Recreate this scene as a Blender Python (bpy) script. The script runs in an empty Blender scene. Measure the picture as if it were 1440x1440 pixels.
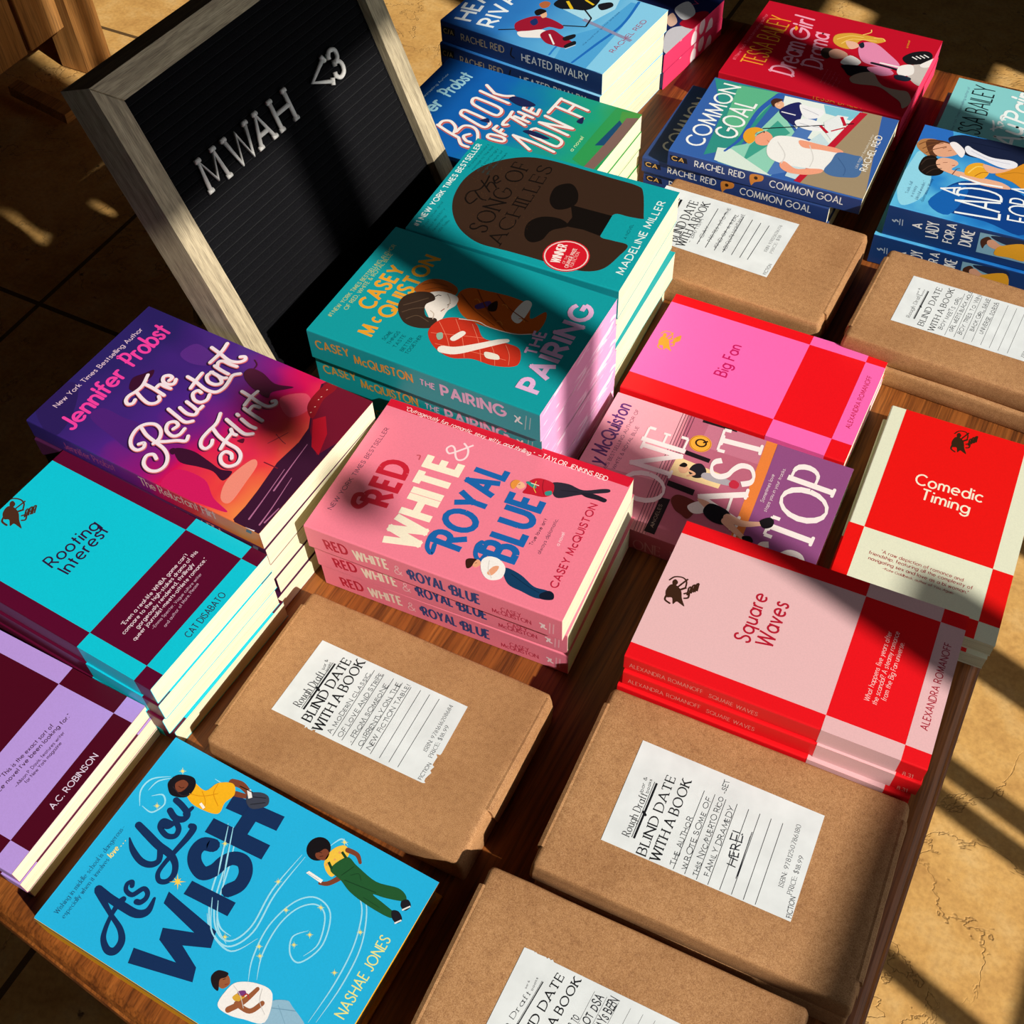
import bpy, math, random
from mathutils import Vector, Matrix, noise
from mathutils.geometry import tessellate_polygon

SC = bpy.context.scene
COL = SC.collection
MM = 0.001
TOP = 0.72          # height of the table top above the floor
R = math.radians

# ---------------------------------------------------------------- camera, light, exposure
cam = bpy.data.objects.new('camera', bpy.data.cameras.new('camera'))
COL.objects.link(cam)
cam.data.sensor_width = 36.0
cam.data.lens = 1649.8 / 1440 * 36.0
cam.data.clip_start = 0.02
cam.matrix_world = Matrix(((0.88508, -0.35499, 0.30101, 0.35735), (0.46453, 0.71391, -0.52397, -0.28890),
                           (-0.02889, 0.60358, 0.79678, 0.77822 + TOP), (0, 0, 0, 1)))
SC.camera = cam
SC.view_settings.view_transform = 'Standard'
SC.view_settings.look = 'None'
SC.view_settings.exposure = 0.0
SC.view_settings.gamma = 1.0
SC.view_settings.use_curve_mapping = False
W_ = bpy.data.worlds.new('world'); SC.world = W_
W_.use_nodes = True
W_.node_tree.nodes['Background'].inputs[0].default_value = (1.0, 0.93, 0.86, 1)
W_.node_tree.nodes['Background'].inputs[1].default_value = 0.03
SUN = Vector((1.0, -0.30, 0.73)).normalized()      # direction towards the sun
sun = bpy.data.objects.new('sun', bpy.data.lights.new('sun', 'SUN'))
COL.objects.link(sun)
sun.data.energy = 5.7
sun.data.angle = R(0.8)
sun.data.color = (1.0, 0.955, 0.88)
sun.rotation_euler = SUN.to_track_quat('Z', 'Y').to_euler()
sun.location = SUN * 4
sky = bpy.data.objects.new('window_daylight', bpy.data.lights.new('window_daylight', 'AREA'))
COL.objects.link(sky)
sky.data.shape = 'RECTANGLE'; sky.data.size = 1.95; sky.data.size_y = 1.7
sky.data.energy = 11.5
sky.data.color = (0.93, 0.97, 1.0)
sky.location = (1.52, 0.27, 1.45)
sky.rotation_euler = Vector((1, 0, 0)).to_track_quat('Z', 'Y').to_euler()

# ---------------------------------------------------------------- materials
def lin(h):
    h = h.lstrip('#')
    out = []
    for i in (0, 2, 4):
        c = int(h[i:i+2], 16) / 255
        out.append(c / 12.92 if c <= 0.04045 else ((c + 0.055) / 1.055) ** 2.4)
    return tuple(out) + (1.0,)

class NT:
    def __init__(s, name, rough=0.5, spec=0.5):
        s.m = bpy.data.materials.new(name); s.m.use_nodes = True
        s.t = s.m.node_tree; s.b = s.t.nodes['Principled BSDF']
        s.b.inputs['Roughness'].default_value = rough
        s.b.inputs['Specular IOR Level'].default_value = spec
    def n(s, typ, **kw):
        nd = s.t.nodes.new(typ)
        for k, v in kw.items():
            if k.startswith('i_'): nd.inputs[k[2:].replace('_', ' ')].default_value = v
            else: setattr(nd, k, v)
        return nd
    def l(s, a, b): s.t.links.new(a, b)
    def coords(s, scale, rot=(0, 0, 0), loc=(0, 0, 0), out='Object'):
        tc = s.n('ShaderNodeTexCoord'); mp = s.n('ShaderNodeMapping')
        mp.inputs['Scale'].default_value = scale; mp.inputs['Rotation'].default_value = rot; mp.inputs['Location'].default_value = loc
        s.l(tc.outputs[out], mp.inputs[0]); return mp.outputs[0]
    def noise(s, vec, scale=1.0, detail=3.0, rough=0.5, dist=0.0):
        nd = s.n('ShaderNodeTexNoise'); nd.inputs['Scale'].default_value = scale; nd.inputs['Detail'].default_value = detail
        nd.inputs['Roughness'].default_value = rough; nd.inputs['Distortion'].default_value = dist
        if vec is not None: s.l(vec, nd.inputs['Vector'])
        return nd.outputs['Fac']
    def ramp(s, fac, stops, interp='LINEAR'):
        nd = s.n('ShaderNodeValToRGB'); nd.color_ramp.interpolation = interp
        el = nd.color_ramp.elements
        while len(el) < len(stops): el.new(0.5)
        for e, (p, c) in zip(el, stops):
            e.position = p; e.color = lin(c) if isinstance(c, str) else (c if len(c) == 4 else tuple(c) + (1,))
        s.l(fac, nd.inputs[0]); return nd.outputs[0]
    def mix(s, fac, a, b, mode='MIX'):
        nd = s.n('ShaderNodeMix', data_type='RGBA', blend_type=mode)
        for sock, v in ((nd.inputs[0], fac), (nd.inputs[6], a), (nd.inputs[7], b)):
            if isinstance(v, (int, float)): sock.default_value = v
            elif isinstance(v, tuple): sock.default_value = v
            else: s.l(v, sock)
        return nd.outputs[2]
    def col(s, c):
        if isinstance(c, tuple): s.b.inputs['Base Color'].default_value = c
        else: s.l(c, s.b.inputs['Base Color'])
    def bump(s, h, strength=0.3, dist=0.001):
        nd = s.n('ShaderNodeBump'); nd.inputs['Strength'].default_value = strength; nd.inputs['Distance'].default_value = dist
        s.l(h, nd.inputs['Height']); s.l(nd.outputs[0], s.b.inputs['Normal'])
    def math(s, op, a, b=0.0):
        nd = s.n('ShaderNodeMath', operation=op)
        for sock, v in ((nd.inputs[0], a), (nd.inputs[1], b)):
            if isinstance(v, (int, float)): sock.default_value = v
            else: s.l(v, sock)
        return nd.outputs[0]

_ink = {}
def ink(h, rough=0.42):
    """printed colour on coated or plain stock"""
    if h not in _ink:
        k = NT('ink_' + h.lstrip('#'), rough, 0.35)
        c = lin(h)
        v = k.noise(k.coords((900, 900, 900)), 1.0, 1.0)
        k.col(k.mix(0.06, c, k.ramp(v, [(0.3, '#404040'), (0.7, '#ffffff')]), 'MULTIPLY'))
        _ink[h] = k.m
    return _ink[h]

def mat_pages(name, a, b, c='#8d7f60'):
    k = NT(name, 0.85, 0.1)
    v1 = k.noise(k.coords((6, 6, 5200)), 1.0, 2.0, 0.7)
    v2 = k.noise(k.coords((30, 30, 900)), 1.0, 2.0, 0.5)
    base = k.ramp(v1, [(0.30, c), (0.40, b), (0.62, a)])
    k.col(k.mix(0.12, base, k.ramp(v2, [(0.35, '#9a8a66'), (0.6, '#ffffff')]), 'MULTIPLY'))
    k.bump(v1, 0.25, 0.0004)
    return k.m

def mat_kraft():
    k = NT('kraft_paper', 0.72, 0.22)
    co = k.coords((1, 1, 1))
    fine = k.noise(co, 1500, 2.0, 0.7)
    mid = k.noise(co, 260, 3.0, 0.65)
    big = k.noise(co, 14, 2.0, 0.5)
    base = k.ramp(mid, [(0.28, '#926442'), (0.5, '#b08053'), (0.74, '#c29265')])
    base = k.mix(0.55, base, k.ramp(fine, [(0.28, '#623f28'), (0.5, '#b38355'), (0.75, '#dcb082')]), 'MIX')
    base = k.mix(0.28, base, k.ramp(big, [(0.35, '#a88a72'), (0.65, '#ffffff')]), 'MULTIPLY')
    k.col(base)
    h = k.math('ADD', k.math('MULTIPLY', k.noise(co, 16, 2.0, 0.55, 0.4), 4.0), k.math('MULTIPLY', fine, 0.25))
    k.bump(h, 0.35, 0.0009)
    return k.m

def mat_wood(name, dark, mid, light, scale=1.0, rough=0.42, along='x', loc=(0, 0, 0)):
    k = NT(name, rough, 0.4)
    s = (3.2, 60, 60) if along == 'x' else ((60, 3.2, 60) if along == 'y' else (60, 60, 3.2))
    co = k.coords(tuple(q * scale for q in s), loc=loc)
    g = k.noise(co, 1.0, 5.0, 0.62, 0.35)
    s2 = (18, 520, 520) if along == 'x' else ((520, 18, 520) if along == 'y' else (520, 520, 18))
    f = k.noise(k.coords(tuple(q * scale for q in s2), loc=loc), 1.0, 2.0, 0.6)
    base = k.ramp(g, [(0.28, dark), (0.5, mid), (0.72, light)])
    base = k.mix(0.45, base, k.ramp(f, [(0.36, '#3a2a20'), (0.55, '#ffffff')]), 'MULTIPLY')
    k.col(base); k.bump(f, 0.25, 0.0005)
    return k.m

def mat_floor():
    k = NT('stone_floor', 0.75, 0.25)
    co = k.coords((1, 1, 1))
    big = k.noise(co, 3.2, 4.0, 0.6, 0.3)
    mid = k.noise(co, 16, 5.0, 0.62)
    fine = k.noise(co, 130, 3.0, 0.6)
    base = k.ramp(big, [(0.3, '#c08f4e'), (0.55, '#d2a25c'), (0.75, '#dfb570')])
    base = k.mix(0.5, base, k.ramp(mid, [(0.3, '#b07f44'), (0.5, '#d6a65e'), (0.72, '#e6c284')]))
    base = k.mix(0.25, base, k.ramp(fine, [(0.3, '#8a6a44'), (0.6, '#ffffff')]), 'MULTIPLY')
    # thin cracks: contour lines of a warped noise, only in patches
    cr = k.noise(co, 4.3, 6.0, 0.62, 0.5)
    line = k.math('ABSOLUTE', k.math('SUBTRACT', cr, 0.5))
    crk = k.ramp(line, [(0.0, (1, 1, 1, 1)), (0.006, (0, 0, 0, 1))])
    patch = k.ramp(k.noise(k.coords((1, 1, 1), loc=(3.1, 1.7, 0)), 3.5, 2.0), [(0.44, (0, 0, 0, 1)), (0.52, (1, 1, 1, 1))])
    crk = k.mix(1.0, crk, patch, 'MULTIPLY')
    # pits
    vo = k.n('ShaderNodeTexVoronoi'); vo.inputs['Scale'].default_value = 16
    k.l(k.coords((1, 1, 1)), vo.inputs['Vector'])
    dd = k.math('ADD', vo.outputs['Distance'], k.math('MULTIPLY', k.math('SUBTRACT', fine, 0.5), 0.22))
    pit = k.ramp(dd, [(0.05, (1, 1, 1, 1)), (0.085, (0, 0, 0, 1))])
    pit = k.mix(1.0, pit, k.ramp(mid, [(0.45, (0, 0, 0, 1)), (0.6, (1, 1, 1, 1))]), 'MULTIPLY')
    base = k.mix(k.mix(1.0, crk, (0.55, 0.55, 0.55, 1), 'MULTIPLY'), base, lin('#6e4f2c'))
    base = k.mix(pit, base, lin('#5f4730'))
    # tile joints on an 0.8065 m grid
    sx = k.n('ShaderNodeSeparateXYZ'); tc = k.n('ShaderNodeTexCoord'); k.l(tc.outputs['Object'], sx.inputs[0])
    js = []
    for ax, off in (('X', 0.428), ('Y', -0.735)):
        u = k.math('DIVIDE', k.math('ADD', sx.outputs[ax], off + 40 * 0.8065), 0.8065)
        fr = k.math('ABSOLUTE', k.math('SUBTRACT', k.math('FRACT', k.math('ADD', u, 0.5)), 0.5))
        js.append(k.math('LESS_THAN', fr, 0.006))
    j = k.math('MAXIMUM', js[0], k.math('MULTIPLY', js[1], k.math('LESS_THAN', sx.outputs['X'], -0.428)))
    k.col(k.mix(j, base, lin('#5b4327')))
    hh = k.math('SUBTRACT', k.math('MULTIPLY', fine, 0.15), k.math('ADD', k.math('MULTIPLY', j, 1.0), crk))
    k.bump(hh, 0.5, 0.002)
    return k.m

def plain(name, h, rough=0.6, spec=0.4):
    k = NT(name, rough, spec)
    c = lin(h)
    v = k.noise(k.coords((60, 60, 60)), 1.0, 3.0)
    k.col(k.mix(0.15, c, k.ramp(v, [(0.3, '#808080'), (0.7, '#ffffff')]), 'MULTIPLY'))
    return k.m

def mat_gradient(name, stops, axis='X', blot=0.0, scale=(1, 1), loc=0.0, blotcol='#ffffff', bscale=22.0, mode='OVERLAY'):
    """a printed cover whose colour changes along the sheet"""
    k = NT(name, 0.38, 0.35)
    tc = k.n('ShaderNodeTexCoord'); sx = k.n('ShaderNodeSeparateXYZ'); k.l(tc.outputs['Object'], sx.inputs[0])
    n = k.noise(tc.outputs['Object'], bscale, 2.0, 0.5)
    ad = k.math('ADD', k.math('MULTIPLY', sx.outputs['X'], scale[0]), k.math('MULTIPLY', sx.outputs['Y'], scale[1]))
    ad = k.math('ADD', k.math('ADD', ad, loc), k.math('MULTIPLY', k.math('SUBTRACT', n, 0.5), blot))
    k.col(k.ramp(ad, stops)); return k.m

# ---------------------------------------------------------------- object helpers
def tag(o, label=None, cat=None, group=None, kind=None):
    if label: o['label'] = label
    if cat: o['category'] = cat
    if group: o['group'] = group
    if kind: o['kind'] = kind
    return o

def link(name, verts, faces, mats, mi=None, parent=None, smooth=False, scale=MM):
    me = bpy.data.meshes.new(name)
    me.from_pydata([(v[0]*scale, v[1]*scale, v[2]*scale) for v in verts], [], faces)
    for m in (mats if isinstance(mats, (list, tuple)) else [mats]): me.materials.append(m)
    if mi: me.polygons.foreach_set('material_index', mi)
    if smooth: me.polygons.foreach_set('use_smooth', [True] * len(me.polygons))
    me.update()
    o = bpy.data.objects.new(name, me); COL.objects.link(o)
    if parent: o.parent = parent
    return o

def empty(name, x, y, z, rz=0.0):
    o = bpy.data.objects.new(name, None); COL.objects.link(o)
    o.empty_display_size = 0.02
    o.location = (x*MM, y*MM, TOP + z*MM); o.rotation_euler = (0, 0, rz)
    return o

class MB:
    """mesh collector in millimetres"""
    def __init__(s): s.v = []; s.f = []; s.mi = []; s.m = 0
    def add(s, vs, fs):
        b = len(s.v); s.v += [tuple(q) for q in vs]
        for f in fs: s.f.append([b + i for i in f]); s.mi.append(s.m)
    def box(s, x0, x1, y0, y1, z0, z1, ch=0.0):
        if ch <= 0:
            vs = [(x, y, z) for z in (z0, z1) for y in (y0, y1) for x in (x0, x1)]
            s.add(vs, [(0,2,3,1),(4,5,7,6),(0,1,5,4),(2,6,7,3),(0,4,6,2),(1,3,7,5)]); return
        # chamfered box: an octagon-in-section shell from three ring levels
        pass
        loops = []
        for z, i in ((z0, ch), (z0+ch, 0), (z1-ch, 0), (z1, ch)):
            a0, a1, b0, b1 = x0+i, x1-i, y0+i, y1-i
            c = ch if i == 0 else ch*0.5
            loops.append([(a0+c,b0,z),(a1-c,b0,z),(a1,b0+c,z),(a1,b1-c,z),(a1-c,b1,z),(a0+c,b1,z),(a0,b1-c,z),(a0,b0+c,z)])
        vs = [p for l in loops for p in l]; fs = []
        for k in range(3):
            for j in range(8):
                a, b = k*8+j, k*8+(j+1) % 8
                fs.append((a, b, b+8, a+8))
        fs.append(tuple(range(7, -1, -1))); fs.append(tuple(range(24, 32)))
        s.add(vs, fs)
    def beam(s, p, q, w, h, up=(0, 0, 1)):
        p, q = Vector(p), Vector(q); d = (q-p).normalized(); u = Vector(up)
        sd = d.cross(u).normalized()*w/2; uu = sd.cross(d).normalized()*h/2
        vs = [c + a*sd + b*uu for c in (p, q) for a, b in ((-1,-1),(1,-1),(1,1),(-1,1))]
        s.add(vs, [(0,1,2,3),(7,6,5,4),(0,4,5,1),(1,5,6,2),(2,6,7,3),(3,7,4,0)])
    def tube(s, pts, r, n=10, caps=True):
        pts = [Vector(p) for p in pts]; rings = []
        for i, p in enumerate(pts):
            d = (pts[min(i+1, len(pts)-1)] - pts[max(i-1, 0)]).normalized()
            a = d.orthogonal().normalized() if i == 0 else (rings[-1][1] - d*rings[-1][1].dot(d)).normalized()
            b = d.cross(a); rr = r[i] if isinstance(r, (list, tuple)) else r
            rings.append(([p + (a*math.cos(t) + b*math.sin(t))*rr for t in [2*math.pi*k/n for k in range(n)]], a))
        vs = [q for rg, _ in rings for q in rg]; fs = []
        for k in range(len(pts)-1):
            for j in range(n):
                fs.append((k*n+j, k*n+(j+1) % n, (k+1)*n+(j+1) % n, (k+1)*n+j))
        if caps: fs.append(tuple(range(n-1, -1, -1))); fs.append(tuple(range((len(pts)-1)*n, len(pts)*n)))
        s.add(vs, fs)
    def build(s, name, mats, parent=None, smooth=False):
        return link(name, s.v, s.f, mats, s.mi, parent, smooth)

# ---------------------------------------------------------------- lettering: a stroke alphabet (cap height 10)
GL = {
'A':(8,'l0,0 4,10 8,0;l1.4,3.3 6.6,3.3'),'B':(6,'l3,5.3 0,5.3;l3,10 0,10 0,0 3.2,0;o3,7.65,2.35,2.35,-90,90;o3.2,2.65,2.8,2.65,-90,90'),
'C':(8.4,'o5,5,5,5,45,315'),'D':(7.8,'l2.8,10 0,10 0,0 2.8,0;o2.8,5,5,5,-90,90'),'E':(5,'l5,10 0,10 0,0 5,0;l0,5.2 4.4,5.2'),
'F':(4.8,'l4.8,10 0,10 0,0;l0,5.2 4.2,5.2'),'G':(9.6,'o5,5,5,5,45,360;l10,5 6,5'),'H':(7.4,'l0,0 0,10;l7.4,0 7.4,10;l0,5.2 7.4,5.2'),
'I':(0,'l0,0 0,10'),'J':(3.6,'l3.6,10 3.6,2;o1.6,2,2,2,200,360'),'K':(6.6,'l0,0 0,10;l6.2,10 0,4.4;l2.2,6.3 6.8,0'),
'L':(4.8,'l0,10 0,0 4.8,0'),'M':(9,'l0,0 1,10 4.5,1.5 8,10 9,0'),'N':(7.6,'l0,0 0,10 7.6,0 7.6,10'),'O':(10,'o5,5,5,5,0,360'),
'P':(5.6,'l2.8,4.6 0,4.6;l0,0 0,10 2.8,10;o2.8,7.3,2.7,2.7,-90,90'),'Q':(10,'o5,5,5,5,0,360;l6.2,3.2 9.8,-0.8'),
'R':(6.2,'l2.8,4.6 0,4.6;l0,0 0,10 2.8,10;o2.8,7.3,2.7,2.7,-90,90;l2.6,4.6 6.3,0'),
'S':(5.6,'c5.2,8.2 4.4,9.5 2.8,10 1,9.3 .5,7.6 1.6,5.9 3.6,4.9 5.2,3.4 5.1,1.2 3,0 1.1,.4 0,2.2'),
'T':(6.4,'l0,10 6.4,10;l3.2,10 3.2,0'),'U':(7,'l0,10 0,3.5;o3.5,3.5,3.5,3.5,180,360;l7,3.5 7,10'),'V':(7.6,'l0,10 3.8,0 7.6,10'),
'W':(11.4,'l0,10 2.8,0 5.7,9.4 8.6,0 11.4,10'),'X':(7,'l0,10 7,0;l0,0 7,10'),'Y':(7,'l0,10 3.5,4.8 7,10;l3.5,4.8 3.5,0'),'Z':(6.4,'l0,10 6.4,10 0,0 6.4,0'),
'a':(6.4,'o3.2,3.2,3.2,3.2,0,360;l6.4,6.4 6.4,0'),'b':(6.4,'l0,10.4 0,0;o3.2,3.2,3.2,3.2,0,360'),'c':(5.4,'o3.2,3.2,3.2,3.2,45,315'),
'd':(6.4,'o3.2,3.2,3.2,3.2,0,360;l6.4,10.4 6.4,0'),'e':(6.4,'l0,3.3 6.4,3.3;o3.2,3.2,3.2,3.2,0,312'),
'f':(3.2,'c3.6,10 2.4,10.3 1.5,9.5 1.4,8;l1.4,8 1.4,0;l0,6.2 3.2,6.2'),'g':(6.4,'o3.2,3.2,3.2,3.2,0,360;l6.4,6.4 6.4,-.4;o3.2,-.4,3.2,2.6,200,360'),
'h':(5.2,'l0,10.4 0,0;o2.6,3.8,2.6,2.6,0,180;l5.2,3.8 5.2,0'),'i':(0,'l0,6.4 0,0;l0,8.7 0,9.3'),'j':(1.4,'c1.4,6.4 1.4,-1 .8,-2.6 -.8,-2.8;l1.4,8.7 1.4,9.3'),
'k':(4.8,'l0,10.4 0,0;l4.4,6.4 0,2.6;l1.4,3.8 4.8,0'),'l':(0,'l0,10.4 0,0'),
'm':(8.4,'l0,6.4 0,0;o2.1,4.3,2.1,2.1,0,180;l4.2,4.3 4.2,0;o6.3,4.3,2.1,2.1,0,180;l8.4,4.3 8.4,0'),'n':(5,'l0,6.4 0,0;o2.5,3.9,2.5,2.5,0,180;l5,3.9 5,0'),
'o':(6.4,'o3.2,3.2,3.2,3.2,0,360'),'p':(6.4,'l0,6.4 0,-3;o3.2,3.2,3.2,3.2,0,360'),'q':(6.4,'l6.4,6.4 6.4,-3;o3.2,3.2,3.2,3.2,0,360'),
'r':(3,'l0,6.4 0,0;c0,4 .8,5.8 1.8,6.4 3,6.2'),'s':(4,'c3.7,5.4 2.9,6.2 1.8,6.4 .5,5.8 .5,4.5 1.6,3.6 3.2,2.8 3.8,1.6 3.2,.4 1.9,0 .7,.3 0,1.2'),
't':(3.2,'l1.4,9 1.4,0;l0,6.2 3.2,6.2'),'u':(5,'l0,6.4 0,2.5;o2.5,2.5,2.5,2.5,180,360;l5,6.4 5,0'),'v':(5.2,'l0,6.4 2.6,0 5.2,6.4'),
'w':(8,'l0,6.4 2,0 4,6 6,0 8,6.4'),'x':(5,'l0,6.4 5,0;l0,0 5,6.4'),'y':(5.4,'l0,6.4 2.8,.2;l5.4,6.4 1.4,-3'),'z':(4.6,'l0,6.2 4.6,6.2 0,0 4.6,0'),
'0':(6,'o3,5,3,5,0,360'),'1':(2,'l0,8 2,10 2,0'),'2':(5.4,'c0,7.6 .8,9.5 2.6,10 4.6,9.2 5,7.4 4,5.2 0,0;l0,0 5.4,0'),
'3':(5.2,'c.3,8.6 1.4,9.8 3,9.9 4.6,9 4.6,6.8 3.2,5.6 1.8,5.4;c1.8,5.4 4,5.2 5.2,3.4 4.6,1 2.6,0 .9,.5 0,1.8'),'4':(6,'l4.4,0 4.4,10 0,2.6 6,2.6'),
'5':(5.2,'l4.8,10 1,10 .6,5.6;c.6,5.6 2.6,6.3 4.6,5.3 5.2,3.2 4.4,.9 2.4,0 .9,.4 0,1.6'),'6':(5.6,'c4.2,10 1.6,6.6 .2,3.6 .4,1.4 2,.1;o2.8,2.8,2.8,2.8,0,360'),
'7':(5.4,'l0,10 5.4,10 1.6,0'),'8':(5.4,'o2.7,7.6,2.2,2.4,0,360;o2.7,2.7,2.7,2.7,0,360'),'9':(5.6,'c1.4,0 4,3.4 5.4,6.4 5.2,8.6 3.6,9.9;o2.8,7.2,2.8,2.8,0,360'),
'.':(.4,'l.2,0 .2,.6'),',':(.6,'l.6,.6 0,-1.4'),"'":(.4,'l.3,10 .1,8'),'"':(2,'l.3,10 .1,8;l1.8,10 1.6,8'),'!':(.4,'l.2,10 .2,3;l.2,0 .2,.6'),
':':(.4,'l.2,0 .2,.6;l.2,5.4 .2,6'),'-':(3,'l0,3.6 3,3.6'),'_':(7,'l0,3.6 7,3.6'),'/':(4,'l0,-1 4,10.6'),'$':(5.6,'c5.2,8.2 4.4,9.5 2.8,10 1,9.3 .5,7.6 1.6,5.9 3.6,4.9 5.2,3.4 5.1,1.2 3,0 1.1,.4 0,2.2;l2.8,11.4 2.8,-1.4'),
'#':(6.4,'l1.6,0 2.8,10;l4.4,0 5.6,10;l.2,6.6 6.6,6.6;l0,3.4 6.2,3.4'),'?':(4.6,'c0,8 .8,9.6 2.4,10 4.2,9.2 4.4,7.4 3,5.8 2.2,4.4 2.2,3;l2.2,0 2.2,.6'),
'&':(7.4,'c7.4,0 2,6.4 1.4,8.4 2.8,10 4.4,8.8 3.8,6.8 1,4.4 0,2.4 1,.4 3,0 5.4,1.4 7,4.4'),'<':(7,'l7,9 0,5 7,1'),
}
_pr = {}
def glyph(ch):
    if ch in _pr: return _pr[ch]
    w, d = GL[ch]; st = []
    for part in d.split(';'):
        k, rest = part[0], part[1:]
        if k == 'o':
            cx, cy, rx, ry, a0, a1 = [float(q) for q in rest.split(',')]
            n = max(6, int(abs(a1-a0)/22))
            st.append(('c', [(cx+rx*math.cos(R(a0+(a1-a0)*i/n)), cy+ry*math.sin(R(a0+(a1-a0)*i/n))) for i in range(n+1)]))
        else:
            pts = [tuple(float(q) for q in p.split(',')) for p in rest.split()]
            st.append(('l', pts) if k == 'l' else ('c', smooth_pts(pts, 4)))
    _pr[ch] = (w, st); return _pr[ch]

def smooth_pts(pts, n=6, closed=False):
    if len(pts) < 3: return list(pts)
    out = []; m = len(pts)
    rng = range(m if closed else m-1)
    for i in rng:
        if closed: p0, p1, p2, p3 = pts[i-1], pts[i], pts[(i+1) % m], pts[(i+2) % m]
        else: p0, p1, p2, p3 = pts[max(i-1, 0)], pts[i], pts[i+1], pts[min(i+2, m-1)]
        for k in range(n):
            t = k/n
            out.append(tuple(0.5*((2*p1[j]) + (-p0[j]+p2[j])*t + (2*p0[j]-5*p1[j]+4*p2[j]-p3[j])*t*t + (-p0[j]+3*p1[j]-3*p2[j]+p3[j])*t**3) for j in range(len(p1))))
    if not closed: out.append(tuple(pts[-1]))
    return out

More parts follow.
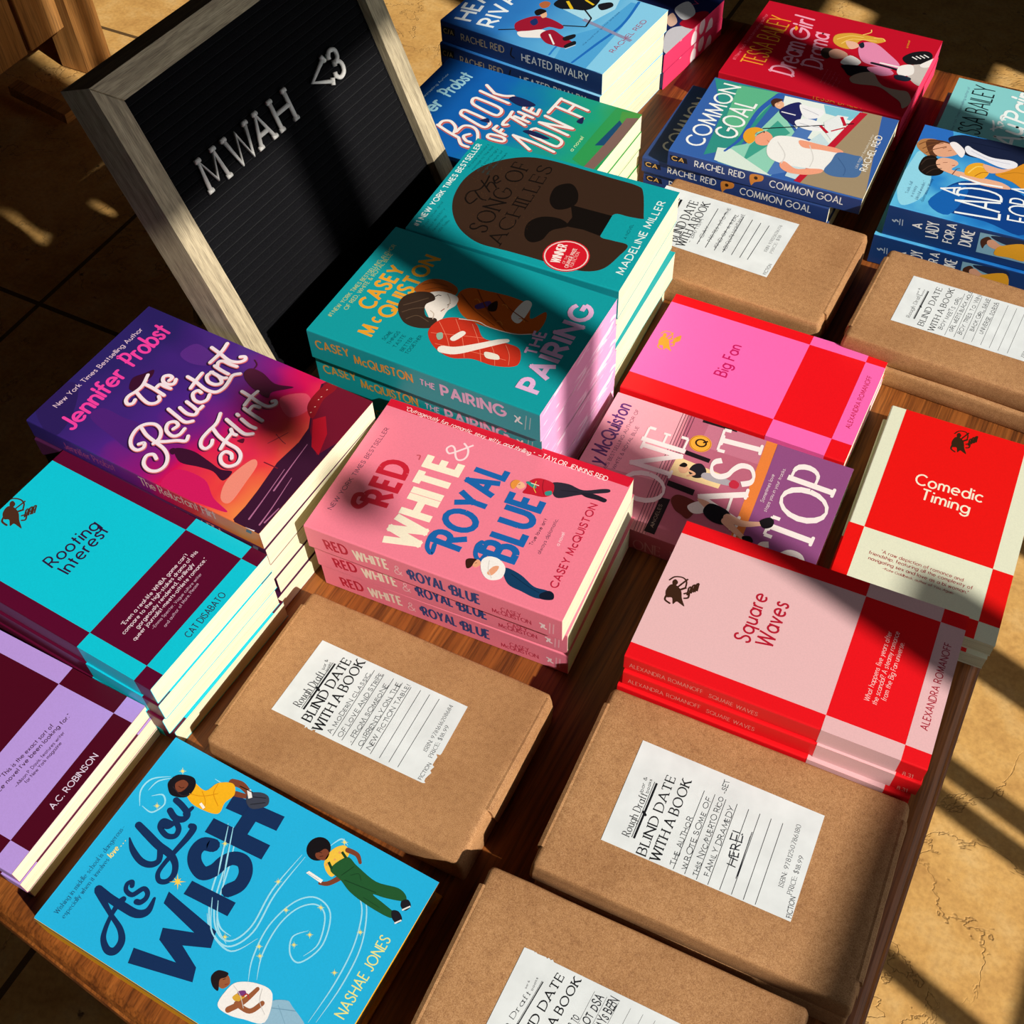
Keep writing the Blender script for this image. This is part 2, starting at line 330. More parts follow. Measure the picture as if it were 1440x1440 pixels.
class Print:
    """ink laid flat on a sheet; sheet coordinates: a to the right of the reading direction, b downwards (mm)"""
    def __init__(s, mb, wid, hei, z, plane='cover', mats=None):
        s.mb, s.W, s.H, s.z, s.plane = mb, wid, hei, z, plane
        s.mats = mats; s.k = 0; s.base = 0.015; s.seen = []
    def slot(s, h):
        m = ink(h) if isinstance(h, str) else h
        if m not in s.mats: s.mats.append(m)
        return s.mats.index(m)
    def P3(s, a, b, dz):
        if s.plane == 'cover': return (b, a, s.z + dz)          # a -> +Y, b -> +X
        return (a, -dz, s.z - b)                                 # spine: a -> +X, -b -> up
    def face(s, pts, dz):
        for ax, lim, sg in ((0, 0, 1), (0, s.W, -1), (1, 0, 1), (1, s.H, -1)):
            out = []
            for i in range(len(pts)):
                p, q = pts[i-1], pts[i]
                dp, dq = (p[ax]-lim)*sg, (q[ax]-lim)*sg
                if (dp < 0) != (dq < 0):
                    t = dp/(dp-dq); out.append((p[0]+(q[0]-p[0])*t, p[1]+(q[1]-p[1])*t))
                if dq >= 0: out.append(q)
            pts = out
            if len(pts) < 3: return
        ar = sum(pts[i-1][0]*pts[i][1]-pts[i][0]*pts[i-1][1] for i in range(len(pts)))
        if abs(ar) < 1e-5: return
        if ar > 0: pts = pts[::-1]      # b points down, so clockwise in (a,b) faces up
        s.mb.add([s.P3(a, b, dz) for a, b in pts], [tuple(range(len(pts)))])
    def dz(s, j=0): return s.base + s.k*0.024 + (j % 32)*0.0007
    def poly(s, col, pts):
        s.mb.m = s.slot(col)
        v = [Vector((p[0], p[1], 0)) for p in pts]
        for t in tessellate_polygon([v]): s.face([pts[i] for i in t], s.dz())
    def blob(s, col, pts, n=5): s.poly(col, smooth_pts(pts, n, True))
    def ell(s, col, cx, cy, rx, ry, rot=0.0, n=28):
        c, q = math.cos(rot), math.sin(rot)
        s.poly(col, [(cx+rx*math.cos(t)*c-ry*math.sin(t)*q, cy+rx*math.cos(t)*q+ry*math.sin(t)*c) for t in [2*math.pi*i/n for i in range(n)]])
    def strip(s, pts, w, j=0, cap=True, wl=None):
        """w: width, or list of widths; a curve drawn as one ribbon"""
        n = len(pts); L = []
        for i in range(n):
            p, q = pts[max(i-1, 0)], pts[min(i+1, n-1)]
            dx, dy = q[0]-p[0], q[1]-p[1]; d = math.hypot(dx, dy) or 1
            ww = (w[i] if isinstance(w, list) else w)/2
            L.append((pts[i], (-dy/d*ww, dx/d*ww), ww))
        for i in range(n-1):
            (p, a, _), (q, b, _) = L[i], L[i+1]
            z = s.dz(i + j)
            s.face([(p[0]+a[0], p[1]+a[1]), (q[0]+b[0], q[1]+b[1]), (q[0]-b[0], q[1]-b[1]), (p[0]-a[0], p[1]-a[1])], z)
        if cap:
            for (p, a, ww) in (L[0], L[-1]):
                s.face([(p[0]+ww*math.cos(t), p[1]+ww*math.sin(t)) for t in [2*math.pi*i/10 for i in range(10)]], s.dz(j + n + (0 if p is L[0][0] else 1)))
    def curve(s, col, pts, w, n=6, cap=True):
        s.mb.m = s.slot(col)
        ws = None
        if isinstance(w, (list, tuple)):
            q = smooth_pts([(p[0], p[1], ww) for p, ww in zip(pts, w)], n); ws = [max(p[2], 0.05) for p in q]; q = [p[:2] for p in q]
        else: q = smooth_pts(pts, n)
        s.strip(q, ws or w, 0, cap)
    def line(s, col, pts, w, cap=False):
        s.mb.m = s.slot(col)
        for i in range(len(pts)-1): s.strip([pts[i], pts[i+1]], w, i, cap)
    def text(s, col, txt, a, b, ang, size, width=None, wt=1.0, style='sans', slant=0.0, sp=1.0, jit=0.0):
        """baseline start (a,b), angle, cap height, total width, stroke weight (cap height = 10)"""
        s.mb.m = s.slot(col)
        gap = {'sans': 1.5, 'serif': 2.0, 'slab': 2.2, 'hand': 1.8}[style]*sp*0.72 + wt*0.95
        x = wt*0.4; lay = []
        for ch in txt:
            if ch == ' ': x += {'serif': 4.8, 'hand': 6.0}.get(style, 4.4)*max(sp, .7); continue
            if ch not in GL: continue
            w, st = glyph(ch); lay.append((x, st, ch)); x += w + gap
        tot = max(x - gap + wt*0.4, 0.1)
        fy = size/10; fx = (width/tot) if width else fy
        fw = fy*min(1.0, max(0.6, math.sqrt(fx/fy)))
        ca, sa = math.cos(ang), math.sin(ang)
        rnd = random.Random(sum(ord(c)*(i+1) for i, c in enumerate(txt)))
        for x0, st, ch in lay:
            j = 0
            jr, jy, js = (rnd.uniform(-1, 1)*jit*0.12, rnd.uniform(-1, 1)*jit*0.5, 1+rnd.uniform(-1, 1)*jit*0.12)
            def M(p):
                px, py = p[0]*js, p[1]*js + jy
                px, py = px - jr*py, py + jr*px*0.5
                X = (x0 + px + slant*py)*fx; Y = py*fy
                return (a + X*ca + Y*sa, b + X*sa - Y*ca)
            ends = []
            for kind, pts in st:
                if jit: pts = [(p[0]+rnd.uniform(-1, 1)*jit*.35, p[1]+rnd.uniform(-1, 1)*jit*.35) for p in pts] if kind == 'l' else pts
                q = [M(p) for p in pts]
                def wd(p0, p1):
                    dx, dy = p1[0]-p0[0], p1[1]-p0[1]; d = math.hypot(dx, dy) or 1
                    if style == 'serif': return wt*(0.42 + 0.62*abs(dy/d) + 0.16*(1 if dx*dy < 0 else -1)*min(abs(dx), abs(dy))/d*1.4)*fw
                    return wt*fw
                if kind == 'c':
                    ws = [wd(pts[max(i-1, 0)], pts[min(i+1, len(pts)-1)]) for i in range(len(pts))]
                    s.strip(q, ws, j, cap=(style == 'hand')); j += len(q) + 1
                else:
                    for i in range(len(q)-1):
                        p0, p1 = q[i], q[i+1]; w_ = wd(pts[i], pts[i+1])
                        dx, dy = p1[0]-p0[0], p1[1]-p0[1]; d = math.hypot(dx, dy) or 1
                        e0 = w_*0.45 if i > 0 else 0.0; e1 = w_*0.45 if i < len(q)-2 else 0.0
                        if d < w_*1.2 and len(q) == 2: e0 = e1 = w_*0.3
                        s.strip([(p0[0]-dx/d*e0, p0[1]-dy/d*e0), (p1[0]+dx/d*e1, p1[1]+dy/d*e1)], w_, j, cap=(style == 'hand')); j += 1
                    if style in ('serif', 'slab') and ch.isalnum():
                        allp = [pp for k2, p2 in st for pp in (p2 if k2 == 'l' else [p2[0], p2[-1]])]
                        for e, nb in ((pts[0], pts[1]), (pts[-1], pts[-2])):
                            steep = abs(e[1]-nb[1]) > abs(e[0]-nb[0])*0.5
                            shared = sum(1 for pp in allp if abs(pp[0]-e[0]) < .3 and abs(pp[1]-e[1]) < .3) > 1
                            hw = 1.25 if style == 'serif' else 1.5
                            sw = (0.5 if style == 'serif' else 1.0)*wt*fw
                            if steep and not shared and min(abs(e[1]-t) for t in (0, 10, 10.4, 6.4, -3)) < .2:
                                ins = 0.22*wt if e[1] < nb[1] else -0.22*wt
                                s.strip([M((e[0]-hw, e[1]+ins)), M((e[0]+hw, e[1]+ins))], sw, j); j += 1
                            elif not steep and not shared and ch in 'EFLTZCGS':
                                dn = -1 if e[1] > 7 else 1
                                if 3 < e[1] < 7: s.strip([M((e[0], e[1]-.9)), M((e[0], e[1]+.9))], sw, j, False)
                                else: s.strip([M((e[0], e[1])), M((e[0], e[1]+dn*1.7))], sw*1.3, j, False)
                                j += 1
    def draw(s, ops):
        for o in ops:
            k = o[0]
            # each shape goes one ink layer above whatever it overlaps
            if k == 'E': q = [(o[2]-o[4], o[3]-o[5]), (o[2]+o[4], o[3]+o[5])]
            elif k == 'T':
                ca, sa, h = math.cos(o[5]), math.sin(o[5]), o[6]*0.35
                q = [(o[3]+u*ca+v*sa, o[4]+u*sa-v*ca) for u in (-h, o[7]+h) for v in (-h, o[6]*1.15)]
            else:
                m = 0 if k in 'PB' else (max(o[3]) if isinstance(o[3], (list, tuple)) else o[3])/2
                q = [(u+e, v+e) for u, v in o[2] for e in (-m, m)]
            bb = (min(u for u, v in q), min(v for u, v in q), max(u for u, v in q), max(v for u, v in q))
            s.k = 1 + max([lv for b2, lv in s.seen if b2[0] < bb[2] and bb[0] < b2[2] and b2[1] < bb[3] and bb[1] < b2[3]], default=0)
            s.seen.append((bb, s.k))
            if k == 'P': s.poly(o[1], o[2])
            elif k == 'B': s.blob(o[1], o[2])
            elif k == 'E': s.ell(*o[1:])
            elif k == 'S': s.curve(o[1], o[2], o[3])
            elif k == 'L': s.line(o[1], o[2], o[3])
            elif k == 'T': s.text(o[1], o[2], o[3], o[4], o[5], o[6], o[7], *o[8:])

# ---------------------------------------------------------------- shared materials
M = dict(
    pages=mat_pages('page_edges', '#e8e1c4', '#ddd4b2'),
    pages_pink=mat_pages('tinted_page_edges', '#f2b6d0', '#e79fc0', '#c77fa4'),
    pages_red=mat_pages('red_page_edges', '#e2486c', '#d63a60', '#a82446'),
    kraft=mat_kraft(),
    table=mat_wood('brown_table_wood', '#45200b', '#84481a', '#a46028', 1.0, 0.5, 'y'),
    oak=mat_wood('weathered_grey_oak', '#8d7f66', '#b3a384', '#cbbb9a', 3.6, 0.6, 'x'),
    oak_y=mat_wood('weathered_grey_oak_side', '#8d7f66', '#b3a384', '#cbbb9a', 3.6, 0.6, 'y'),
    pine_z=mat_wood('knotty_pine_upright', '#8a5a2a', '#b07a40', '#c49056', 0.5, 0.5, 'z'),
    pine=mat_wood('knotty_pine', '#8a5a2a', '#b07a40', '#c49056', 0.5, 0.5, 'y'),
    floor=mat_floor(),
    plastic=plain('white_plastic', '#e4e0da', 0.4),
    label=plain('label_paper', '#e2e6e6', 0.7, 0.2),
    black=plain('black_metal', '#151312', 0.5),
    wall=plain('dark_plaster_wall', '#3a2c22', 0.85, 0.2),
    shade_caster=plain('dark_shade_caster', '#2a211b', 0.5),  # for the unseen bars and discs added to cast shade
)
_f = NT('black_felt', 0.95, 0.05)
_v = _f.noise(_f.coords((900, 900, 900)), 1.0, 3.0, 0.6)
_f.col(_f.ramp(_v, [(0.35, '#0a0a0c'), (0.7, '#131316')])); _f.bump(_v, 0.4, 0.0005)
_f.b.inputs['Sheen Weight'].default_value = 0.05
M['felt'] = _f.m

# ---------------------------------------------------------------- books
def arc_pts(cy, cz, r, a0, a1, n=4):
    return [(cy + r*math.cos(R(a0+(a1-a0)*i/n)), cz + r*math.sin(R(a0+(a1-a0)*i/n))) for i in range(n+1)]

def book(name, label, cat, x, y, yaw, z, W, H, T, cov, art=None, spine=None, spinecol=None, pages='pages', group=None,
         edge=None, hard=False):
    """a closed book lying on its back: local x from head to tail, local y from spine to fore edge"""
    root = empty(name, x, y, z, yaw); tag(root, label, cat, group)
    ink_ = lambda c: ink(c) if isinstance(c, str) else c
    mats = [ink_(cov), ink_(spinecol or cov), ink_(edge or '#e9e2d2')]
    mb = MB()
    c, r = (2.6, 2.2) if hard else (0.45, 1.3)
    out = [(W, T)] + arc_pts(r, T-r, r, 90, 180) + arc_pts(r, r, r, 180, 270) + [(W, 0)]
    inn = [(W, c), (c, c), (c, T-c), (W, T-c)]
    n = len(out)
    for i in range(n-1):
        (y0, z0), (y1, z1) = out[i], out[i+1]
        mb.m = 1 if 3 <= i <= 7 else 0
        mb.add([(0, y0, z0), (H, y0, z0), (H, y1, z1), (0, y1, z1)], [(0, 1, 2, 3)])
    for i in range(3):
        (y0, z0), (y1, z1) = inn[i], inn[i+1]
        mb.m = 2; mb.add([(0, y0, z0), (H, y0, z0), (H, y1, z1), (0, y1, z1)], [(0, 1, 2, 3)])
    # cut edges of the boards: head, tail and fore edge
    mb.m = 2 if not hard else 1
    for X in (0, H):
        top = [(W, T), (r, T), (r, T-c), (W, T-c)]; bot = [(W, 0), (W, c), (r, c), (r, 0)]
        sp = arc_pts(r, T-r, r, 90, 180) + arc_pts(r, r, r, 180, 270)
        for pl in (top, bot):
            mb.add([(X, a, b) for a, b in pl], [(0, 1, 2, 3)])
        m2 = sp + [(r, c), (c, c), (c, T-c), (r, T-c)]
        v = [Vector((a, b, 0)) for a, b in m2]
        for t in tessellate_polygon([v]): mb.add([(X, m2[i][0], m2[i][1]) for i in t], [(0, 1, 2)])
    mb.add([(0, W, T-c), (H, W, T-c), (H, W, T), (0, W, T)], [(0, 1, 2, 3)])
    mb.add([(0, W, 0), (H, W, 0), (H, W, c), (0, W, c)], [(0, 1, 2, 3)])
    if art: Print(mb, W, H, T, 'cover', mats).draw(art)
    if spine: Print(mb, H, T, T, 'spine', mats).draw(spine)
    mb.build('cover', mats, root)
    pb = MB(); i = 3.0 if hard else 0.25
    pb.box(i, H-i, c, W-i, c+0.02, T-c-0.02)
    link('page_block', pb.v, pb.f, M[pages] if isinstance(pages, str) else pages, None, root)
    return root

def stack(name, cat, group, n, x, y, yaw, W, H, T, cov, labels, art=None, spine=None, spinecol=None, pages='pages', jit=None, edge=None, z0=0, pages_list=None, under=None, cov_under=None):
    """n copies of one title; the printed copy on top, the rest with printed spines"""
    made = []
    for k in range(n):            # k = 0 is the topmost
        dx, dy, da = (jit[k] if jit and k < len(jit) else (0, 0, 0))
        made.append(book(name, labels[k], cat, x+dx, y+dy, yaw+R(da), z0+(n-1-k)*T, W, H, T-0.15, cov if k == 0 else (cov_under or cov),
                         art if k == 0 else (art[:under] if under else None), spine, spinecol,
                         (pages_list[k] if pages_list else pages), group, edge))
    return made

def package(label, x, y, yaw, z, W, H, T, lab=None, lab_pos=None, seed=1, flap=None):
    root = empty('wrapped_book', x, y, z, yaw); tag(root, label, 'wrapped book', 'books wrapped in brown kraft paper')
    rnd = random.Random(seed)
    N = 28
    def loop(ix, iy, z_, rr, amp):
        x0, x1, y0, y1 = ix, H-ix, iy, W-iy; pts = []
        for ca, cx, cy in ((225, x0+rr, y0+rr), (315, x1-rr, y0+rr), (45, x1-rr, y1-rr), (135, x0+rr, y1-rr)):
            corner = [(cx+rr*math.cos(R(ca-45+18*k)), cy+rr*math.sin(R(ca-45+18*k))) for k in range(6)]
            if pts:
                p, q = pts[-1], corner[0]
                pts += [(p[0]+(q[0]-p[0])*t/8, p[1]+(q[1]-p[1])*t/8) for t in range(1, 8)]
            pts += corner
        p, q = pts[-1], pts[0]
        pts += [(p[0]+(q[0]-p[0])*t/8, p[1]+(q[1]-p[1])*t/8) for t in range(1, 8)]
        o = []
        for a, b in pts:
            nx = noise.noise(Vector((a*.022, b*.022, z_*.05+seed*7.3)))*amp
            ny = noise.noise(Vector((a*.022+50, b*.022, z_*.05+seed*7.3)))*amp
            o.append((a+nx, b+ny, z_ + noise.noise(Vector((a*.03, b*.03+9, seed*3.1)))*amp*0.3))
        return o
    prof = [(1.5, 1.0, 0.1, 2.5, .3), (0.2, 0.2, 1.6, 3, .8), (0.4, -0.4, T*.45, 3, 1.5), (1.4, 0.0, T*.75, 3, 1.3), (2.6, 0.4, T-1.6, 3, .9), (3.6, 1.2, T-0.5, 3.2, .6), (5.5, 2.6, T-0.08, 4, .3), (10, 7, T, 5, 0.0)]
    loops = [loop(*q) for q in prof]; n = len(loops[0])
    mb = MB(); vs = [p for l in loops for p in l]; fs = []
    for k in range(len(loops)-1):
        for j in range(n): fs.append((k*n+j, k*n+(j+1) % n, (k+1)*n+(j+1) % n, (k+1)*n+j))
    fs.append(tuple(range(n-1, -1, -1))); fs.append(tuple(range((len(loops)-1)*n, len(loops)*n)))
    mb.add(vs, fs)
    o = mb.build('paper_wrapping', M['kraft'], root, smooth=True)
    # folded end flaps, head and tail: a sheet folded down over the end and tucked under
    for X, sg, (f0, f1) in ((0, -1, (0.10, 0.9)), (H, 1, flap or (0.12, 0.9))):
        q = MB(); y0, y1 = W*f0, W*f1
        secs = []
        for zz, o, e0, e1 in ((T-0.25, -5.0, 0, 0), (T-0.05, -3.2, 0, 0), (T-1.2, -0.6, 0, 0), (T*.6, 1.1, 1, 1), (T*.2, 1.7, 4, 6), (T*.05, 0.6, 6, 9)):
            secs.append([(X+sg*(o + (noise.noise(Vector((yy*.05, zz*.1, seed)))*.5 if zz < T*.9 else 0)), yy, zz) for yy in [y0+e0+(y1-y0-e0-e1)*k/8 for k in range(9)]])
        for s_ in range(len(secs)-1):
            for k in range(8):
                r_ = [secs[s_][k], secs[s_][k+1], secs[s_+1][k+1], secs[s_+1][k]]
                q.add(r_ if sg < 0 else r_[::-1], [(0, 1, 2, 3)])
        inn = [(X-sg*1.0, secs[-1][0][1], T*.06), (X-sg*1.0, secs[-1][-1][1], T*.06)]
        for k in (0, -1):
            q.add([secs[2][k], secs[3][k], (X-sg*1.5, secs[3][k][1], T*.6), (X-sg*3.5, secs[2][k][1], T-1.4)], [(0, 1, 2, 3)])
            q.add([secs[3][k], secs[4][k], (X-sg*1.5, secs[4][k][1], T*.2), (X-sg*1.5, secs[3][k][1], T*.6)], [(0, 1, 2, 3)])
        q.build('end_flap', M['kraft'], root, smooth=True)
    if lab:
        mats = [M['label']]; lm = MB()
        outline, ops = lab
        # paper_label: a thin sheet whose outline may be torn
        pr = Print(lm, W, H, T, 'cover', mats)
        v = [Vector((p[0], p[1], 0)) for p in outline]
        lm.m = 0
        for t in tessellate_polygon([v]): pr.face([outline[i] for i in t], 0.25)
        pr.base = 0.27
        pr.draw(ops)
        lm.build('paper_label', mats, root)
    return root

# ================================================================ SETTING
def slab(name, poly, z0, z1, m, kind='structure'):
    mb = MB(); n = len(poly)
    mb.add([(a, b, z0) for a, b in poly] + [(a, b, z1) for a, b in poly],
           [tuple(range(n-1, -1, -1)), tuple(range(n, 2*n))] + [(i, (i+1) % n, n+(i+1) % n, n+i) for i in range(n)])
    o = mb.build(name, m); o.location = (0, 0, 0); return tag(o, kind=kind)
slab('floor', [(-3600, -2400), (3000, -2400), (3000, 4200), (-3600, 4200)], -60, 0, M['floor'])
def wall(name, pieces, m=None, kind='structure'):
    mb = MB()
    for p in pieces: mb.box(*p)
    return tag(mb.build(name, m or M['wall']), kind=kind)
CE = 2800
slab('ceiling', [(-3600, -2400), (1470, -2400), (1470, 4200), (-3600, 4200)], CE, CE + 60, M['wall'])
wall('wall_left', [(-3660, -3600, -2400, 4200, 0, CE)])
wall('wall_front', [(-3660, 1470, -2460, -2400, 0, CE)])
wall('wall_back', [(-3660, 1470, 4200, 4260, 0, CE)])
# unseen sunny side, its openings and head shaped to place sun and shade: a wide opening beside the table with a head at two heights, two small lights further back
X0, X1 = 1400, 1470
wall('wall_right', [(X0, X1, -2400, -700, 0, CE), (X0, X1, -700, 400, 2150, CE), (X0, X1, 46, 200, 2034, 2150), (X0, X1, 200, 330, 2076, 2150), (X0, X1, 400, 1250, 2520, CE),  # dropped head pieces added to keep sun off the floor at the left
                    (X0, X1, 1250, 4200, 1240, CE), (X0, X1, 1250, 1600, 0, 1240), (X0, X1, 2060, 4200, 0, 1240),
                    (X0, X1, 1600, 2060, 0, 815), (X0, X1, 1600, 2060, 940, 1000), (X0, X1, 1600, 1790, 1000, 1240), (X0, X1, 1900, 2060, 1000, 1240), (X0, X1, 1790, 1900, 1000, 1120), (X0, X1, 1905, 2060, 815, 940)])
wall('shade_frame', [(1405, 1440, -700, -15, 1412, 1501),            # unseen framework added to cast shadow bands; first its ledge
                  (1405, 1440, -128, -74, 1501, 2150),            # post on the ledge
                  (1405, 1440, 462, 520, 0, 2520),                # post between the two heads
                  (1405, 1440, -700, 1250, 0, 532),               # solid foot of the railing
                  (1405, 1440, -15, 1250, 1270, 1310)] +          # hand rail
                 [(1410, 1435, yy - 15, yy + 15, 532, 1412 if yy < -15 else 1270) for yy in (-440, -210, 20, 258, 306, 720, 960)], M['shade_caster'])
shade_discs = empty('shadow_discs', 1380, -288, 1420, 0); tag(shade_discs, 'dark hanging ornament with two round discs added out of view to cast round shadows', 'blocker')  # unseen discs put in the sun's path for two round shadow blobs
mb = MB(); mb.tube([(0, 0, 0), (0, 0, -350)], 1.5, 6); mb.build('cord', M['shade_caster'], shade_discs)
for zz, ry, rz in ((-315, 21, 19), (-232, 26, 26)):
    mb = MB(); n = 20
    mb.add([(dx, ry*math.cos(2*math.pi*k/n), zz + rz*math.sin(2*math.pi*k/n)) for dx in (-3, 3) for k in range(n)],
           [tuple(range(n-1, -1, -1)), tuple(range(n, 2*n))] + [(k, (k+1) % n, n+(k+1) % n, n+k) for k in range(n)])
    mb.build('disc', M['shade_caster'], shade_discs)

# ================================================================ TABLE
def rounded(poly, r, n=6):
    out = []
    for i in range(len(poly)):
        p0, p1, p2 = Vector(poly[i-1]), Vector(poly[i]), Vector(poly[(i+1) % len(poly)])
        d0, d1 = (p0-p1).normalized(), (p2-p1).normalized()
        a = d0.angle(d1); t = r/math.tan(a/2); c = p1 + (d0+d1).normalized()*(r/math.sin(a/2))
        s, e = p1+d0*t-c, p1+d1*t-c
        a0 = math.atan2(s.y, s.x); a1 = math.atan2(e.y, e.x); da = (a1-a0+math.pi) % (2*math.pi)-math.pi
        out += [(c.x+r*math.cos(a0+da*k/n), c.y+r*math.sin(a0+da*k/n)) for k in range(n+1)]
    return out
table = empty('table', 70, 380, -TOP*1000, 0); tag(table, 'brown wooden table with rounded edges under all the books', 'table')
base = [(447, -283), (447, 1012), (-302, 1012), (-302, -212)]
mb = MB(); loops = []
for z, ins in ((-36, 12), (-34, 5), (-28, 1), (-20, 0), (-13, 1), (-12, 3.0), (-10.5, 3.2), (-9.5, 2.6), (-4, 5), (-1, 9), (0, 14)):
    b = [(base[i][0]+(-ins if base[i][0] > 0 else ins), base[i][1]+(-ins if base[i][1] > 0 else ins)) for i in range(4)]
    loops.append([(a, c, z) for a, c in rounded(b, 44-ins)])
n = len(loops[0]); vs = [p for l in loops for p in l]
fs = [(k*n+j, k*n+(j+1) % n, (k+1)*n+(j+1) % n, (k+1)*n+j) for k in range(len(loops)-1) for j in range(n)]
fs += [tuple(range(n-1, -1, -1)), tuple(range((len(loops)-1)*n, len(loops)*n))]
vs = [(a-70, b-380, c+TOP*1000) for a, b, c in vs]
mb.add(vs, fs); mb.build('tabletop', M['table'], table)
mb = MB()
for x0, x1, y0, y1 in ((-300, 300, -560, -538), (-300, 300, 540, 562), (-318, -296, -560, 562), (296, 318, -560, 562)): mb.box(x0, x1, y0, y1, 604, 684)
mb.build('apron', M['table'], table)
for sx in (-1, 1):
    for sy in (-1, 1):
        mb = MB(); cx, cy = sx*305, sy*550
        mb.add([(cx+a*s, cy+b*s, z) for z, s in ((0, 19), (600, 29), (684, 29)) for a, b in ((-1,-1),(1,-1),(1,1),(-1,1))],
               [(3,2,1,0),(8,9,10,11)] + [(k*4+j, k*4+(j+1) % 4, k*4+4+(j+1) % 4, k*4+4+j) for k in range(2) for j in range(4)])
        mb.build('leg', M['table'], table)

# ================================================================ PINE BENCH, far left
cab = empty('pine_cabinet', -1660, 1080, -720, 0); tag(cab, 'knotty pine plank cabinet on legs standing on the floor beyond the letter board', 'cabinet')
for k, (y0, y1) in enumerate(((-560, -416), (-405, -302), (-291, -176), (-165, -62), (-51, 52), (63, 164), (175, 280))):
    mb = MB(); mb.box(-22, 0, y0, y1, 120, 640, 2.0); mb.build('plank', M['pine_z'], cab)
for y0 in (-640, 292):
    mb = MB(); mb.box(-70, 14, y0, y0 + 78, 0, 640, 3.0); mb.build('leg', M['pine_z'], cab)
mb = MB(); mb.box(-420, -24, -560, 285, 130, 630); mb.build('carcass', M['pine'], cab)
mb = MB(); mb.box(-440, 30, -660, 390, 640, 668, 3.0); mb.build('top', M['pine'], cab)
mb = MB(); mb.beam((-30, 120, 58), (130, 110, 40), 30, 24); mb.build('stretcher', M['pine'], cab)

# ================================================================ LETTER BOARD
BW, BH, BD, BF = 303.0, 329.0, 37.0, 20.5
ba, bl = 1.501, 0.374
bx, by = -144.0, 212.5
board = empty('letter_board', bx, by, 0, 0)
wv = Vector((math.cos(ba), math.sin(ba), 0)); n0 = Vector((math.sin(ba), -math.cos(ba), 0)); zv = Vector((0, 0, 1))
hv = -math.sin(bl)*n0 + math.cos(bl)*zv; nv = math.cos(bl)*n0 + math.sin(bl)*zv
BM = Matrix((wv, hv, nv)).transposed()
LIFT = BD*math.sin(bl)            # the back edge of the frame rests on the table
board.matrix_world = Matrix.Translation(Vector((bx*MM, by*MM, TOP + 0.0*MM))) @ BM.to_4x4()
tag(board, 'black felt letter board in a grey oak frame leaning back behind the books', 'letter board')
# local: x along the width, y up the board, z out of its face; the face of the frame is z = 0
def rail(poly, m):
    mb = MB(); c = 0.8
    n = len(poly); ctr = Vector((sum(p[0] for p in poly)/n, sum(p[1] for p in poly)/n))
    ins = [tuple(Vector(p) + (ctr-Vector(p)).normalized()*c) for p in poly]
    L = [[(a, b, -BD) for a, b in poly], [(a, b, -c) for a, b in poly], [(a, b, 0) for a, b in ins]]
    mb.add([p for l in L for p in l], [tuple(range(n-1, -1, -1)), tuple(range(2*n, 3*n))] + [(k*n+j, k*n+(j+1) % n, (k+1)*n+(j+1) % n, (k+1)*n+j) for k in range(2) for j in range(n)])
    return mb.build('frame_rail', m, board)
g = 0.15
rail([(0, BH), (BF, BH-BF), (BW-BF, BH-BF), (BW, BH)][::-1], M['oak'])
YB = 15.0
rail([(0, YB), (BW, YB), (BW-BF, YB+BF), (BF, YB+BF)], M['oak'])
rail([(0, YB+g), (BF-g, YB+BF), (BF-g, BH-BF), (0, BH-g)], M['oak_y'])
rail([(BW, YB+g), (BW, BH-g), (BW-BF+g, BH-BF), (BW-BF+g, YB+BF)], M['oak_y'])
mb = MB(); pitch = 7.4; prof = []
k = 0; yy = YB+BF-2
while yy < BH-BF+2:
    prof += [(yy, -11.6), (yy+0.7, -10.4), (yy+3.4, -9.9), (yy+6.1, -10.4), (yy+6.8, -11.6)]; yy += pitch
vs = []
for (a, b) in prof: vs += [(BF-1, a, b), (BW-BF+1, a, b)]
mb.add(vs, [(2*i, 2*i+1, 2*i+3, 2*i+2) for i in range(len(prof)-1)])
for xx in (BF-1, BW-BF-1.2): mb.box(xx, xx+2.2, YB+BF-1, BH-BF+1, -12, -9.6)
mb.add([(BF-1, YB+BF-1, -BD+4), (BW-BF+1, YB+BF-1, -BD+4), (BW-BF+1, BH-BF+1, -BD+4), (BF-1, BH-BF+1, -BD+4)], [(3, 2, 1, 0)])
mb.build('felt_panel', M['felt'], board)
mb = MB()
for X in (70, BW-70): mb.beam((X, BH*.72, -BD), (X, 66, -BD-118), 18, 8, (0, 0, 1))
mb.beam((70, 84, -BD-104), (BW-70, 84, -BD-104), 14, 8)
mb.build('stand', M['oak'], board)

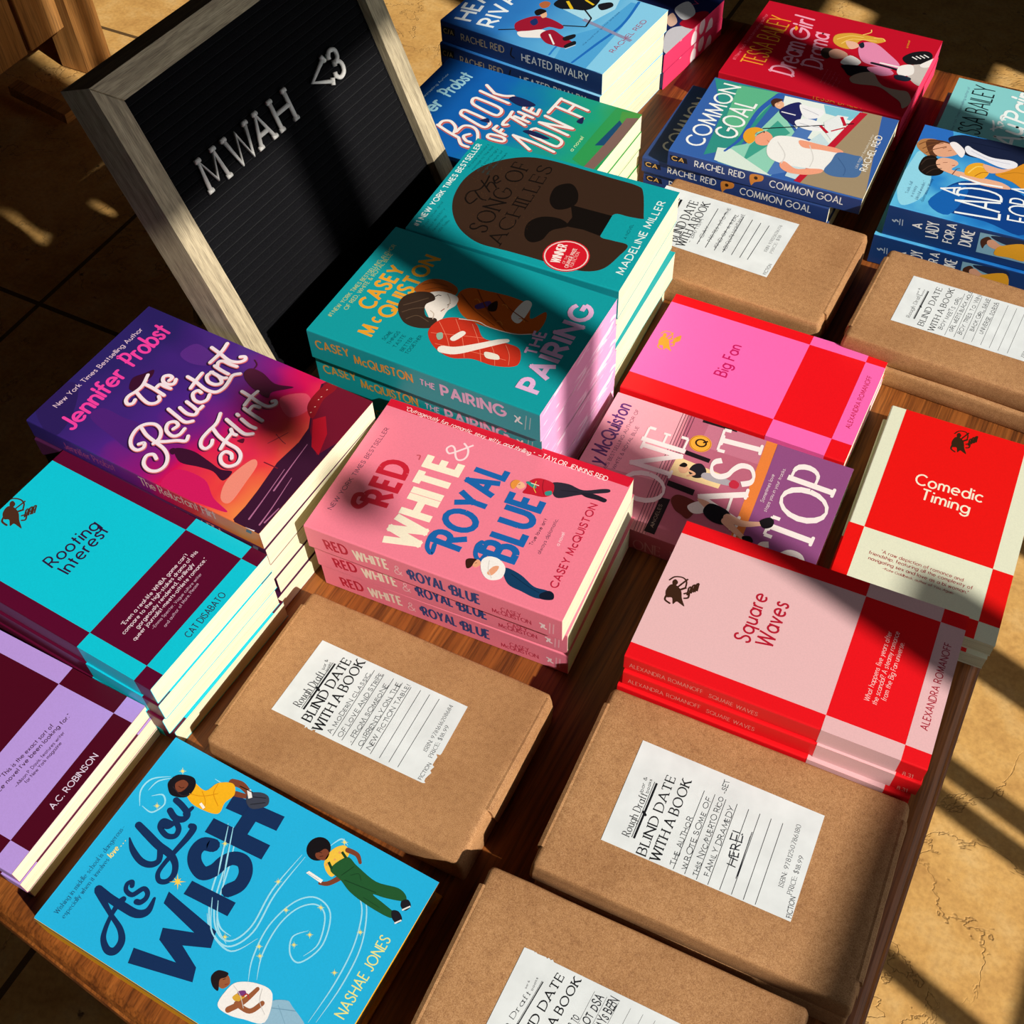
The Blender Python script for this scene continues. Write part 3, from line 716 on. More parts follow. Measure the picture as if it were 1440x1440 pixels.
def board_letter(ch, label, px0, h0, hh, wd, slant=0.0, ang=0.0, rev=1):
    """one white plastic letter pressed into the felt; px0, h0 = lower left corner on the board, hh = height, wd = width"""
    w, st = glyph(ch); fy = hh/10; fx = wd/max(w, .1)
    mb = MB()
    def Mp(p, z): 
        X, Y = p[0]*fx, p[1]*fy
        return (px0 + X*math.cos(ang)-Y*math.sin(ang), h0 + X*math.sin(ang)+Y*math.cos(ang), z)
    r = 2.0
    serif = []
    for kind, pts in st:
        mb.tube([Mp(p, -6.6) for p in pts], r, 8)
        for e, nb in ((pts[0], pts[1]), (pts[-1], pts[-2])):
            cnt = sum(1 for k2, p2 in st for pp in (p2 if k2 == 'l' else (p2[0], p2[-1])) if abs(pp[0]-e[0]) < .3 and abs(pp[1]-e[1]) < .3)
            if cnt == 1 and min(abs(e[1]-t) for t in (0, 10)) < .2 or ch in '<3': serif.append(e)
        if ch in 'MW':
            for e in pts[1:-1]:
                if (ch == 'M' and e[1] > 9) or (ch == 'W' and e[1] > 9.8): serif.append(e)
    if ch == 'A': serif.append((4, 10))
    hw = 2.6/fx
    for e in serif:
        if ch == '<':
            for sg in (-1,):
                d = Vector((7*fx, (e[1]-5)*fy, 0)).normalized(); q = Vector((-d.y, d.x, 0)); c = Vector(Mp(e, -6.6))
                mb.tube([tuple(c-q*3.0), tuple(c+q*3.0)], r*1.05, 8)
        elif ch == '3':
            c = Vector(Mp(e, -6.6)); mb.tube([tuple(c+Vector((-.5, -2.4, 0))), tuple(c+Vector((.5, 2.4, 0)))], r*1.05, 8)
        else: mb.tube([Mp((e[0]-hw, e[1]), -6.6), Mp((e[0]+hw, e[1]), -6.6)], r*1.05, 8)
    for kind, pts in st[:1]:
        c = Mp(pts[0], -6.6); mb.tube([c, (c[0], c[1], -10.5)], 0.9, 6)
    o = mb.build('plastic_letter', M['plastic'], None, smooth=True)
    o.matrix_world = board.matrix_world.copy()
    tag(o, label, 'letter', 'white letters on the board'); return o
board_letter('M', 'white plastic letter M, first from the left on the black board', 51.5, 214.3, 25.0, 22.5)
board_letter('W', 'white plastic letter W between the M and the A on the black board', 84.5, 214.3, 25.0, 26.5)
board_letter('A', 'white plastic letter A between the W and the H on the black board', 115.0, 214.8, 25.0, 18.0)
board_letter('H', 'white plastic letter H closing the word on the black board', 142.8, 215.2, 24.6, 18.8)
board_letter('<', 'white plastic less-than sign forming the point of the heart on the black board', 194.0, 216.5, 25.5, 21.5)
board_letter('3', 'white plastic figure 3 forming the lobes of the heart on the black board', 221.5, 217.5, 23.8, 11.8)


# ================================================================ PRINTED DESIGNS, millimetres on each sheet
# P polygon, B rounded shape, E ellipse, S brush curve, L ruled line, T lettering
LAY = {
 'rwrb': (-38.9, 88.9, 0.0536, 138.7, 209.0),
 'pair': (-120.8, 228.5, 0.0047, 139.5, 208.3),
 'ach': (-112.6, 369.4, 0.0354, 138.1, 197.4),
 'ols': (99.1, 231.1, 0.0321, 132.5, 208.7),
 'sw': (220.2, 93.1, 0.0475, 124.2, 204.3),
 'root': (-257.8, -61.9, -0.0554, 127.9, 203.5),
 'fan': (93.8, 369.8, 0.0156, 130.3, 200.9),
 'rel': (-282.4, 67.5, -0.0402, 146.5, 229.3),
 'hr': (-275.5, 709.3, -0.0931, 139.2, 200.6),
 'cg': (12.8, 660.8, 0.0392, 139.2, 197.5),
 'cg2': (-15.7, 663.6, 0.011, 135.0, 196.7),
 'dream': (1.3, 829.2, 0.003, 159.8, 202.3),
 'lady': (237.8, 654.1, 0.0369, 136.5, 203.0),
 'comed': (310.8, 449.8, -1.528, 127.0, 203.0),
 'robin': (-285.0, -207.9, -0.0084, 135.9, 213.0),
 'wish': (-49.7, -223.3, -0.024, 145.0, 218.0),
 'pink': (-270.9, 858.3, -0.1338, 135.9, 209.0),
 'aup': (241.5, 786.4, 0.0262, 138.0, 209.0),
 'P3': (204.7, -203.9, 0.0436, 140.0, 212.0),
 'P1': (-27.6, -71.5, 0.0137, 140.0, 208.1),
 'P2': (221.2, -53.2, 0.0439, 139.9, 211.5),
 'Pbl': (21.7, 514.5, -0.01, 139.4, 205.0),
 'Pbr': (248.2, 500.5, -0.0187, 128.5, 192.0),
 'botm': (-250.8, 525.8, -0.0276, 150.0, 225.2),
}
ART = {
 'rwrb': [
  ('P','#d3152f',[(142.4,-3.8),(141.9,210.6),(129.1,208),(131,-0.39)]),
  ('T','#fbe9e6','"Outrageously fun...romantic, sexy, witty, and thrilling."',132,15.5,1.6,3.9,113.7,1.2,'sans',0.15,1,0),
  ('T','#fbe9e6','_TAYLOR JENKINS REID',129.7,132.7,1.6,4.3,58.3,1.4,'sans',0,1,0),
  ('T','#33203f','NEW YORK TIMES BESTSELLER',20.8,12.1,0.0194,3.5,88.9,1.2,'sans',0,1,0),
  ('T','#c81f34','RED',39.4,49.4,-0.0657,20.4,44.5,2.6,'sans',0,0.8,0),
  ('S','#c81f34',[(37.3,32.6),(31.6,29.4),(33.5,23.9),(40.5,22.3),(43,25.6)],4.2),
  ('S','#c8505e',[(93.9,46.8),(94.4,49.2),(90.7,50)],1.1),
  ('T','#fbd6d8','&',101.2,82.5,0.007,17.7,19.9,0.9,'sans',0,1,0),
  ('T','#f7ead0','WHITE',11.5,86.3,-0.0422,25.6,89.8,2.7,'sans',0,0.7,0),
  ('T','#1a62a8','ROYAL',25,117.4,0.0089,24,83.5,2.5,'sans',0,0.75,0),
  ('S','#1a62a8',[(23.2,97.8),(15.4,99.1),(19.1,93.8),(27.9,91.7),(33.3,93)],3.4),
  ('T','#1a62a8','BLUE',30.7,156.3,-0.0238,24.6,61.9,2.5,'sans',0,0.8,0),
  ('S','#1a62a8',[(28.9,135.9),(23.4,134.1),(27.2,129.1),(34.7,127.1),(39,128.7)],3.4),
  ('B','#2a2733',[(110.2,153.9),(113.9,165.5),(112.8,178.1),(119.8,191.3),(121.2,196.3),(118.1,196.3),(112.5,186.2),(107,176.5),(98.5,164),(101.5,157.7)]),
  ('B','#211d29',[(109.9,177.3),(112.5,186.2),(112.2,194.3),(111.2,197.9),(108.2,196.9),(108.2,191),(107.5,182.3)]),
  ('B','#c4182c',[(102.8,136.7),(108.7,140.2),(110.9,146.4),(109.5,155.2),(100.4,158.1),(95,153.4),(93.5,143.9),(92.6,137.2),(98.1,137.8)]),
  ('B','#2f8f84',[(102.4,135.8),(104.4,137.4),(102.1,144.2),(99.8,143.1)]),
  ('B','#2f8f84',[(99.7,152.3),(102.6,156.1),(99.5,157.9),(97,154.5)]),
  ('B','#f1b48c',[(100.5,128.4),(101.7,133),(98.8,136.4),(95.1,134),(96,130.1)]),
  ('B','#e8903c',[(97.8,125.1),(101.7,126.9),(102.1,130.8),(98.7,130.3),(93.3,129.7),(93.9,126.9)]),
  ('B','#123a5e',[(22.4,153.3),(25.7,155.7),(23.8,167.3),(18.6,179.2),(19.2,188.5),(18.1,193.8),(14.3,194.5),(10.2,184.9),(11.3,172.9),(13.2,161.5)]),
  ('B','#101a2c',[(14.6,185.8),(19.4,190.4),(18.4,194.6),(14.1,196.1),(11.6,191.8),(11.2,187.3)]),
  ('B','#f3ece6',[(24.7,135.5),(29.6,139.1),(30.1,146.8),(25,154),(16.2,155.2),(11.5,149.6),(12.2,143.4),(17.9,137.7)]),
  ('B','#e9a27c',[(15.8,143.7),(22.4,145.4),(24.5,149),(20.7,149.6),(15.2,147.5)]),
  ('B','#e9a27c',[(21.6,130),(23.9,133.5),(20.9,136.3),(17.1,134.2),(17.5,131.4)]),
  ('B','#3a1c14',[(19.5,125.1),(22.3,126.7),(23.6,131.7),(20.5,131.2),(15.7,130.9),(13.9,128.4)]),
  ('S','#e9c84a',[(106.5,142.2),(100.3,142.9),(96.5,146.2)],0.53),
  ('S','#8c0f1e',[(109.8,146.9),(102.9,148.9),(96.9,153)],0.53),
  ('S','#f1e6da',[(103.5,139.4),(103.5,145.6)],0.63),
  ('S','#3a1a14',[(98.3,131.1),(99.2,132.1)],0.42),
  ('S','#d8cdc6',[(26.3,140.7),(19.2,143.2),(13.2,148.4)],0.49),
  ('S','#0a2440',[(21.9,160.3),(17.5,174),(15.2,184.6)],0.48),
  ('S','#3a1a14',[(20,132.2),(20.9,133.2)],0.39),
  ('S','#16141b',[(106.2,162.7),(109.6,175.4)],0.42),
  ('T','#3a2140',"True love isn't",50.6,163.7,0.0298,2.6,26.5,1.1,'sans',0,1,0),
  ('T','#3a2140','always diplomatic.',45.8,172,-0.0061,2.7,34.5,1.1,'sans',0,1,0),
  ('T','#fbe3e4','a novel',58,181.8,-0.0587,2.6,12.8,1.1,'sans',0,1,0),
  ('T','#c01c3c','CASEY McQUISTON',23.2,195,-0.0216,5.5,80.9,1.6,'sans',0,1,0),
 ],
 'pair': [
  ('T','#c3c06e','#1 NEW YORK TIMES BESTSELLING AUTHOR',20.7,10.1,0.0299,3.6,98,1.3,'sans',0,1,0),
  ('T','#c3c06e','OF RED, WHITE & ROYAL BLUE',33.2,17.5,-0.0211,3.6,74.8,1.3,'sans',0,1,0),
  ('T','#e8a02a','CASEY',41.5,34.9,0.0153,13.5,54.8,2.2,'sans',0,0.8,0),
  ('T','#e8a02a','M',15.6,51.6,-0.0375,12.3,11.2,2.2,'sans',0,1,0),
  ('T','#e8a02a','c',30.9,48.1,0.0968,10.7,5.2,2.4,'sans',0,1,0),
  ('T','#e8a02a','QUISTON',39.5,54.3,0.0041,13.2,80.3,2.2,'sans',0,0.8,0),
  ('T','#06484e','SOME',16.7,63,0.1039,3,10.9,1.4,'sans',0,1,0),
  ('T','#06484e','THINGS',14.4,68.9,0.0374,2.9,16,1.4,'sans',0,1,0),
  ('T','#06484e','TASTE',13.4,75.1,0.0271,2.9,15.5,1.4,'sans',0,1,0),
  ('T','#06484e','BETTER',12.4,82.2,0.0243,2.9,16.5,1.4,'sans',0,1,0),
  ('T','#06484e','TOGETHER',11.5,87.3,0.0186,2.9,22.6,1.4,'sans',0,1,0),
  ('B','#a8531d',[(78.9,53.9),(93.1,58.8),(98.4,71.5),(94.7,85.3),(85.9,87.6),(82,75.6),(78.1,67.4),(75.1,61.3)]),
  ('B','#c4591a',[(88.6,89.4),(99.1,94.5),(102.4,110.7),(104.4,129.9),(102,147.5),(88.3,155.7),(100.6,163.1),(88.8,167.7),(73.9,165.4),(67.7,149),(65.1,130.6),(66.3,109.9),(74.4,97.3)]),
  ('B','#efe4d8',[(73.3,65),(84.8,74),(85.5,90.4),(76.4,94.2),(67.9,91.3),(57.6,92),(47,91.6),(55.6,80.4)]),
  ('B','#38281f',[(53.3,53.4),(66.4,50.8),(76.4,58),(80.2,68.8),(74.8,75.8),(65.8,71.9),(54.8,78.8),(55.7,88),(46.5,90.7),(40.2,79),(41.4,65.6)]),
  ('S','#5b4635',[(58,55.8),(65.7,62.9),(73.8,69.9)],0.81),
  ('S','#5b4635',[(50.5,58.9),(57.8,65),(62.5,72.5)],0.8),
  ('S','#5b4635',[(45.1,65.9),(52.3,72),(50.1,83.5)],0.8),
  ('B','#c8321f',[(40.5,89),(55.3,90.7),(63.8,101.2),(65,118.2),(52.8,132.2),(55.3,148.1),(54.2,163.3),(38.1,169.7),(29.9,154.2),(29,135.2),(22.9,119),(27.7,101.4)]),
  ('S','#e8765a',[(53.9,91.5),(40.3,106.3),(25.5,117.6)],0.53),
  ('S','#e8765a',[(62.4,101.9),(45.5,117.1),(27.5,128.7)],0.53),
  ('S','#e8765a',[(62.6,116.9),(46.5,131.4),(29.2,142.5)],0.52),
  ('S','#e8765a',[(40.1,91.8),(47.2,113.6),(52.8,132.2)],0.52),
  ('S','#e8765a',[(30.9,100.8),(35.7,131.8),(38.9,159.1)],0.52),
  ('S','#e8765a',[(52,137.6),(41.9,147.4),(30.5,153.9)],0.51),
  ('S','#e8765a',[(53.6,151.5),(45,159.1),(35.1,163.5)],0.51),
  ('S','#efe4d8',[(27.9,108.8),(31.3,119.2),(42.8,132.7),(53.5,144.2),(58.1,150.3)],[7.7,8.2,6.6,5.6,4.1]),
  ('B','#efe4d8',[(41.4,108.6),(52,112.8),(50.7,117.2),(40.1,113.1)]),
  ('B','#e9e0cf',[(39.8,140.4),(41.4,150.6),(37.1,154),(34.5,144.5)]),
  ('B','#8fb09a',[(40.7,96.5),(44,99.7),(38.8,103.1),(35.8,100.5)]),
  ('B','#f1eae0',[(84.4,140.3),(104.7,141.9),(103,149.5),(80.3,149.9)]),
  ('B','#5a3a7a',[(83.2,108.3),(92.3,116),(88.5,119.3),(79.9,112.6)]),
  ('B','#2c1a12',[(88,118.3),(95.2,122.1),(84.8,126.4),(81.9,120.4)]),
  ('S','#8e3c12',[(89.8,91.9),(77.9,110.2),(68.9,133.5)],0.81),
  ('S','#8e3c12',[(100,101.7),(82,120.6),(67.2,144.3)],0.82),
  ('S','#8e3c12',[(102.4,118.3),(92,134.1),(84.5,155.2)],0.81),
  ('S','#f0e6da',[(63.6,104.3),(67.3,119.4),(65.6,130.3),(67.3,151.7),(73.9,165.4)],0.79),
  ('S','#2c1a12',[(77.7,74.2),(80.4,75.4),(80.8,77.8)],0.81),
  ('S','#2c1a12',[(73.5,88.1),(76.2,89.2)],0.67),
  ('S','#8a3a2a',[(65,86.8),(68.4,87.9)],0.8),
  ('S','#c9b6a4',[(61.9,78.8),(59.7,83.1),(54.4,85.2)],0.8),
  ('S','#c9b6a4',[(84.9,81.7),(78.7,87.7),(70.7,89.7)],0.82),
  ('S','#e0843a',[(88.7,104.8),(89.9,107.2),(87.2,110.7)],0.81),
  ('S','#e0843a',[(92.7,128),(93.8,130.4),(91.2,133.8)],0.8),
  ('S','#e0843a',[(84.3,147.4),(85.4,149.7),(82.8,153.1)],0.79),
  ('S','#e0843a',[(73.8,132.9),(75,135.3),(72.4,138.7)],0.79),
  ('S','#7a3a14',[(86.2,57.5),(91.6,64.9),(93,77.2)],0.83),
  ('S','#7a3a14',[(81.4,62.9),(88.3,72),(89.2,83.2)],0.82),
  ('T','#e3b4da','THE',53,177.9,-0.1394,9,27.1,2.2,'sans',0,1,0),
  ('T','#e3b4da','PAIRING',17.1,197.4,-0.0044,16.7,105,2.5,'sans',0,0.7,0),
 ],
 'ach': [
  ('B','#38251a',[(41.5,23.6),(59.5,17.5),(82.2,16.3),(103.8,23.3),(120.9,38.5),(131.1,55.8),(134.6,76.1),(134.2,103.4),(132.9,135.9),(131.9,159.9),(125.2,168.4),(95.9,180.6),(91.8,181.2),(89.8,169.3),(88.4,157.1),(74.8,155.2),(56.7,156.8),(55.6,168.3),(55,182.6),(39.9,181.1),(20.7,175.6),(11.3,163.6),(8.5,143.7),(8.6,118.5),(8.1,93.2),(7.2,67.7),(14.3,48.4),(25.9,34.3)]),
  ('B','#120c09',[(83.9,97.4),(101.7,95.1),(111.2,105.5),(102.5,116.2),(88.1,121),(77.4,115.3),(74.3,106.2)]),
  ('P','#120c09',[(84.5,117.4),(85.1,155.9),(56.7,156.8),(58.5,140.5),(56.7,124.6),(69.7,125.3)]),
  ('B','#120c09',[(32,97.7),(47.9,93.6),(59.9,101.1),(63.8,116.2),(57.6,126.8),(46.7,116.2),(32.4,113.8),(26.1,106.4)]),
  ('T','#120c09','SONG OF',20.7,65.7,-0.0339,15.8,100.1,1.2,'serif',0,1,0),
  ('T','#120c09','ACHILLES',12,84.8,-0.0227,13.1,113.9,1.2,'serif',0,1,0),
  ('S','#120c09',[(59.6,38.7),(51.1,36.2),(55.5,29.4),(65,28.3),(72.2,35.1),(82.3,36),(92.3,34.6)],1.5),
  ('S','#120c09',[(67.9,32.9),(60.9,41.8),(60.6,46.8)],1.5),
  ('S','#120c09',[(83.8,30.9),(72.2,44.8)],1.4),
  ('S','#120c09',[(76.6,39.4),(84,39),(84.7,42.5),(80.1,47.5)],1.4),
  ('S','#120c09',[(87,41.9),(92.7,43.4),(95.5,39.9),(91,39.4),(85.4,44.3),(90,47)],1.4),
  ('E','#9a6a38',48.7,69.1,0.14,0.14,0),
  ('E','#9a6a38',60,45.4,0.14,0.14,0),
  ('E','#9a6a38',40.4,96.4,0.14,0.14,0),
  ('E','#9a6a38',84.1,21.6,0.14,0.14,0),
  ('E','#9a6a38',60.4,28.3,0.14,0.14,0),
  ('E','#9a6a38',58.4,27.8,0.14,0.14,0),
  ('E','#9a6a38',90.7,55.5,0.14,0.14,0),
  ('E','#9a6a38',62.4,71.1,0.14,0.14,0),
  ('E','#9a6a38',49,32.2,0.14,0.14,0),
  ('E','#9a6a38',68,39.2,0.14,0.14,0),
  ('E','#9a6a38',43.4,53.2,0.14,0.14,0),
  ('E','#9a6a38',96.9,37.7,0.14,0.14,0),
  ('E','#9a6a38',42.1,71.9,0.14,0.14,0),
  ('E','#9a6a38',87.3,32.9,0.14,0.14,0),
  ('E','#9a6a38',24.5,69.8,0.14,0.14,0),
  ('E','#9a6a38',62.5,91.7,0.14,0.14,0),
  ('E','#9a6a38',45.1,94.8,0.14,0.14,0),
  ('E','#9a6a38',101.5,30.9,0.14,0.14,0),
  ('E','#9a6a38',64.8,68.3,0.14,0.14,0),
  ('E','#9a6a38',88.4,36.2,0.14,0.14,0),
  ('E','#9a6a38',66.8,50.1,0.14,0.14,0),
  ('E','#9a6a38',79.8,34,0.14,0.14,0),
  ('E','#9a6a38',32.9,70.4,0.14,0.14,0),
  ('E','#9a6a38',88.6,52.1,0.14,0.14,0),
  ('E','#9a6a38',64.9,42.1,0.14,0.14,0),
  ('E','#9a6a38',86.7,26,0.14,0.14,0),
  ('E','#9a6a38',105.5,38.7,0.14,0.14,0),
  ('E','#9a6a38',78.6,49.7,0.14,0.14,0),
  ('E','#9a6a38',49.1,79.6,0.14,0.14,0),
  ('E','#9a6a38',53.9,76.2,0.14,0.14,0),
  ('E','#9a6a38',47.9,57.2,0.14,0.14,0),
  ('E','#9a6a38',55.6,51,0.14,0.14,0),
  ('E','#9a6a38',67,44.4,0.14,0.14,0),
  ('E','#9a6a38',79.1,19.5,0.14,0.14,0),
  ('E','#9a6a38',103.4,72.2,0.14,0.14,0),
  ('E','#9a6a38',57.4,74.6,0.14,0.14,0),
  ('E','#9a6a38',74.2,68.7,0.14,0.14,0),
  ('E','#9a6a38',109.6,42.7,0.14,0.14,0),
  ('E','#9a6a38',83.5,18,0.14,0.14,0),
  ('E','#9a6a38',52.1,38,0.14,0.14,0),
  ('E','#9a6a38',18.2,59.2,0.14,0.14,0),
  ('E','#9a6a38',67.1,69.2,0.14,0.14,0),
  ('E','#9a6a38',93.5,58.3,0.14,0.14,0),
  ('E','#9a6a38',46.3,95.9,0.14,0.14,0),
  ('E','#9a6a38',73.8,69.1,0.14,0.14,0),
  ('E','#9a6a38',52.6,87.2,0.14,0.14,0),
  ('E','#9a6a38',33.1,84.1,0.14,0.14,0),
  ('E','#9a6a38',82.1,58.6,0.14,0.14,0),
  ('E','#9a6a38',96,46.1,0.14,0.14,0),
  ('E','#9a6a38',38.2,49.5,0.14,0.14,0),
  ('E','#9a6a38',31.1,93.5,0.14,0.14,0),
  ('E','#9a6a38',71.1,79,0.14,0.14,0),
  ('E','#9a6a38',57,32.8,0.14,0.14,0),
  ('E','#9a6a38',50.9,93.8,0.14,0.14,0),
  ('E','#9a6a38',70,54.1,0.14,0.14,0),
  ('E','#9a6a38',89.3,25.6,0.14,0.14,0),
  ('E','#9a6a38',20.6,50.2,0.14,0.14,0),
  ('E','#9a6a38',103.3,48.8,0.14,0.14,0),
  ('E','#9a6a38',106.6,31,0.14,0.14,0),
  ('E','#9a6a38',38.2,50.7,0.14,0.14,0),
  ('E','#9a6a38',72,64.7,0.14,0.14,0),
  ('E','#9a6a38',46.8,50.9,0.14,0.14,0),
  ('E','#9a6a38',83.7,80.4,0.14,0.14,0),
  ('E','#9a6a38',15,53.7,0.14,0.14,0),
  ('E','#9a6a38',36.9,74.1,0.14,0.14,0),
  ('E','#9a6a38',80.2,26.7,0.14,0.14,0),
  ('E','#9a6a38',35.5,85.1,0.14,0.14,0),
  ('E','#9a6a38',103.2,27.4,0.14,0.14,0),
  ('E','#9a6a38',95,68.6,0.14,0.14,0),
  ('E','#9a6a38',104.5,55.4,0.14,0.14,0),
  ('E','#9a6a38',40.4,83,0.14,0.14,0),
  ('E','#9a6a38',85.1,63.7,0.14,0.14,0),
  ('E','#9a6a38',105.9,53.7,0.14,0.14,0),
  ('E','#9a6a38',69,42.5,0.14,0.14,0),
  ('E','#9a6a38',108.4,63.2,0.14,0.14,0),
  ('E','#9a6a38',48.7,91.6,0.14,0.14,0),
  ('E','#9a6a38',90.4,78.3,0.14,0.14,0),
  ('E','#9a6a38',83,27.8,0.14,0.14,0),
  ('E','#9a6a38',32.8,95.6,0.14,0.14,0),
  ('E','#9a6a38',72.9,67.6,0.14,0.14,0),
  ('E','#9a6a38',31,59.6,0.14,0.14,0),
  ('E','#9a6a38',114.2,60.1,0.14,0.14,0),
  ('E','#9a6a38',29.4,55.5,0.14,0.14,0),
  ('E','#9a6a38',92.3,68.8,0.14,0.14,0),
  ('E','#9a6a38',67.1,41,0.14,0.14,0),
  ('E','#9a6a38',105.3,40.6,0.14,0.14,0),
  ('E','#9a6a38',71.5,77.8,0.14,0.14,0),
  ('E','#9a6a38',98.4,60.7,0.14,0.14,0),
  ('E','#9a6a38',55.1,94.4,0.14,0.14,0),
  ('E','#9a6a38',22.4,67.8,0.14,0.14,0),
  ('E','#9a6a38',40.6,83.2,0.14,0.14,0),
  ('E','#9a6a38',90.6,62.2,0.14,0.14,0),
  ('E','#9a6a38',98.9,42.1,0.14,0.14,0),
  ('E','#9a6a38',78,84.5,0.14,0.14,0),
  ('E','#9a6a38',114.8,56.7,0.14,0.14,0),
  ('E','#9a6a38',107,35.5,0.14,0.14,0),
  ('E','#9a6a38',80.9,76.7,0.14,0.14,0),
  ('E','#9a6a38',107.3,39.6,0.14,0.14,0),
  ('E','#9a6a38',64.2,35.8,0.14,0.14,0),
  ('E','#9a6a38',58.6,60.5,0.14,0.14,0),
  ('E','#9a6a38',81.1,58.2,0.14,0.14,0),
  ('E','#9a6a38',101.4,48.2,0.14,0.14,0),
  ('E','#9a6a38',33.8,57.4,0.14,0.14,0),
  ('E','#9a6a38',83.3,23.9,0.14,0.14,0),
  ('E','#9a6a38',61.7,41.2,0.14,0.14,0),
  ('E','#9a6a38',96.9,39.2,0.14,0.14,0),
  ('E','#9a6a38',44.1,80.1,0.14,0.14,0),
  ('E','#9a6a38',50.6,70,0.14,0.14,0),
  ('E','#9a6a38',106.3,29.5,0.14,0.14,0),
  ('E','#9a6a38',76.6,47.6,0.14,0.14,0),
  ('E','#9a6a38',103.1,45.8,0.14,0.14,0),
  ('E','#9a6a38',31.2,55.4,0.14,0.14,0),
  ('E','#9a6a38',68.6,39.2,0.14,0.14,0),
  ('E','#9a6a38',98.2,72.1,0.14,0.14,0),
  ('E','#9a6a38',39.1,45.7,0.14,0.14,0),
  ('E','#d5182a',22.2,140.8,19.7,19.7,0),
  ('E','#e9cfc8',22.2,140.8,18.6,18.6,0),
  ('E','#d5182a',22.2,140.8,17.4,17.4,0),
  ('T','#f7e9e2','WINNER',11.2,139,-0.1053,7.5,23.6,2.2,'sans',0,1,0),
  ('T','#f3b8b2','OF THE',12.2,143.6,-0.0772,2.1,10.9,1.5,'sans',0,1,0),
  ('T','#f7e0d8','ORANGE PRIZE',8.6,148.2,-0.104,3,25.2,1.7,'sans',0,1,0),
  ('T','#f3b8b2','FOR FICTION',11.2,151.5,-0.1041,2.6,19.4,1.5,'sans',0,1,0),
  ('T','#e8f3ee','#1 NEW YORK TIMES BESTSELLER',5.4,9.2,-0.0092,4.8,125.6,1.9,'sans',0,1,0),
  ('T','#0a4a50','A NOVEL',61.6,178.4,-0.059,2.4,20.2,1.3,'sans',0,1,0),
  ('T','#e8f3ee','MADELINE MILLER',19.1,192.9,-0.0172,6.2,101.6,1.7,'sans',0,1,0),
  ('T','#0b4f54','"Fast, true and',6.2,14.7,-0.0223,2.2,37.2,1.2,'sans',0,1,0),
  ('T','#0b4f54','incredibly',6,19.6,-0.0049,2.2,30.8,1.2,'sans',0,1,0),
  ('T','#0b4f54','rewarding."',5.8,24.6,0.0196,2.2,24.5,1.2,'sans',0,1,0),
  ('T','#0b4f54','_USA Today',5.6,29.5,0.0595,2.2,18.3,1.2,'sans',0,1,0),
  ('T','#0b4f54','"At once a scholar\'s',94.8,12.6,0.0397,2.1,38.8,1.2,'sans',0,1,0),
  ('T','#0b4f54','homage to The Iliad',94.4,17.5,0.0527,2.1,38,1.2,'sans',0,1,0),
  ('T','#0b4f54','and startlingly',93.9,22.5,0.0659,2.1,37.2,1.2,'sans',0,1,0),
  ('T','#0b4f54','original work of',93.5,27.4,0.0794,2.1,36.4,1.2,'sans',0,1,0),
  ('T','#0b4f54','art."_Ann Patchett',93,32.3,0.0938,2.1,35.7,1.2,'sans',0,1,0),
 ],
 'rel': [
  ('B','#4c1f74',[(26.6,42.9),(38.7,44.3),(39.1,66.1),(38.7,85.9),(16.6,95.5),(19.6,71.2)]),
  ('B','#5a2a86',[(115.5,60.1),(130.6,65.1),(126.3,86),(116,89.4),(110.7,74)]),
  ('B','#2b1b58',[(13.3,-2.5),(42.6,-2.2),(47,11.6),(19.3,29.6),(-2.6,30.3)]),
  ('B','#d0185c',[(-1.6,139.2),(17.7,136.7),(20.9,161.6),(10.1,179.4),(4.7,197),(1.5,177.4)]),
  ('B','#e8506a',[(114.3,162.5),(128.3,177.7),(117.7,190),(101.7,181.1)]),
  ('B','#ef8a78',[(12.7,184),(29.5,177.4),(52.8,181.7),(51.3,188.5),(34.5,191.3),(12.6,193)]),
  ('P','#3b1430',[(1.6,204.7),(-6.7,219),(-1.2,231.6),(152.4,236.1),(152,188.5),(142.6,182.6),(131.2,187.4),(117.1,191.4),(99.8,201.2),(84.3,203),(60.5,200.6),(31.3,204.1),(15.2,205.2)]),
  ('P','#71122a',[(145,183.7),(152,188.5),(150.9,231.7),(98.7,229.5),(80.5,222.6),(97.9,203.9),(117.6,192.3)]),
  ('P','#b01226',[(108.5,198.9),(116.3,205.6),(101.9,217.2),(81.2,224),(85.5,214.2)]),
  ('B','#8c1420',[(115.5,188.4),(126.3,184.7),(144.3,185.7),(152.1,191.9),(143,196.2),(129.6,194),(109.7,198.1)]),
  ('E','#e9b0a0',120.2,192.5,0.7,0.4,0.5),
  ('E','#e9b0a0',131.3,190.7,0.7,0.4,0.5),
  ('E','#e9b0a0',139.7,190.2,0.7,0.4,0.5),
  ('E','#e9b0a0',147,190.7,0.7,0.4,0.5),
  ('E','#e9b0a0',113.8,193.1,0.7,0.4,0.5),
  ('E','#e9b0a0',127.8,190.5,0.7,0.4,0.5),
  ('S','#b06a90',[(7.1,214.8),(28.4,212.8),(57.5,209.5)],[1.3,0.81,0.46]),
  ('S','#b06a90',[(6.7,224.8),(25.1,223.2),(53.4,219.2)],[1.3,0.8,0.46]),
  ('S','#b06a90',[(37.1,214.8),(62.9,212.1),(85.7,210.1)],[1.3,0.83,0.48]),
  ('S','#b06a90',[(10.1,226.8),(25.5,228.1)],[1.3,0.81]),
  ('P','#e8d9e2',[(-0.05,216),(0.97,225),(-3,225.2),(-4.1,217.5)]),
  ('T','#e9c9d9','New York Times Bestselling Author',21.5,12.6,0.0202,4.7,100.8,1.2,'sans',0,1.1,0),
  ('T','#ef3f9f','Jennifer',9.6,40,-0.0434,15.3,66.8,1.9,'hand',0.12,0.45,0),
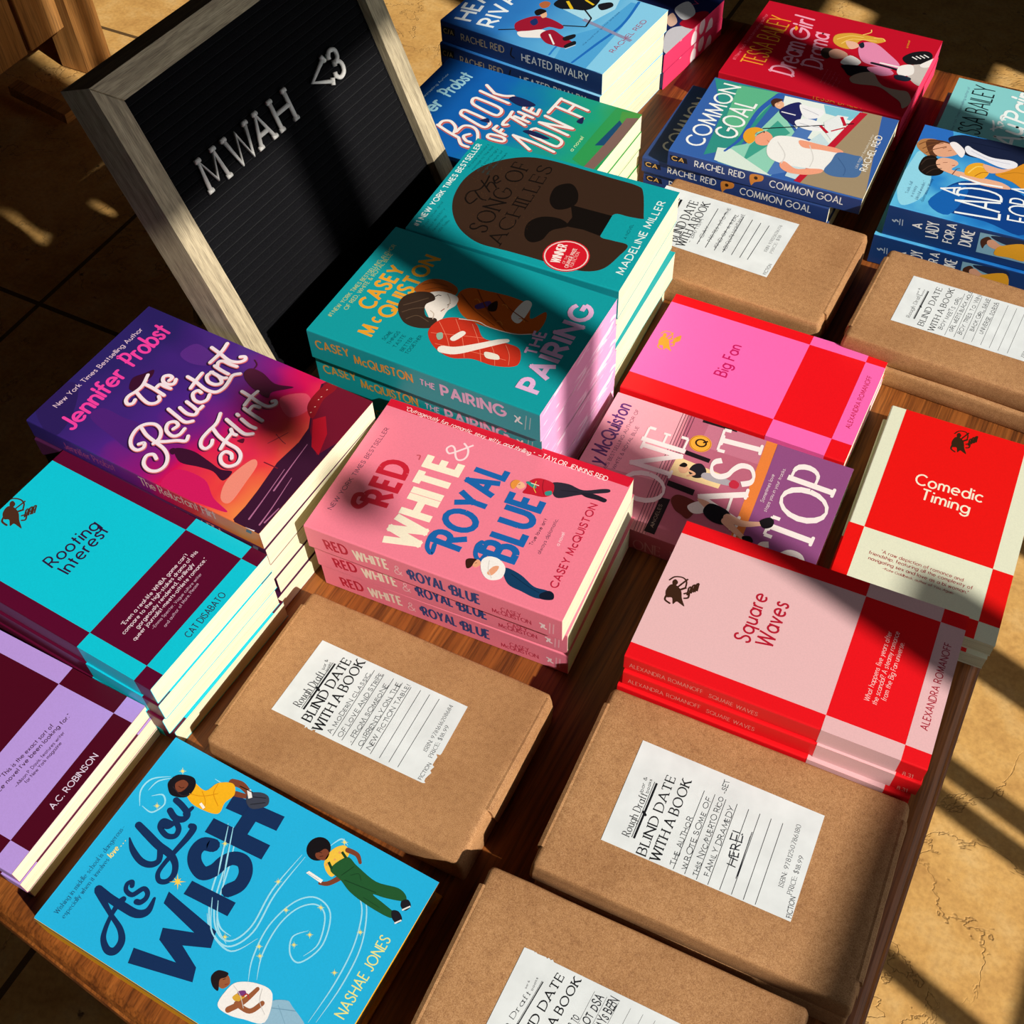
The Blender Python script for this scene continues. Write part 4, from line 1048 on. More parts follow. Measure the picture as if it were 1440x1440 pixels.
  ('T','#ef3f9f','Probst',85.4,35.5,0.0229,17.2,46.8,1.9,'hand',0.12,0.45,0),
  ('S','#2b1136',[(57.1,61.9),(53.1,63),(50.6,60.1),(52.8,56.1),(57.8,54.8),(64.1,56.5),(71.9,57),(82.8,53)],4.8),
  ('S','#2b1136',[(64.4,56.6),(60.7,65.9),(59.2,73.8),(61.9,78.7),(66.3,79.4),(68.9,76.2)],4.8),
  ('S','#2b1136',[(73.9,57.1),(73.5,66.7),(71.8,79.2)],4.8),
  ('S','#2b1136',[(75.7,68.1),(79.5,68.8),(79.6,73.8),(80,79.1)],4.8),
  ('S','#2b1136',[(86.2,72.4),(89.8,72.7),(90.6,68.8),(87.5,65.9),(83.2,68.7),(82.5,74.3),(85.4,77.9),(89.8,76.5)],4.8),
  ('S','#2b1136',[(22.8,95.4),(25.8,98.4),(21.8,101.1),(17.5,98.1),(18.6,91.5),(24.8,86.1),(33.9,83.8),(40.9,86.6),(44.6,93.4),(42,101),(35.4,105.6),(28.6,105.2)],4.5),
  ('S','#2b1136',[(36.5,86.6),(32.9,94.7),(30.7,105.3),(28.5,115.8),(23.7,123.4),(16.2,127.4),(9.2,125.6),(6.7,119.2),(9.6,111.8),(16.5,108.6),(20.3,112.2),(18,117.1)],4.6),
  ('S','#2b1136',[(31,105),(34.7,111.8),(39.9,119.2),(42.8,125.4),(47.7,123.9)],4.5),
  ('S','#2b1136',[(47.5,108.9),(52.4,109.8),(54.1,105.3),(50.3,101.8),(44.2,104.9),(41.8,112.7),(45.1,116.8),(52.3,116.6)],4.6),
  ('S','#2b1136',[(62,91.9),(59.4,102.9),(57.7,112.3),(61.5,117.1)],4.7),
  ('S','#2b1136',[(67.6,98.9),(65.4,107.9),(67.2,114.1),(71.2,113.9)],4.7),
  ('S','#2b1136',[(75.2,99.6),(73.5,107.2),(72.5,113),(77.4,114)],4.7),
  ('S','#2b1136',[(88.2,103.7),(88.5,99.9),(84.2,98.6),(79.8,103.3),(79.5,109.3),(83.9,112.7),(89.7,111)],4.8),
  ('S','#2b1136',[(96.6,83),(95.4,92.3),(92.6,104.7),(94,113.5),(100.2,116.5),(107.5,115.8),(115,114.4),(119.5,118.4)],4.8),
  ('S','#2b1136',[(105.3,90.8),(97.8,91.6),(87.8,93.2)],4.9),
  ('S','#2b1136',[(110.2,97.5),(104.7,96.4),(100.3,101.2),(100.5,108.4),(104.7,111.2),(108.9,104.8),(109.7,96.4)],4.9),
  ('S','#2b1136',[(109.1,103.4),(108.9,108.7),(110.4,111.5)],4.9),
  ('S','#2b1136',[(116.6,94.6),(115.2,102.7),(114.6,110.2)],4.9),
  ('S','#2b1136',[(116.4,97.2),(121.3,94.9),(124,97.6),(123.9,104.9),(124.4,111)],4.9),
  ('S','#2b1136',[(131.8,79.3),(129.4,90.3),(126.8,101.5),(129,109),(133.5,112.3),(136.3,110.1),(134.6,106.8)],5),
  ('S','#2b1136',[(141.6,87.8),(131.9,89.5),(117.6,89.1)],5),
  ('S','#2b1136',[(53.4,143.2),(49.1,145.3),(44.1,144),(44.5,139),(50.4,135.2),(59.2,134.6),(68.6,134.9),(78.1,131.2)],4.5),
  ('S','#2b1136',[(63.2,135.6),(59,144.7),(56.7,155.1),(55.5,165.4),(51.4,172.1),(44.1,174.5),(38.5,170.4),(39,163.6),(43.9,158.8),(48.9,159.3),(49.4,164.4),(45.9,167.8)],4.6),
  ('S','#2b1136',[(66.3,151.8),(57.5,152.5),(49.5,154.3)],4.6),
  ('S','#2b1136',[(69,148.8),(66.2,152.8),(66.3,156.1)],4.6),
  ('S','#2b1136',[(75.5,139.4),(72.7,149.3),(70.2,160.8),(73.5,166.7)],4.6),
  ('S','#2b1136',[(83.8,143.2),(83.4,144.9)],4.7),
  ('S','#2b1136',[(81.5,149.2),(79.2,158.6),(79.2,165)],4.6),
  ('S','#2b1136',[(91.4,144.2),(89.5,154),(87.8,164.8)],4.7),
  ('S','#2b1136',[(91.3,149.1),(96.8,149.2),(98,154.4)],4.7),
  ('S','#2b1136',[(104.8,131.7),(103.3,142.4),(101.5,152.6),(102,160.1),(106.4,163.6),(109.3,161.5),(107.8,159.4)],4.8),
  ('S','#2b1136',[(110.7,142.9),(103,141.9),(94,142.7)],4.8),
  ('S','#d86a72',[(57.5,62.5),(53.6,63.6),(51,60.7),(53.2,56.8),(58.3,55.4),(64.5,57.1),(72.3,57.6),(83.3,53.6)],3.6),
  ('S','#d86a72',[(64.8,57.2),(61.2,66.5),(59.7,74.5),(62.3,79.3),(66.8,80),(69.4,76.8)],3.6),
  ('S','#d86a72',[(74.4,57.7),(74,67.3),(72.2,79.8)],3.6),
  ('S','#d86a72',[(76.2,68.7),(80,69.4),(80,74.5),(80.4,79.8)],3.6),
  ('S','#d86a72',[(86.6,73),(90.2,73.3),(91.1,69.5),(88,66.5),(83.7,69.4),(82.9,74.9),(85.9,78.5),(90.3,77.1)],3.6),
  ('S','#d86a72',[(23.3,96),(26.2,99),(22.3,101.7),(17.9,98.7),(19.1,92.1),(25.2,86.8),(34.3,84.5),(41.4,87.2),(45.1,94),(42.5,101.6),(35.9,106.2),(29,105.8)],3.4),
  ('S','#d86a72',[(37,87.2),(33.3,95.3),(31.1,105.9),(28.9,116.4),(24.1,124),(16.6,128),(9.7,126.2),(7.1,119.8),(10.1,112.4),(16.9,109.2),(20.7,112.8),(18.5,117.7)],3.5),
  ('S','#d86a72',[(31.4,105.7),(35.1,112.4),(40.3,119.8),(43.2,126),(48.1,124.5)],3.4),
  ('S','#d86a72',[(48,109.5),(52.8,110.4),(54.6,105.9),(50.8,102.4),(44.6,105.5),(42.2,113.3),(45.6,117.4),(52.7,117.2)],3.5),
  ('S','#d86a72',[(62.5,92.5),(59.9,103.5),(58.1,112.9),(61.9,117.7)],3.5),
  ('S','#d86a72',[(68,99.5),(65.8,108.5),(67.7,114.8),(71.7,114.5)],3.5),
  ('S','#d86a72',[(75.6,100.3),(74,107.8),(73,113.6),(77.9,114.6)],3.5),
  ('S','#d86a72',[(88.7,104.3),(89,100.5),(84.7,99.2),(80.2,103.9),(79.9,110),(84.4,113.3),(90.2,111.6)],3.6),
  ('S','#d86a72',[(97,83.6),(95.9,92.9),(93.1,105.3),(94.5,114.2),(100.7,117.2),(107.9,116.5),(115.5,115),(119.9,119.1)],3.6),
  ('S','#d86a72',[(105.7,91.5),(98.2,92.2),(88.3,93.8)],3.7),
  ('S','#d86a72',[(110.7,98.1),(105.2,97),(100.8,101.9),(100.9,109),(105.2,111.8),(109.4,105.5),(110.1,97)],3.6),
  ('S','#d86a72',[(109.6,104.1),(109.3,109.3),(110.9,112.1)],3.6),
  ('S','#d86a72',[(117,95.3),(115.6,103.3),(115.1,110.8)],3.7),
  ('S','#d86a72',[(116.8,97.9),(121.8,95.6),(124.5,98.3),(124.3,105.5),(124.9,111.6)],3.7),
  ('S','#d86a72',[(132.3,79.9),(129.9,90.9),(127.3,102.1),(129.5,109.6),(133.9,113),(136.8,110.8),(135,107.5)],3.8),
  ('S','#d86a72',[(142.1,88.4),(132.3,90.2),(118.1,89.7)],3.8),
  ('S','#d86a72',[(53.8,143.8),(49.5,145.9),(44.5,144.6),(45,139.6),(50.8,135.8),(59.7,135.3),(69,135.5),(78.5,131.9)],3.4),
  ('S','#d86a72',[(63.6,136.2),(59.4,145.4),(57.1,155.7),(56,166),(51.8,172.7),(44.5,175.1),(39,171),(39.4,164.2),(44.3,159.3),(49.3,159.9),(49.9,165.1),(46.4,168.4)],3.5),
  ('S','#d86a72',[(66.7,152.4),(58,153.1),(49.9,154.9)],3.4),
  ('S','#d86a72',[(69.4,149.4),(66.7,153.4),(66.8,156.7)],3.4),
  ('S','#d86a72',[(75.9,140),(73.2,149.9),(70.7,161.4),(73.9,167.3)],3.5),
  ('S','#d86a72',[(84.3,143.8),(83.8,145.5)],3.5),
  ('S','#d86a72',[(82,149.9),(79.6,159.2),(79.6,165.6)],3.5),
  ('S','#d86a72',[(91.8,144.8),(89.9,154.6),(88.2,165.4)],3.5),
  ('S','#d86a72',[(91.7,149.7),(97.3,149.8),(98.4,155)],3.5),
  ('S','#d86a72',[(105.2,132.3),(103.8,143),(102,153.2),(102.4,160.8),(106.8,164.2),(109.8,162.2),(108.2,160)],3.6),
  ('S','#d86a72',[(111.2,143.5),(103.5,142.5),(94.5,143.3)],3.6),
  ('B','#3a0f2c',[(64.8,49.7),(75.2,44.4),(83.8,49.3),(90.6,53.5),(83.5,57.1),(73.8,55.5),(65.5,56.5)]),
  ('B','#3a0f2c',[(31.9,123.7),(36,126.2),(38.4,138.2),(36.3,153.8),(34.2,166.8),(36.7,176.2),(26.3,175.4),(29.8,163.6),(28.2,151.1),(24.9,135.4)]),
  ('B','#3a0f2c',[(30.2,120.5),(33.8,122.2),(31.3,126.6),(27.7,124.9)]),
  ('B','#4a0f30',[(122.4,120.7),(129.4,122.5),(129.8,134.2),(124.9,149.8),(129,165.6),(116.7,153.6),(109.8,154.2),(111.4,141.2),(116,128.1)]),
  ('S','#4a0f30',[(129.3,125),(134.9,124.3),(138.3,119.3)],1.1),
  ('S','#7a2238',[(72.2,182.7),(79.5,186.2),(88.3,189.9)],0.52),
  ('S','#7a2238',[(82.6,182.8),(79.3,190.9),(78.3,195.1)],0.53),
  ('S','#7a1a2e',[(55.7,191.8),(55.8,204.1)],1),
  ('B','#5a0f2a',[(62.7,160.3),(67.2,163.7),(63,165.8)]),
  ('S','#f0dfe6',[(58,61.8),(54,62.8),(51.5,59.9),(53.6,56),(58.7,54.6),(65,56.4),(72.8,56.8),(83.8,52.9)],3),
  ('S','#f0dfe6',[(65.2,56.4),(61.6,65.8),(60.1,73.7),(62.8,78.5),(67.2,79.2),(69.8,76.1)],3),
  ('S','#f0dfe6',[(74.8,56.9),(74.4,66.6),(72.7,79.1)],3.1),
  ('S','#f0dfe6',[(76.6,68),(80.4,68.6),(80.5,73.7),(80.9,79)],3),
  ('S','#f0dfe6',[(87,72.2),(90.7,72.5),(91.6,68.7),(88.5,65.7),(84.1,68.6),(83.4,74.1),(86.3,77.8),(90.8,76.3)],3.1),
  ('S','#f0dfe6',[(23.6,95.3),(26.6,98.3),(22.6,100.9),(18.3,98),(19.5,91.4),(25.6,86),(34.7,83.7),(41.8,86.4),(45.5,93.3),(42.9,100.9),(36.3,105.5),(29.4,105)],2.9),
  ('S','#f0dfe6',[(37.4,86.4),(33.7,94.6),(31.5,105.2),(29.3,115.7),(24.5,123.3),(17,127.3),(10,125.5),(7.5,119.1),(10.4,111.7),(17.3,108.5),(21.1,112.1),(18.9,117)],2.9),
  ('S','#f0dfe6',[(31.8,104.9),(35.5,111.7),(40.7,119.1),(43.6,125.3),(48.5,123.8)],2.9),
  ('S','#f0dfe6',[(48.4,108.8),(53.2,109.7),(55,105.2),(51.2,101.6),(45,104.8),(42.6,112.6),(46,116.7),(53.1,116.5)],2.9),
  ('S','#f0dfe6',[(62.9,91.8),(60.3,102.8),(58.6,112.2),(62.3,117)],3),
  ('S','#f0dfe6',[(68.5,98.8),(66.3,107.8),(68.1,114),(72.1,113.7)],3),
  ('S','#f0dfe6',[(76,99.5),(74.4,107.1),(73.4,112.9),(78.3,113.8)],3),
  ('S','#f0dfe6',[(89.1,103.6),(89.5,99.8),(85.1,98.5),(80.7,103.1),(80.3,109.2),(84.8,112.6),(90.6,110.9)],3),
  ('S','#f0dfe6',[(97.5,82.8),(96.3,92.1),(93.5,104.5),(94.9,113.4),(101.2,116.4),(108.4,115.7),(116,114.2),(120.4,118.3)],3.1),
  ('S','#f0dfe6',[(106.2,90.7),(98.7,91.4),(88.8,93.1)],3.1),
  ('S','#f0dfe6',[(111.2,97.3),(105.6,96.2),(101.2,101.1),(101.4,108.2),(105.6,111.1),(109.8,104.7),(110.6,96.3)],3.1),
  ('S','#f0dfe6',[(110,103.3),(109.8,108.6),(111.3,111.4)],3.1),
  ('S','#f0dfe6',[(117.5,94.5),(116.1,102.5),(115.5,110)],3.1),
  ('S','#f0dfe6',[(117.3,97.1),(122.2,94.8),(125,97.5),(124.8,104.7),(125.4,110.9)],3.1),
  ('S','#f0dfe6',[(132.8,79.1),(130.4,90.1),(127.8,101.4),(129.9,108.8),(134.4,112.2),(137.3,110),(135.5,106.7)],3.2),
  ('S','#f0dfe6',[(142.6,87.6),(132.8,89.4),(118.6,88.9)],3.2),
  ('S','#f0dfe6',[(54.2,143.1),(49.9,145.2),(44.9,143.9),(45.4,138.9),(51.2,135.1),(60.1,134.5),(69.5,134.8),(79,131.1)],2.9),
  ('S','#f0dfe6',[(64,135.4),(59.8,144.6),(57.5,155),(56.4,165.3),(52.2,172),(44.9,174.4),(39.4,170.3),(39.8,163.5),(44.7,158.7),(49.7,159.2),(50.3,164.3),(46.8,167.7)],2.9),
  ('S','#f0dfe6',[(67.1,151.7),(58.4,152.4),(50.3,154.2)],2.9),
  ('S','#f0dfe6',[(69.9,148.7),(67.1,152.7),(67.2,156)],2.9),
  ('S','#f0dfe6',[(76.3,139.3),(73.6,149.2),(71.1,160.7),(74.3,166.6)],3),
  ('S','#f0dfe6',[(84.7,143.1),(84.2,144.8)],3),
  ('S','#f0dfe6',[(82.4,149.2),(80,158.5),(80,164.9)],2.9),
  ('S','#f0dfe6',[(92.2,144.1),(90.3,153.9),(88.7,164.7)],3),
  ('S','#f0dfe6',[(92.2,149),(97.7,149),(98.9,154.3)],3),
  ('S','#f0dfe6',[(105.7,131.6),(104.2,142.3),(102.4,152.5),(102.8,160),(107.3,163.5),(110.2,161.4),(108.7,159.3)],3),
  ('S','#f0dfe6',[(111.6,142.8),(103.9,141.8),(94.9,142.6)],3),
 ],
 'root': [
  ('P','#0cc3d8',[(13.1,0),(115.8,0),(115.8,136.2),(13.1,136.2)]),
  ('P','#0cc3d8',[(0,136.2),(13.1,136.2),(13.1,189),(0,189)]),
  ('P','#0cc3d8',[(115.8,136.2),(128.9,136.2),(128.9,189),(115.8,189)]),
  ('P','#0cc3d8',[(13.1,189),(115.8,189),(115.8,203.5),(13.1,203.5)]),
  ('T','#2a0f38','Rooting',40.2,73.6,0.0969,10.8,46.7,1.4,'sans',0,1,0),
  ('T','#2a0f38','Interest',41.8,87.8,-0.0207,10.8,45.3,1.4,'sans',0,1,0),
  ('T','#ecd6e0','"Even a real-life WNBA game can\'t',29.4,153.2,-0.0075,3.1,69.8,1.4,'sans',0,1,0),
  ('T','#ecd6e0','compare to the high-stakes drama of this',24.1,158.4,-0.0112,3.1,80.6,1.4,'sans',0,1,0),
  ('T','#ecd6e0','gorgeously rendered, thrillingly',32.4,163.8,-0.0225,3.1,62.5,1.4,'sans',0,1,0),
  ('T','#ecd6e0','queer journalist-meets-athlete romance."',24,168.6,-0.0125,3.1,79.2,1.4,'sans',0,1,0),
  ('T','#c9a6bb','_Emma Specter, Vogue culture writer',37.5,173.4,-0.0103,2.4,53.3,1.2,'sans',0,1,0),
  ('T','#c9a6bb','and author of More, Please',43.2,179.7,-0.0828,2.4,40.2,1.2,'sans',0,1,0),
  ('T','#2a0f38','CAT DISABATO',44.8,200.1,-0.0146,5.2,41.1,1.4,'sans',0,1,0),
  ('B','#4a2a1c',[(59,4),(65.1,2.8),(67,7.5),(65,14.5),(59.9,20.5),(55.4,27.4),(55.5,23.2),(55.6,19),(52.6,18),(56.5,13.2),(55,9)]),
  ('B','#4a2a1c',[(68.8,1.6),(71.1,2.5),(69.8,6.3),(66.7,7),(66,4.3)]),
  ('S','#4a2a1c',[(68.1,-1.1),(72.4,0.35),(74.8,6.2),(73.6,11.6),(69.5,14.9)],1.2),
  ('L','#4a2a1c',[(66.5,9.7),(75.8,11)],1.3),
  ('L','#4a2a1c',[(64.9,12.9),(69.2,16)],1.7),
  ('S','#4a2a1c',[(57.5,7.3),(52.8,9.6),(51.9,15.4)],1.6),
  ('L','#4a2a1c',[(70.1,17.6),(64,21.7)],1.3),
  ('L','#4a2a1c',[(70.1,17.6),(71.7,18.6),(65.4,22.5)],1.2),
  ('L','#4a2a1c',[(67.1,19.8),(68.5,20.8)],1.1),
  ('L','#4a2a1c',[(72.9,18.9),(66.7,23)],1.3),
  ('L','#4a2a1c',[(72.9,18.9),(74.5,19.9),(68.2,23.9)],1.2),
  ('L','#4a2a1c',[(69.9,21.1),(71.3,22.1)],1.1),
  ('L','#4a2a1c',[(75.3,20.6),(69.1,24.8)],1.3),
  ('L','#4a2a1c',[(75.3,20.6),(76.9,21.6),(70.6,25.6)],1.2),
  ('L','#4a2a1c',[(72.2,22.8),(73.7,23.8)],1.1),
  ('S','#4a2a1c',[(64,18.8),(66.3,21.4),(62.8,24.1),(60.8,22)],1.3),
 ],
 'robin': [
  ('P','#4c051c',[(17.2,0),(121.2,0),(121.2,146.3),(17.2,146.3)]),
  ('P','#4c051c',[(0,146.3),(17.2,146.3),(17.2,196.7),(0,196.7)]),
  ('P','#4c051c',[(121.2,146.3),(135.9,146.3),(135.9,196.7),(121.2,196.7)]),
  ('P','#4c051c',[(17.2,196.7),(121.2,196.7),(121.2,213),(17.2,213)]),
  ('T','#3a0d2a','"This is the exact sort of',47.5,161.4,0.0929,3.2,46.8,1.5,'sans',0,1,0),
  ('T','#3a0d2a','romance novel I\'ve been looking for."',25.7,165.6,0.0688,3.2,80.4,1.5,'sans',0,1,0),
  ('T','#3a0d2a','_Allison P. Davis, features writer',46.9,174.4,0.0405,2.5,46.7,1.3,'sans',0,1,0),
  ('T','#3a0d2a','for New York magazine',52.4,178.6,0.0384,2.5,34.1,1.3,'sans',0,1,0),
  ('T','#e3d0e6','A.C. ROBINSON',46.5,207.4,0.0252,4.5,44.4,1.4,'sans',0,1,0),
 ],
 'sw': [
  ('P','#e6b6b8',[(11.9,0),(112.3,0),(112.3,135.8),(11.9,135.8)]),
  ('P','#e6b6b8',[(0,135.8),(11.9,135.8),(11.9,187.5),(0,187.5)]),
  ('P','#e6b6b8',[(112.3,135.8),(124.2,135.8),(124.2,187.5),(112.3,187.5)]),
  ('P','#e6b6b8',[(11.9,187.5),(112.3,187.5),(112.3,204.3),(11.9,204.3)]),
  ('T','#b4142e','Square',42.6,73.4,0.0056,10.6,42.6,1.5,'sans',0,1,0),
  ('T','#b4142e','Waves',45,88.3,0.0214,11.3,39.3,1.5,'sans',0,1,0),
  ('T','#f6c6c4','What happens five years after',32.5,158.5,0.0165,3.4,58.2,1.1,'sans',0.12,1,0),
  ('T','#f6c6c4','the scandal? A steamy romance',31.9,163.8,0.0046,3.4,60.8,1.1,'sans',0.12,1,0),
  ('T','#f6c6c4','from the Big Fan universe.',37.1,168.7,0.0087,3.4,48.5,1.1,'sans',0.12,1,0),
  ('T','#a81430','ALEXANDRA ROMANOFF',27,198,0.0037,4.7,70.6,1.5,'sans',0,1,0),
  ('B','#3c2214',[(60.3,7.1),(66.5,8.3),(67.6,12.5),(64.7,17),(58.8,19.7),(53.4,23.4),(54.1,20.3),(54.9,17.2),(52,15.4),(56.6,13.1),(55.6,9.4)]),
  ('B','#3c2214',[(70.2,8.7),(72.3,10.2),(70.5,12.6),(67.4,12),(67.2,9.8)]),
  ('S','#3c2214',[(70,6.4),(74,9),(75.6,14.2),(73.6,17.8),(69,18.9)],1.1),
  ('L','#3c2214',[(66.8,13.9),(75.9,18.2)],1.2),
  ('L','#3c2214',[(64.8,15.8),(68.6,19.6)],1.5),
  ('S','#3c2214',[(58.3,9),(53.4,9.1),(51.7,13.2)],1.4),
  ('L','#3c2214',[(69.3,21.1),(62.7,22.1)],1.2),
  ('L','#3c2214',[(69.3,21.1),(70.7,22.4),(64,23.2)],1.1),
  ('L','#3c2214',[(66,21.7),(67.3,23)],0.95),
  ('L','#3c2214',[(71.9,23.1),(65.2,24.1)],1.2),
  ('L','#3c2214',[(71.9,23.1),(73.3,24.4),(66.6,25.2)],1.1),
  ('L','#3c2214',[(68.6,23.6),(69.8,24.9)],0.95),
  ('L','#3c2214',[(74,25.2),(67.3,26.2)],1.2),
  ('L','#3c2214',[(74,25.2),(75.4,26.5),(68.6,27.3)],1.1),
  ('L','#3c2214',[(70.7,25.8),(71.9,27)],0.95),
  ('S','#3c2214',[(63.1,19.9),(65,22.6),(61.2,23.5),(59.5,21.2)],1.2),
 ],
 'fan': [
  ('P','#f566b0',[(20.4,0),(118.5,0),(118.5,132.4),(20.4,132.4)]),
  ('P','#f566b0',[(0,132.4),(20.4,132.4),(20.4,183.4),(0,183.4)]),
  ('P','#f566b0',[(118.5,132.4),(131.3,132.4),(131.3,183.4),(118.5,183.4)]),
  ('P','#f566b0',[(20.4,183.4),(118.5,183.4),(118.5,200.9),(20.4,200.9)]),
  ('T','#c0145e','Big Fan',48.5,78.8,-0.0045,10.5,42.3,1.6,'sans',0,1,0),
  ('T','#c01238','ALEXANDRA ROMANOFF',37.2,193.9,-0.0047,4,66.6,1.4,'sans',0,1,0),
  ('B','#d89a2e',[(66,8.7),(72.1,9.2),(73,12.8),(70,17.1),(64,20),(58.6,23.8),(59.4,20.9),(60.2,18.1),(57.4,16.7),(62.1,14.3),(61.3,11.1)]),
  ('B','#d89a2e',[(75.8,9.2),(77.8,10.4),(75.9,12.7),(72.9,12.4),(72.7,10.4)]),
  ('S','#d89a2e',[(75.6,7.2),(79.5,9.2),(80.8,13.7),(78.7,17.1),(74.2,18.4)],1),
  ('L','#d89a2e',[(72.2,14.2),(81,17.2)],1.1),
  ('L','#d89a2e',[(70.2,16),(73.8,19.1)],1.4),
  ('S','#d89a2e',[(63.9,10.5),(59.1,11),(57.3,14.8)],1.3),
  ('L','#d89a2e',[(74.4,20.4),(67.8,21.8)],1.1),
  ('L','#d89a2e',[(74.4,20.4),(75.8,21.4),(69.1,22.7)],1),
  ('L','#d89a2e',[(71.1,21.2),(72.3,22.2)],0.89),
  ('L','#d89a2e',[(76.8,21.9),(70.2,23.3)],1.1),
  ('L','#d89a2e',[(76.8,21.9),(78.2,22.9),(71.5,24.2)],1),
  ('L','#d89a2e',[(73.6,22.7),(74.8,23.7)],0.89),
  ('L','#d89a2e',[(78.8,23.6),(72.2,25.1)],1.1),
  ('L','#d89a2e',[(78.8,23.6),(80.2,24.6),(73.5,25.9)],1),
  ('L','#d89a2e',[(75.5,24.4),(76.8,25.4)],0.89),
  ('S','#d89a2e',[(68.3,19.8),(70.1,22.1),(66.2,23.2),(64.6,21.3)],1.1),
 ],
 'comed': [
  ('P','#e6120f',[(12.3,0),(111.7,0),(111.7,134.9),(12.3,134.9)]),
  ('P','#e6120f',[(0,134.9),(12.3,134.9),(12.3,186.2),(0,186.2)]),
  ('P','#e6120f',[(111.7,134.9),(127,134.9),(127,186.2),(111.7,186.2)]),
  ('P','#e6120f',[(12.3,186.2),(111.7,186.2),(111.7,203),(12.3,203)]),
  ('T','#f0e3cc','Comedic',37.5,76.3,-0.0385,11,53.5,1.5,'sans',0,1,0),
  ('T','#f0e3cc','Timing',45.1,90.2,-0.007,11,38.6,1.5,'sans',0,1,0),
  ('T','#a3202a','"A raw depiction of romance and',30.5,154.6,0.0171,3.1,63.1,1.4,'sans',0,1,0),
  ('T','#a3202a','friendship, featuring all the complexity of',22.1,159.2,0.0127,3.1,79.3,1.4,'sans',0,1,0),
  ('T','#a3202a','navigating sex and love as a bi woman."',23.2,164.4,0.0163,3.1,76.3,1.4,'sans',0,1,0),
  ('T','#b0343a','_Kate Goldbeck, author of You, Again',35.2,169.3,0.0178,2.3,54,1.2,'sans',0,1,0),
  ('B','#33200e',[(54.9,20.9),(56.5,14.4),(60.3,13.5),(64,16.9),(65.8,23.2),(68.6,29.1),(65.9,28.2),(63.3,27.2),(61.5,30.1),(59.9,25.2),(56.6,25.9)]),
  ('B','#33200e',[(57.1,10.5),(58.6,8.4),(60.6,10.4),(59.8,13.7),(57.9,13.8)]),
  ('S','#33200e',[(55.2,10.7),(57.8,6.6),(62.5,5.3),(65.4,7.6),(66,12.4)],1),
  ('L','#33200e',[(61.5,14.4),(65.9,5.2)],1.1),
  ('L','#33200e',[(62.9,16.6),(66.6,12.9)],1.5),
  ('S','#33200e',[(56.4,23.1),(56.1,28.2),(59.5,30.3)],1.4),
  ('L','#33200e',[(67.9,12.3),(68.2,19.3)],1.1),
  ('L','#33200e',[(67.9,12.3),(69.2,10.8),(69.3,18)],1),
  ('L','#33200e',[(68.2,15.8),(69.4,14.5)],0.91),
  ('L','#33200e',[(69.8,9.7),(70.2,16.8)],1.1),
  ('L','#33200e',[(69.8,9.7),(71.1,8.3),(71.3,15.4)],1),
  ('L','#33200e',[(70.1,13.2),(71.3,11.9)],0.91),
  ('L','#33200e',[(71.9,7.6),(72.2,14.7)],1.1),
  ('L','#33200e',[(71.9,7.6),(73.2,6.2),(73.3,13.4)],1),
  ('L','#33200e',[(72.1,11.1),(73.4,9.9)],0.91),
  ('S','#33200e',[(66.3,18.7),(68.9,16.9),(69.3,21),(67.2,22.6)],1.1),
 ],
 'ols': [
  ('P','#d98a96',[(139.4,-1.4),(137.4,74.9),(-33.8,83.9),(-38.8,-3.1)]),
  ('P','#efa6b0',[(139.4,-1.4),(136.3,62.5),(54,66.8),(48.2,-0.57)]),
  ('P','#b9647a',[(136.2,65.7),(135.2,137.7),(-6.3,143.6),(-34.5,82.2)]),
  ('P','#c4748a',[(135.7,84.1),(134.4,135.9),(105,136.5),(104.2,85.1)]),
  ('L','#5a2c40',[(136,60),(45.1,65.2),(-20.2,70.3)],0.52),
  ('L','#5a2c40',[(136,62.5),(45.1,67.6),(-20.1,72.7)],0.51),
  ('L','#5a2c40',[(136,65.1),(45.2,70.1),(-20,75.1)],0.51),
  ('L','#5a2c40',[(136,67.7),(45.2,72.5),(-19.9,77.4)],0.51),
  ('L','#5a2c40',[(135.9,70.3),(45.2,75),(-19.9,79.8)],0.51),
  ('P','#e57f3a',[(138,134.3),(137.9,143.6),(-2.9,151),(-7,141.9)]),
  ('P','#8f4c80',[(136.7,144),(138.3,212.6),(12,209.5),(-3.2,150.2)]),
  ('P','#1c1418',[(134.2,78.2),(135.6,108.6),(131,108.6),(129.7,78.6)]),
  ('P','#1c1418',[(94.9,77.2),(94,98.9),(89.5,98.8),(90.2,77.5)]),
  ('P','#1c1418',[(58.9,75.2),(58.2,98.5),(51.9,98.8),(53.2,75.8)]),
  ('P','#1c1418',[(39.8,75.9),(40.8,83.9),(2.7,85.1),(2.8,76.2)]),
  ('T','#a08a7a','ANGELES',8.4,81.8,-0.0681,2.6,24.8,1.3,'sans',0,1,0),
  ('P','#f1d199',[(85.5,72.7),(82.2,115.5),(67.3,115.1),(65.3,72.3)]),
  ('B','#1f1b22',[(74.2,87),(82.4,88),(86.2,93.9),(80.2,100.2),(72.7,98.8),(69.9,92.7)]),
  ('B','#e8b08a',[(74.2,78),(79.2,79.9),(77.7,85.6),(72.2,85.7),(70.2,81.2)]),
  ('B','#17110f',[(76.8,77.7),(81.5,80),(80.4,83.6),(77,82.4)]),
  ('S','#e8b08a',[(75.3,86.5),(73.8,92.3),(69.5,87.7)],2),
  ('B','#a9a2a8',[(78.2,98.9),(79.9,108.5),(78.8,121.2),(73.7,122),(72,109.3),(72.7,98.8)]),
  ('B','#c02a40',[(76,121.1),(80.9,123.5),(79,128.8),(73.5,128.7),(72.4,123.8)]),
  ('E','#f0a93a',106.5,85.3,9.3,9.3,0),
  ('E','#b9741c',106.5,85.3,8.8,8.8,0),
  ('E','#f0a93a',106.5,85.3,8.2,8.2,0),
  ('T','#2a160c','Q',103,90.1,-0.0606,8.6,8.9,1.8,'sans',0,1,0),
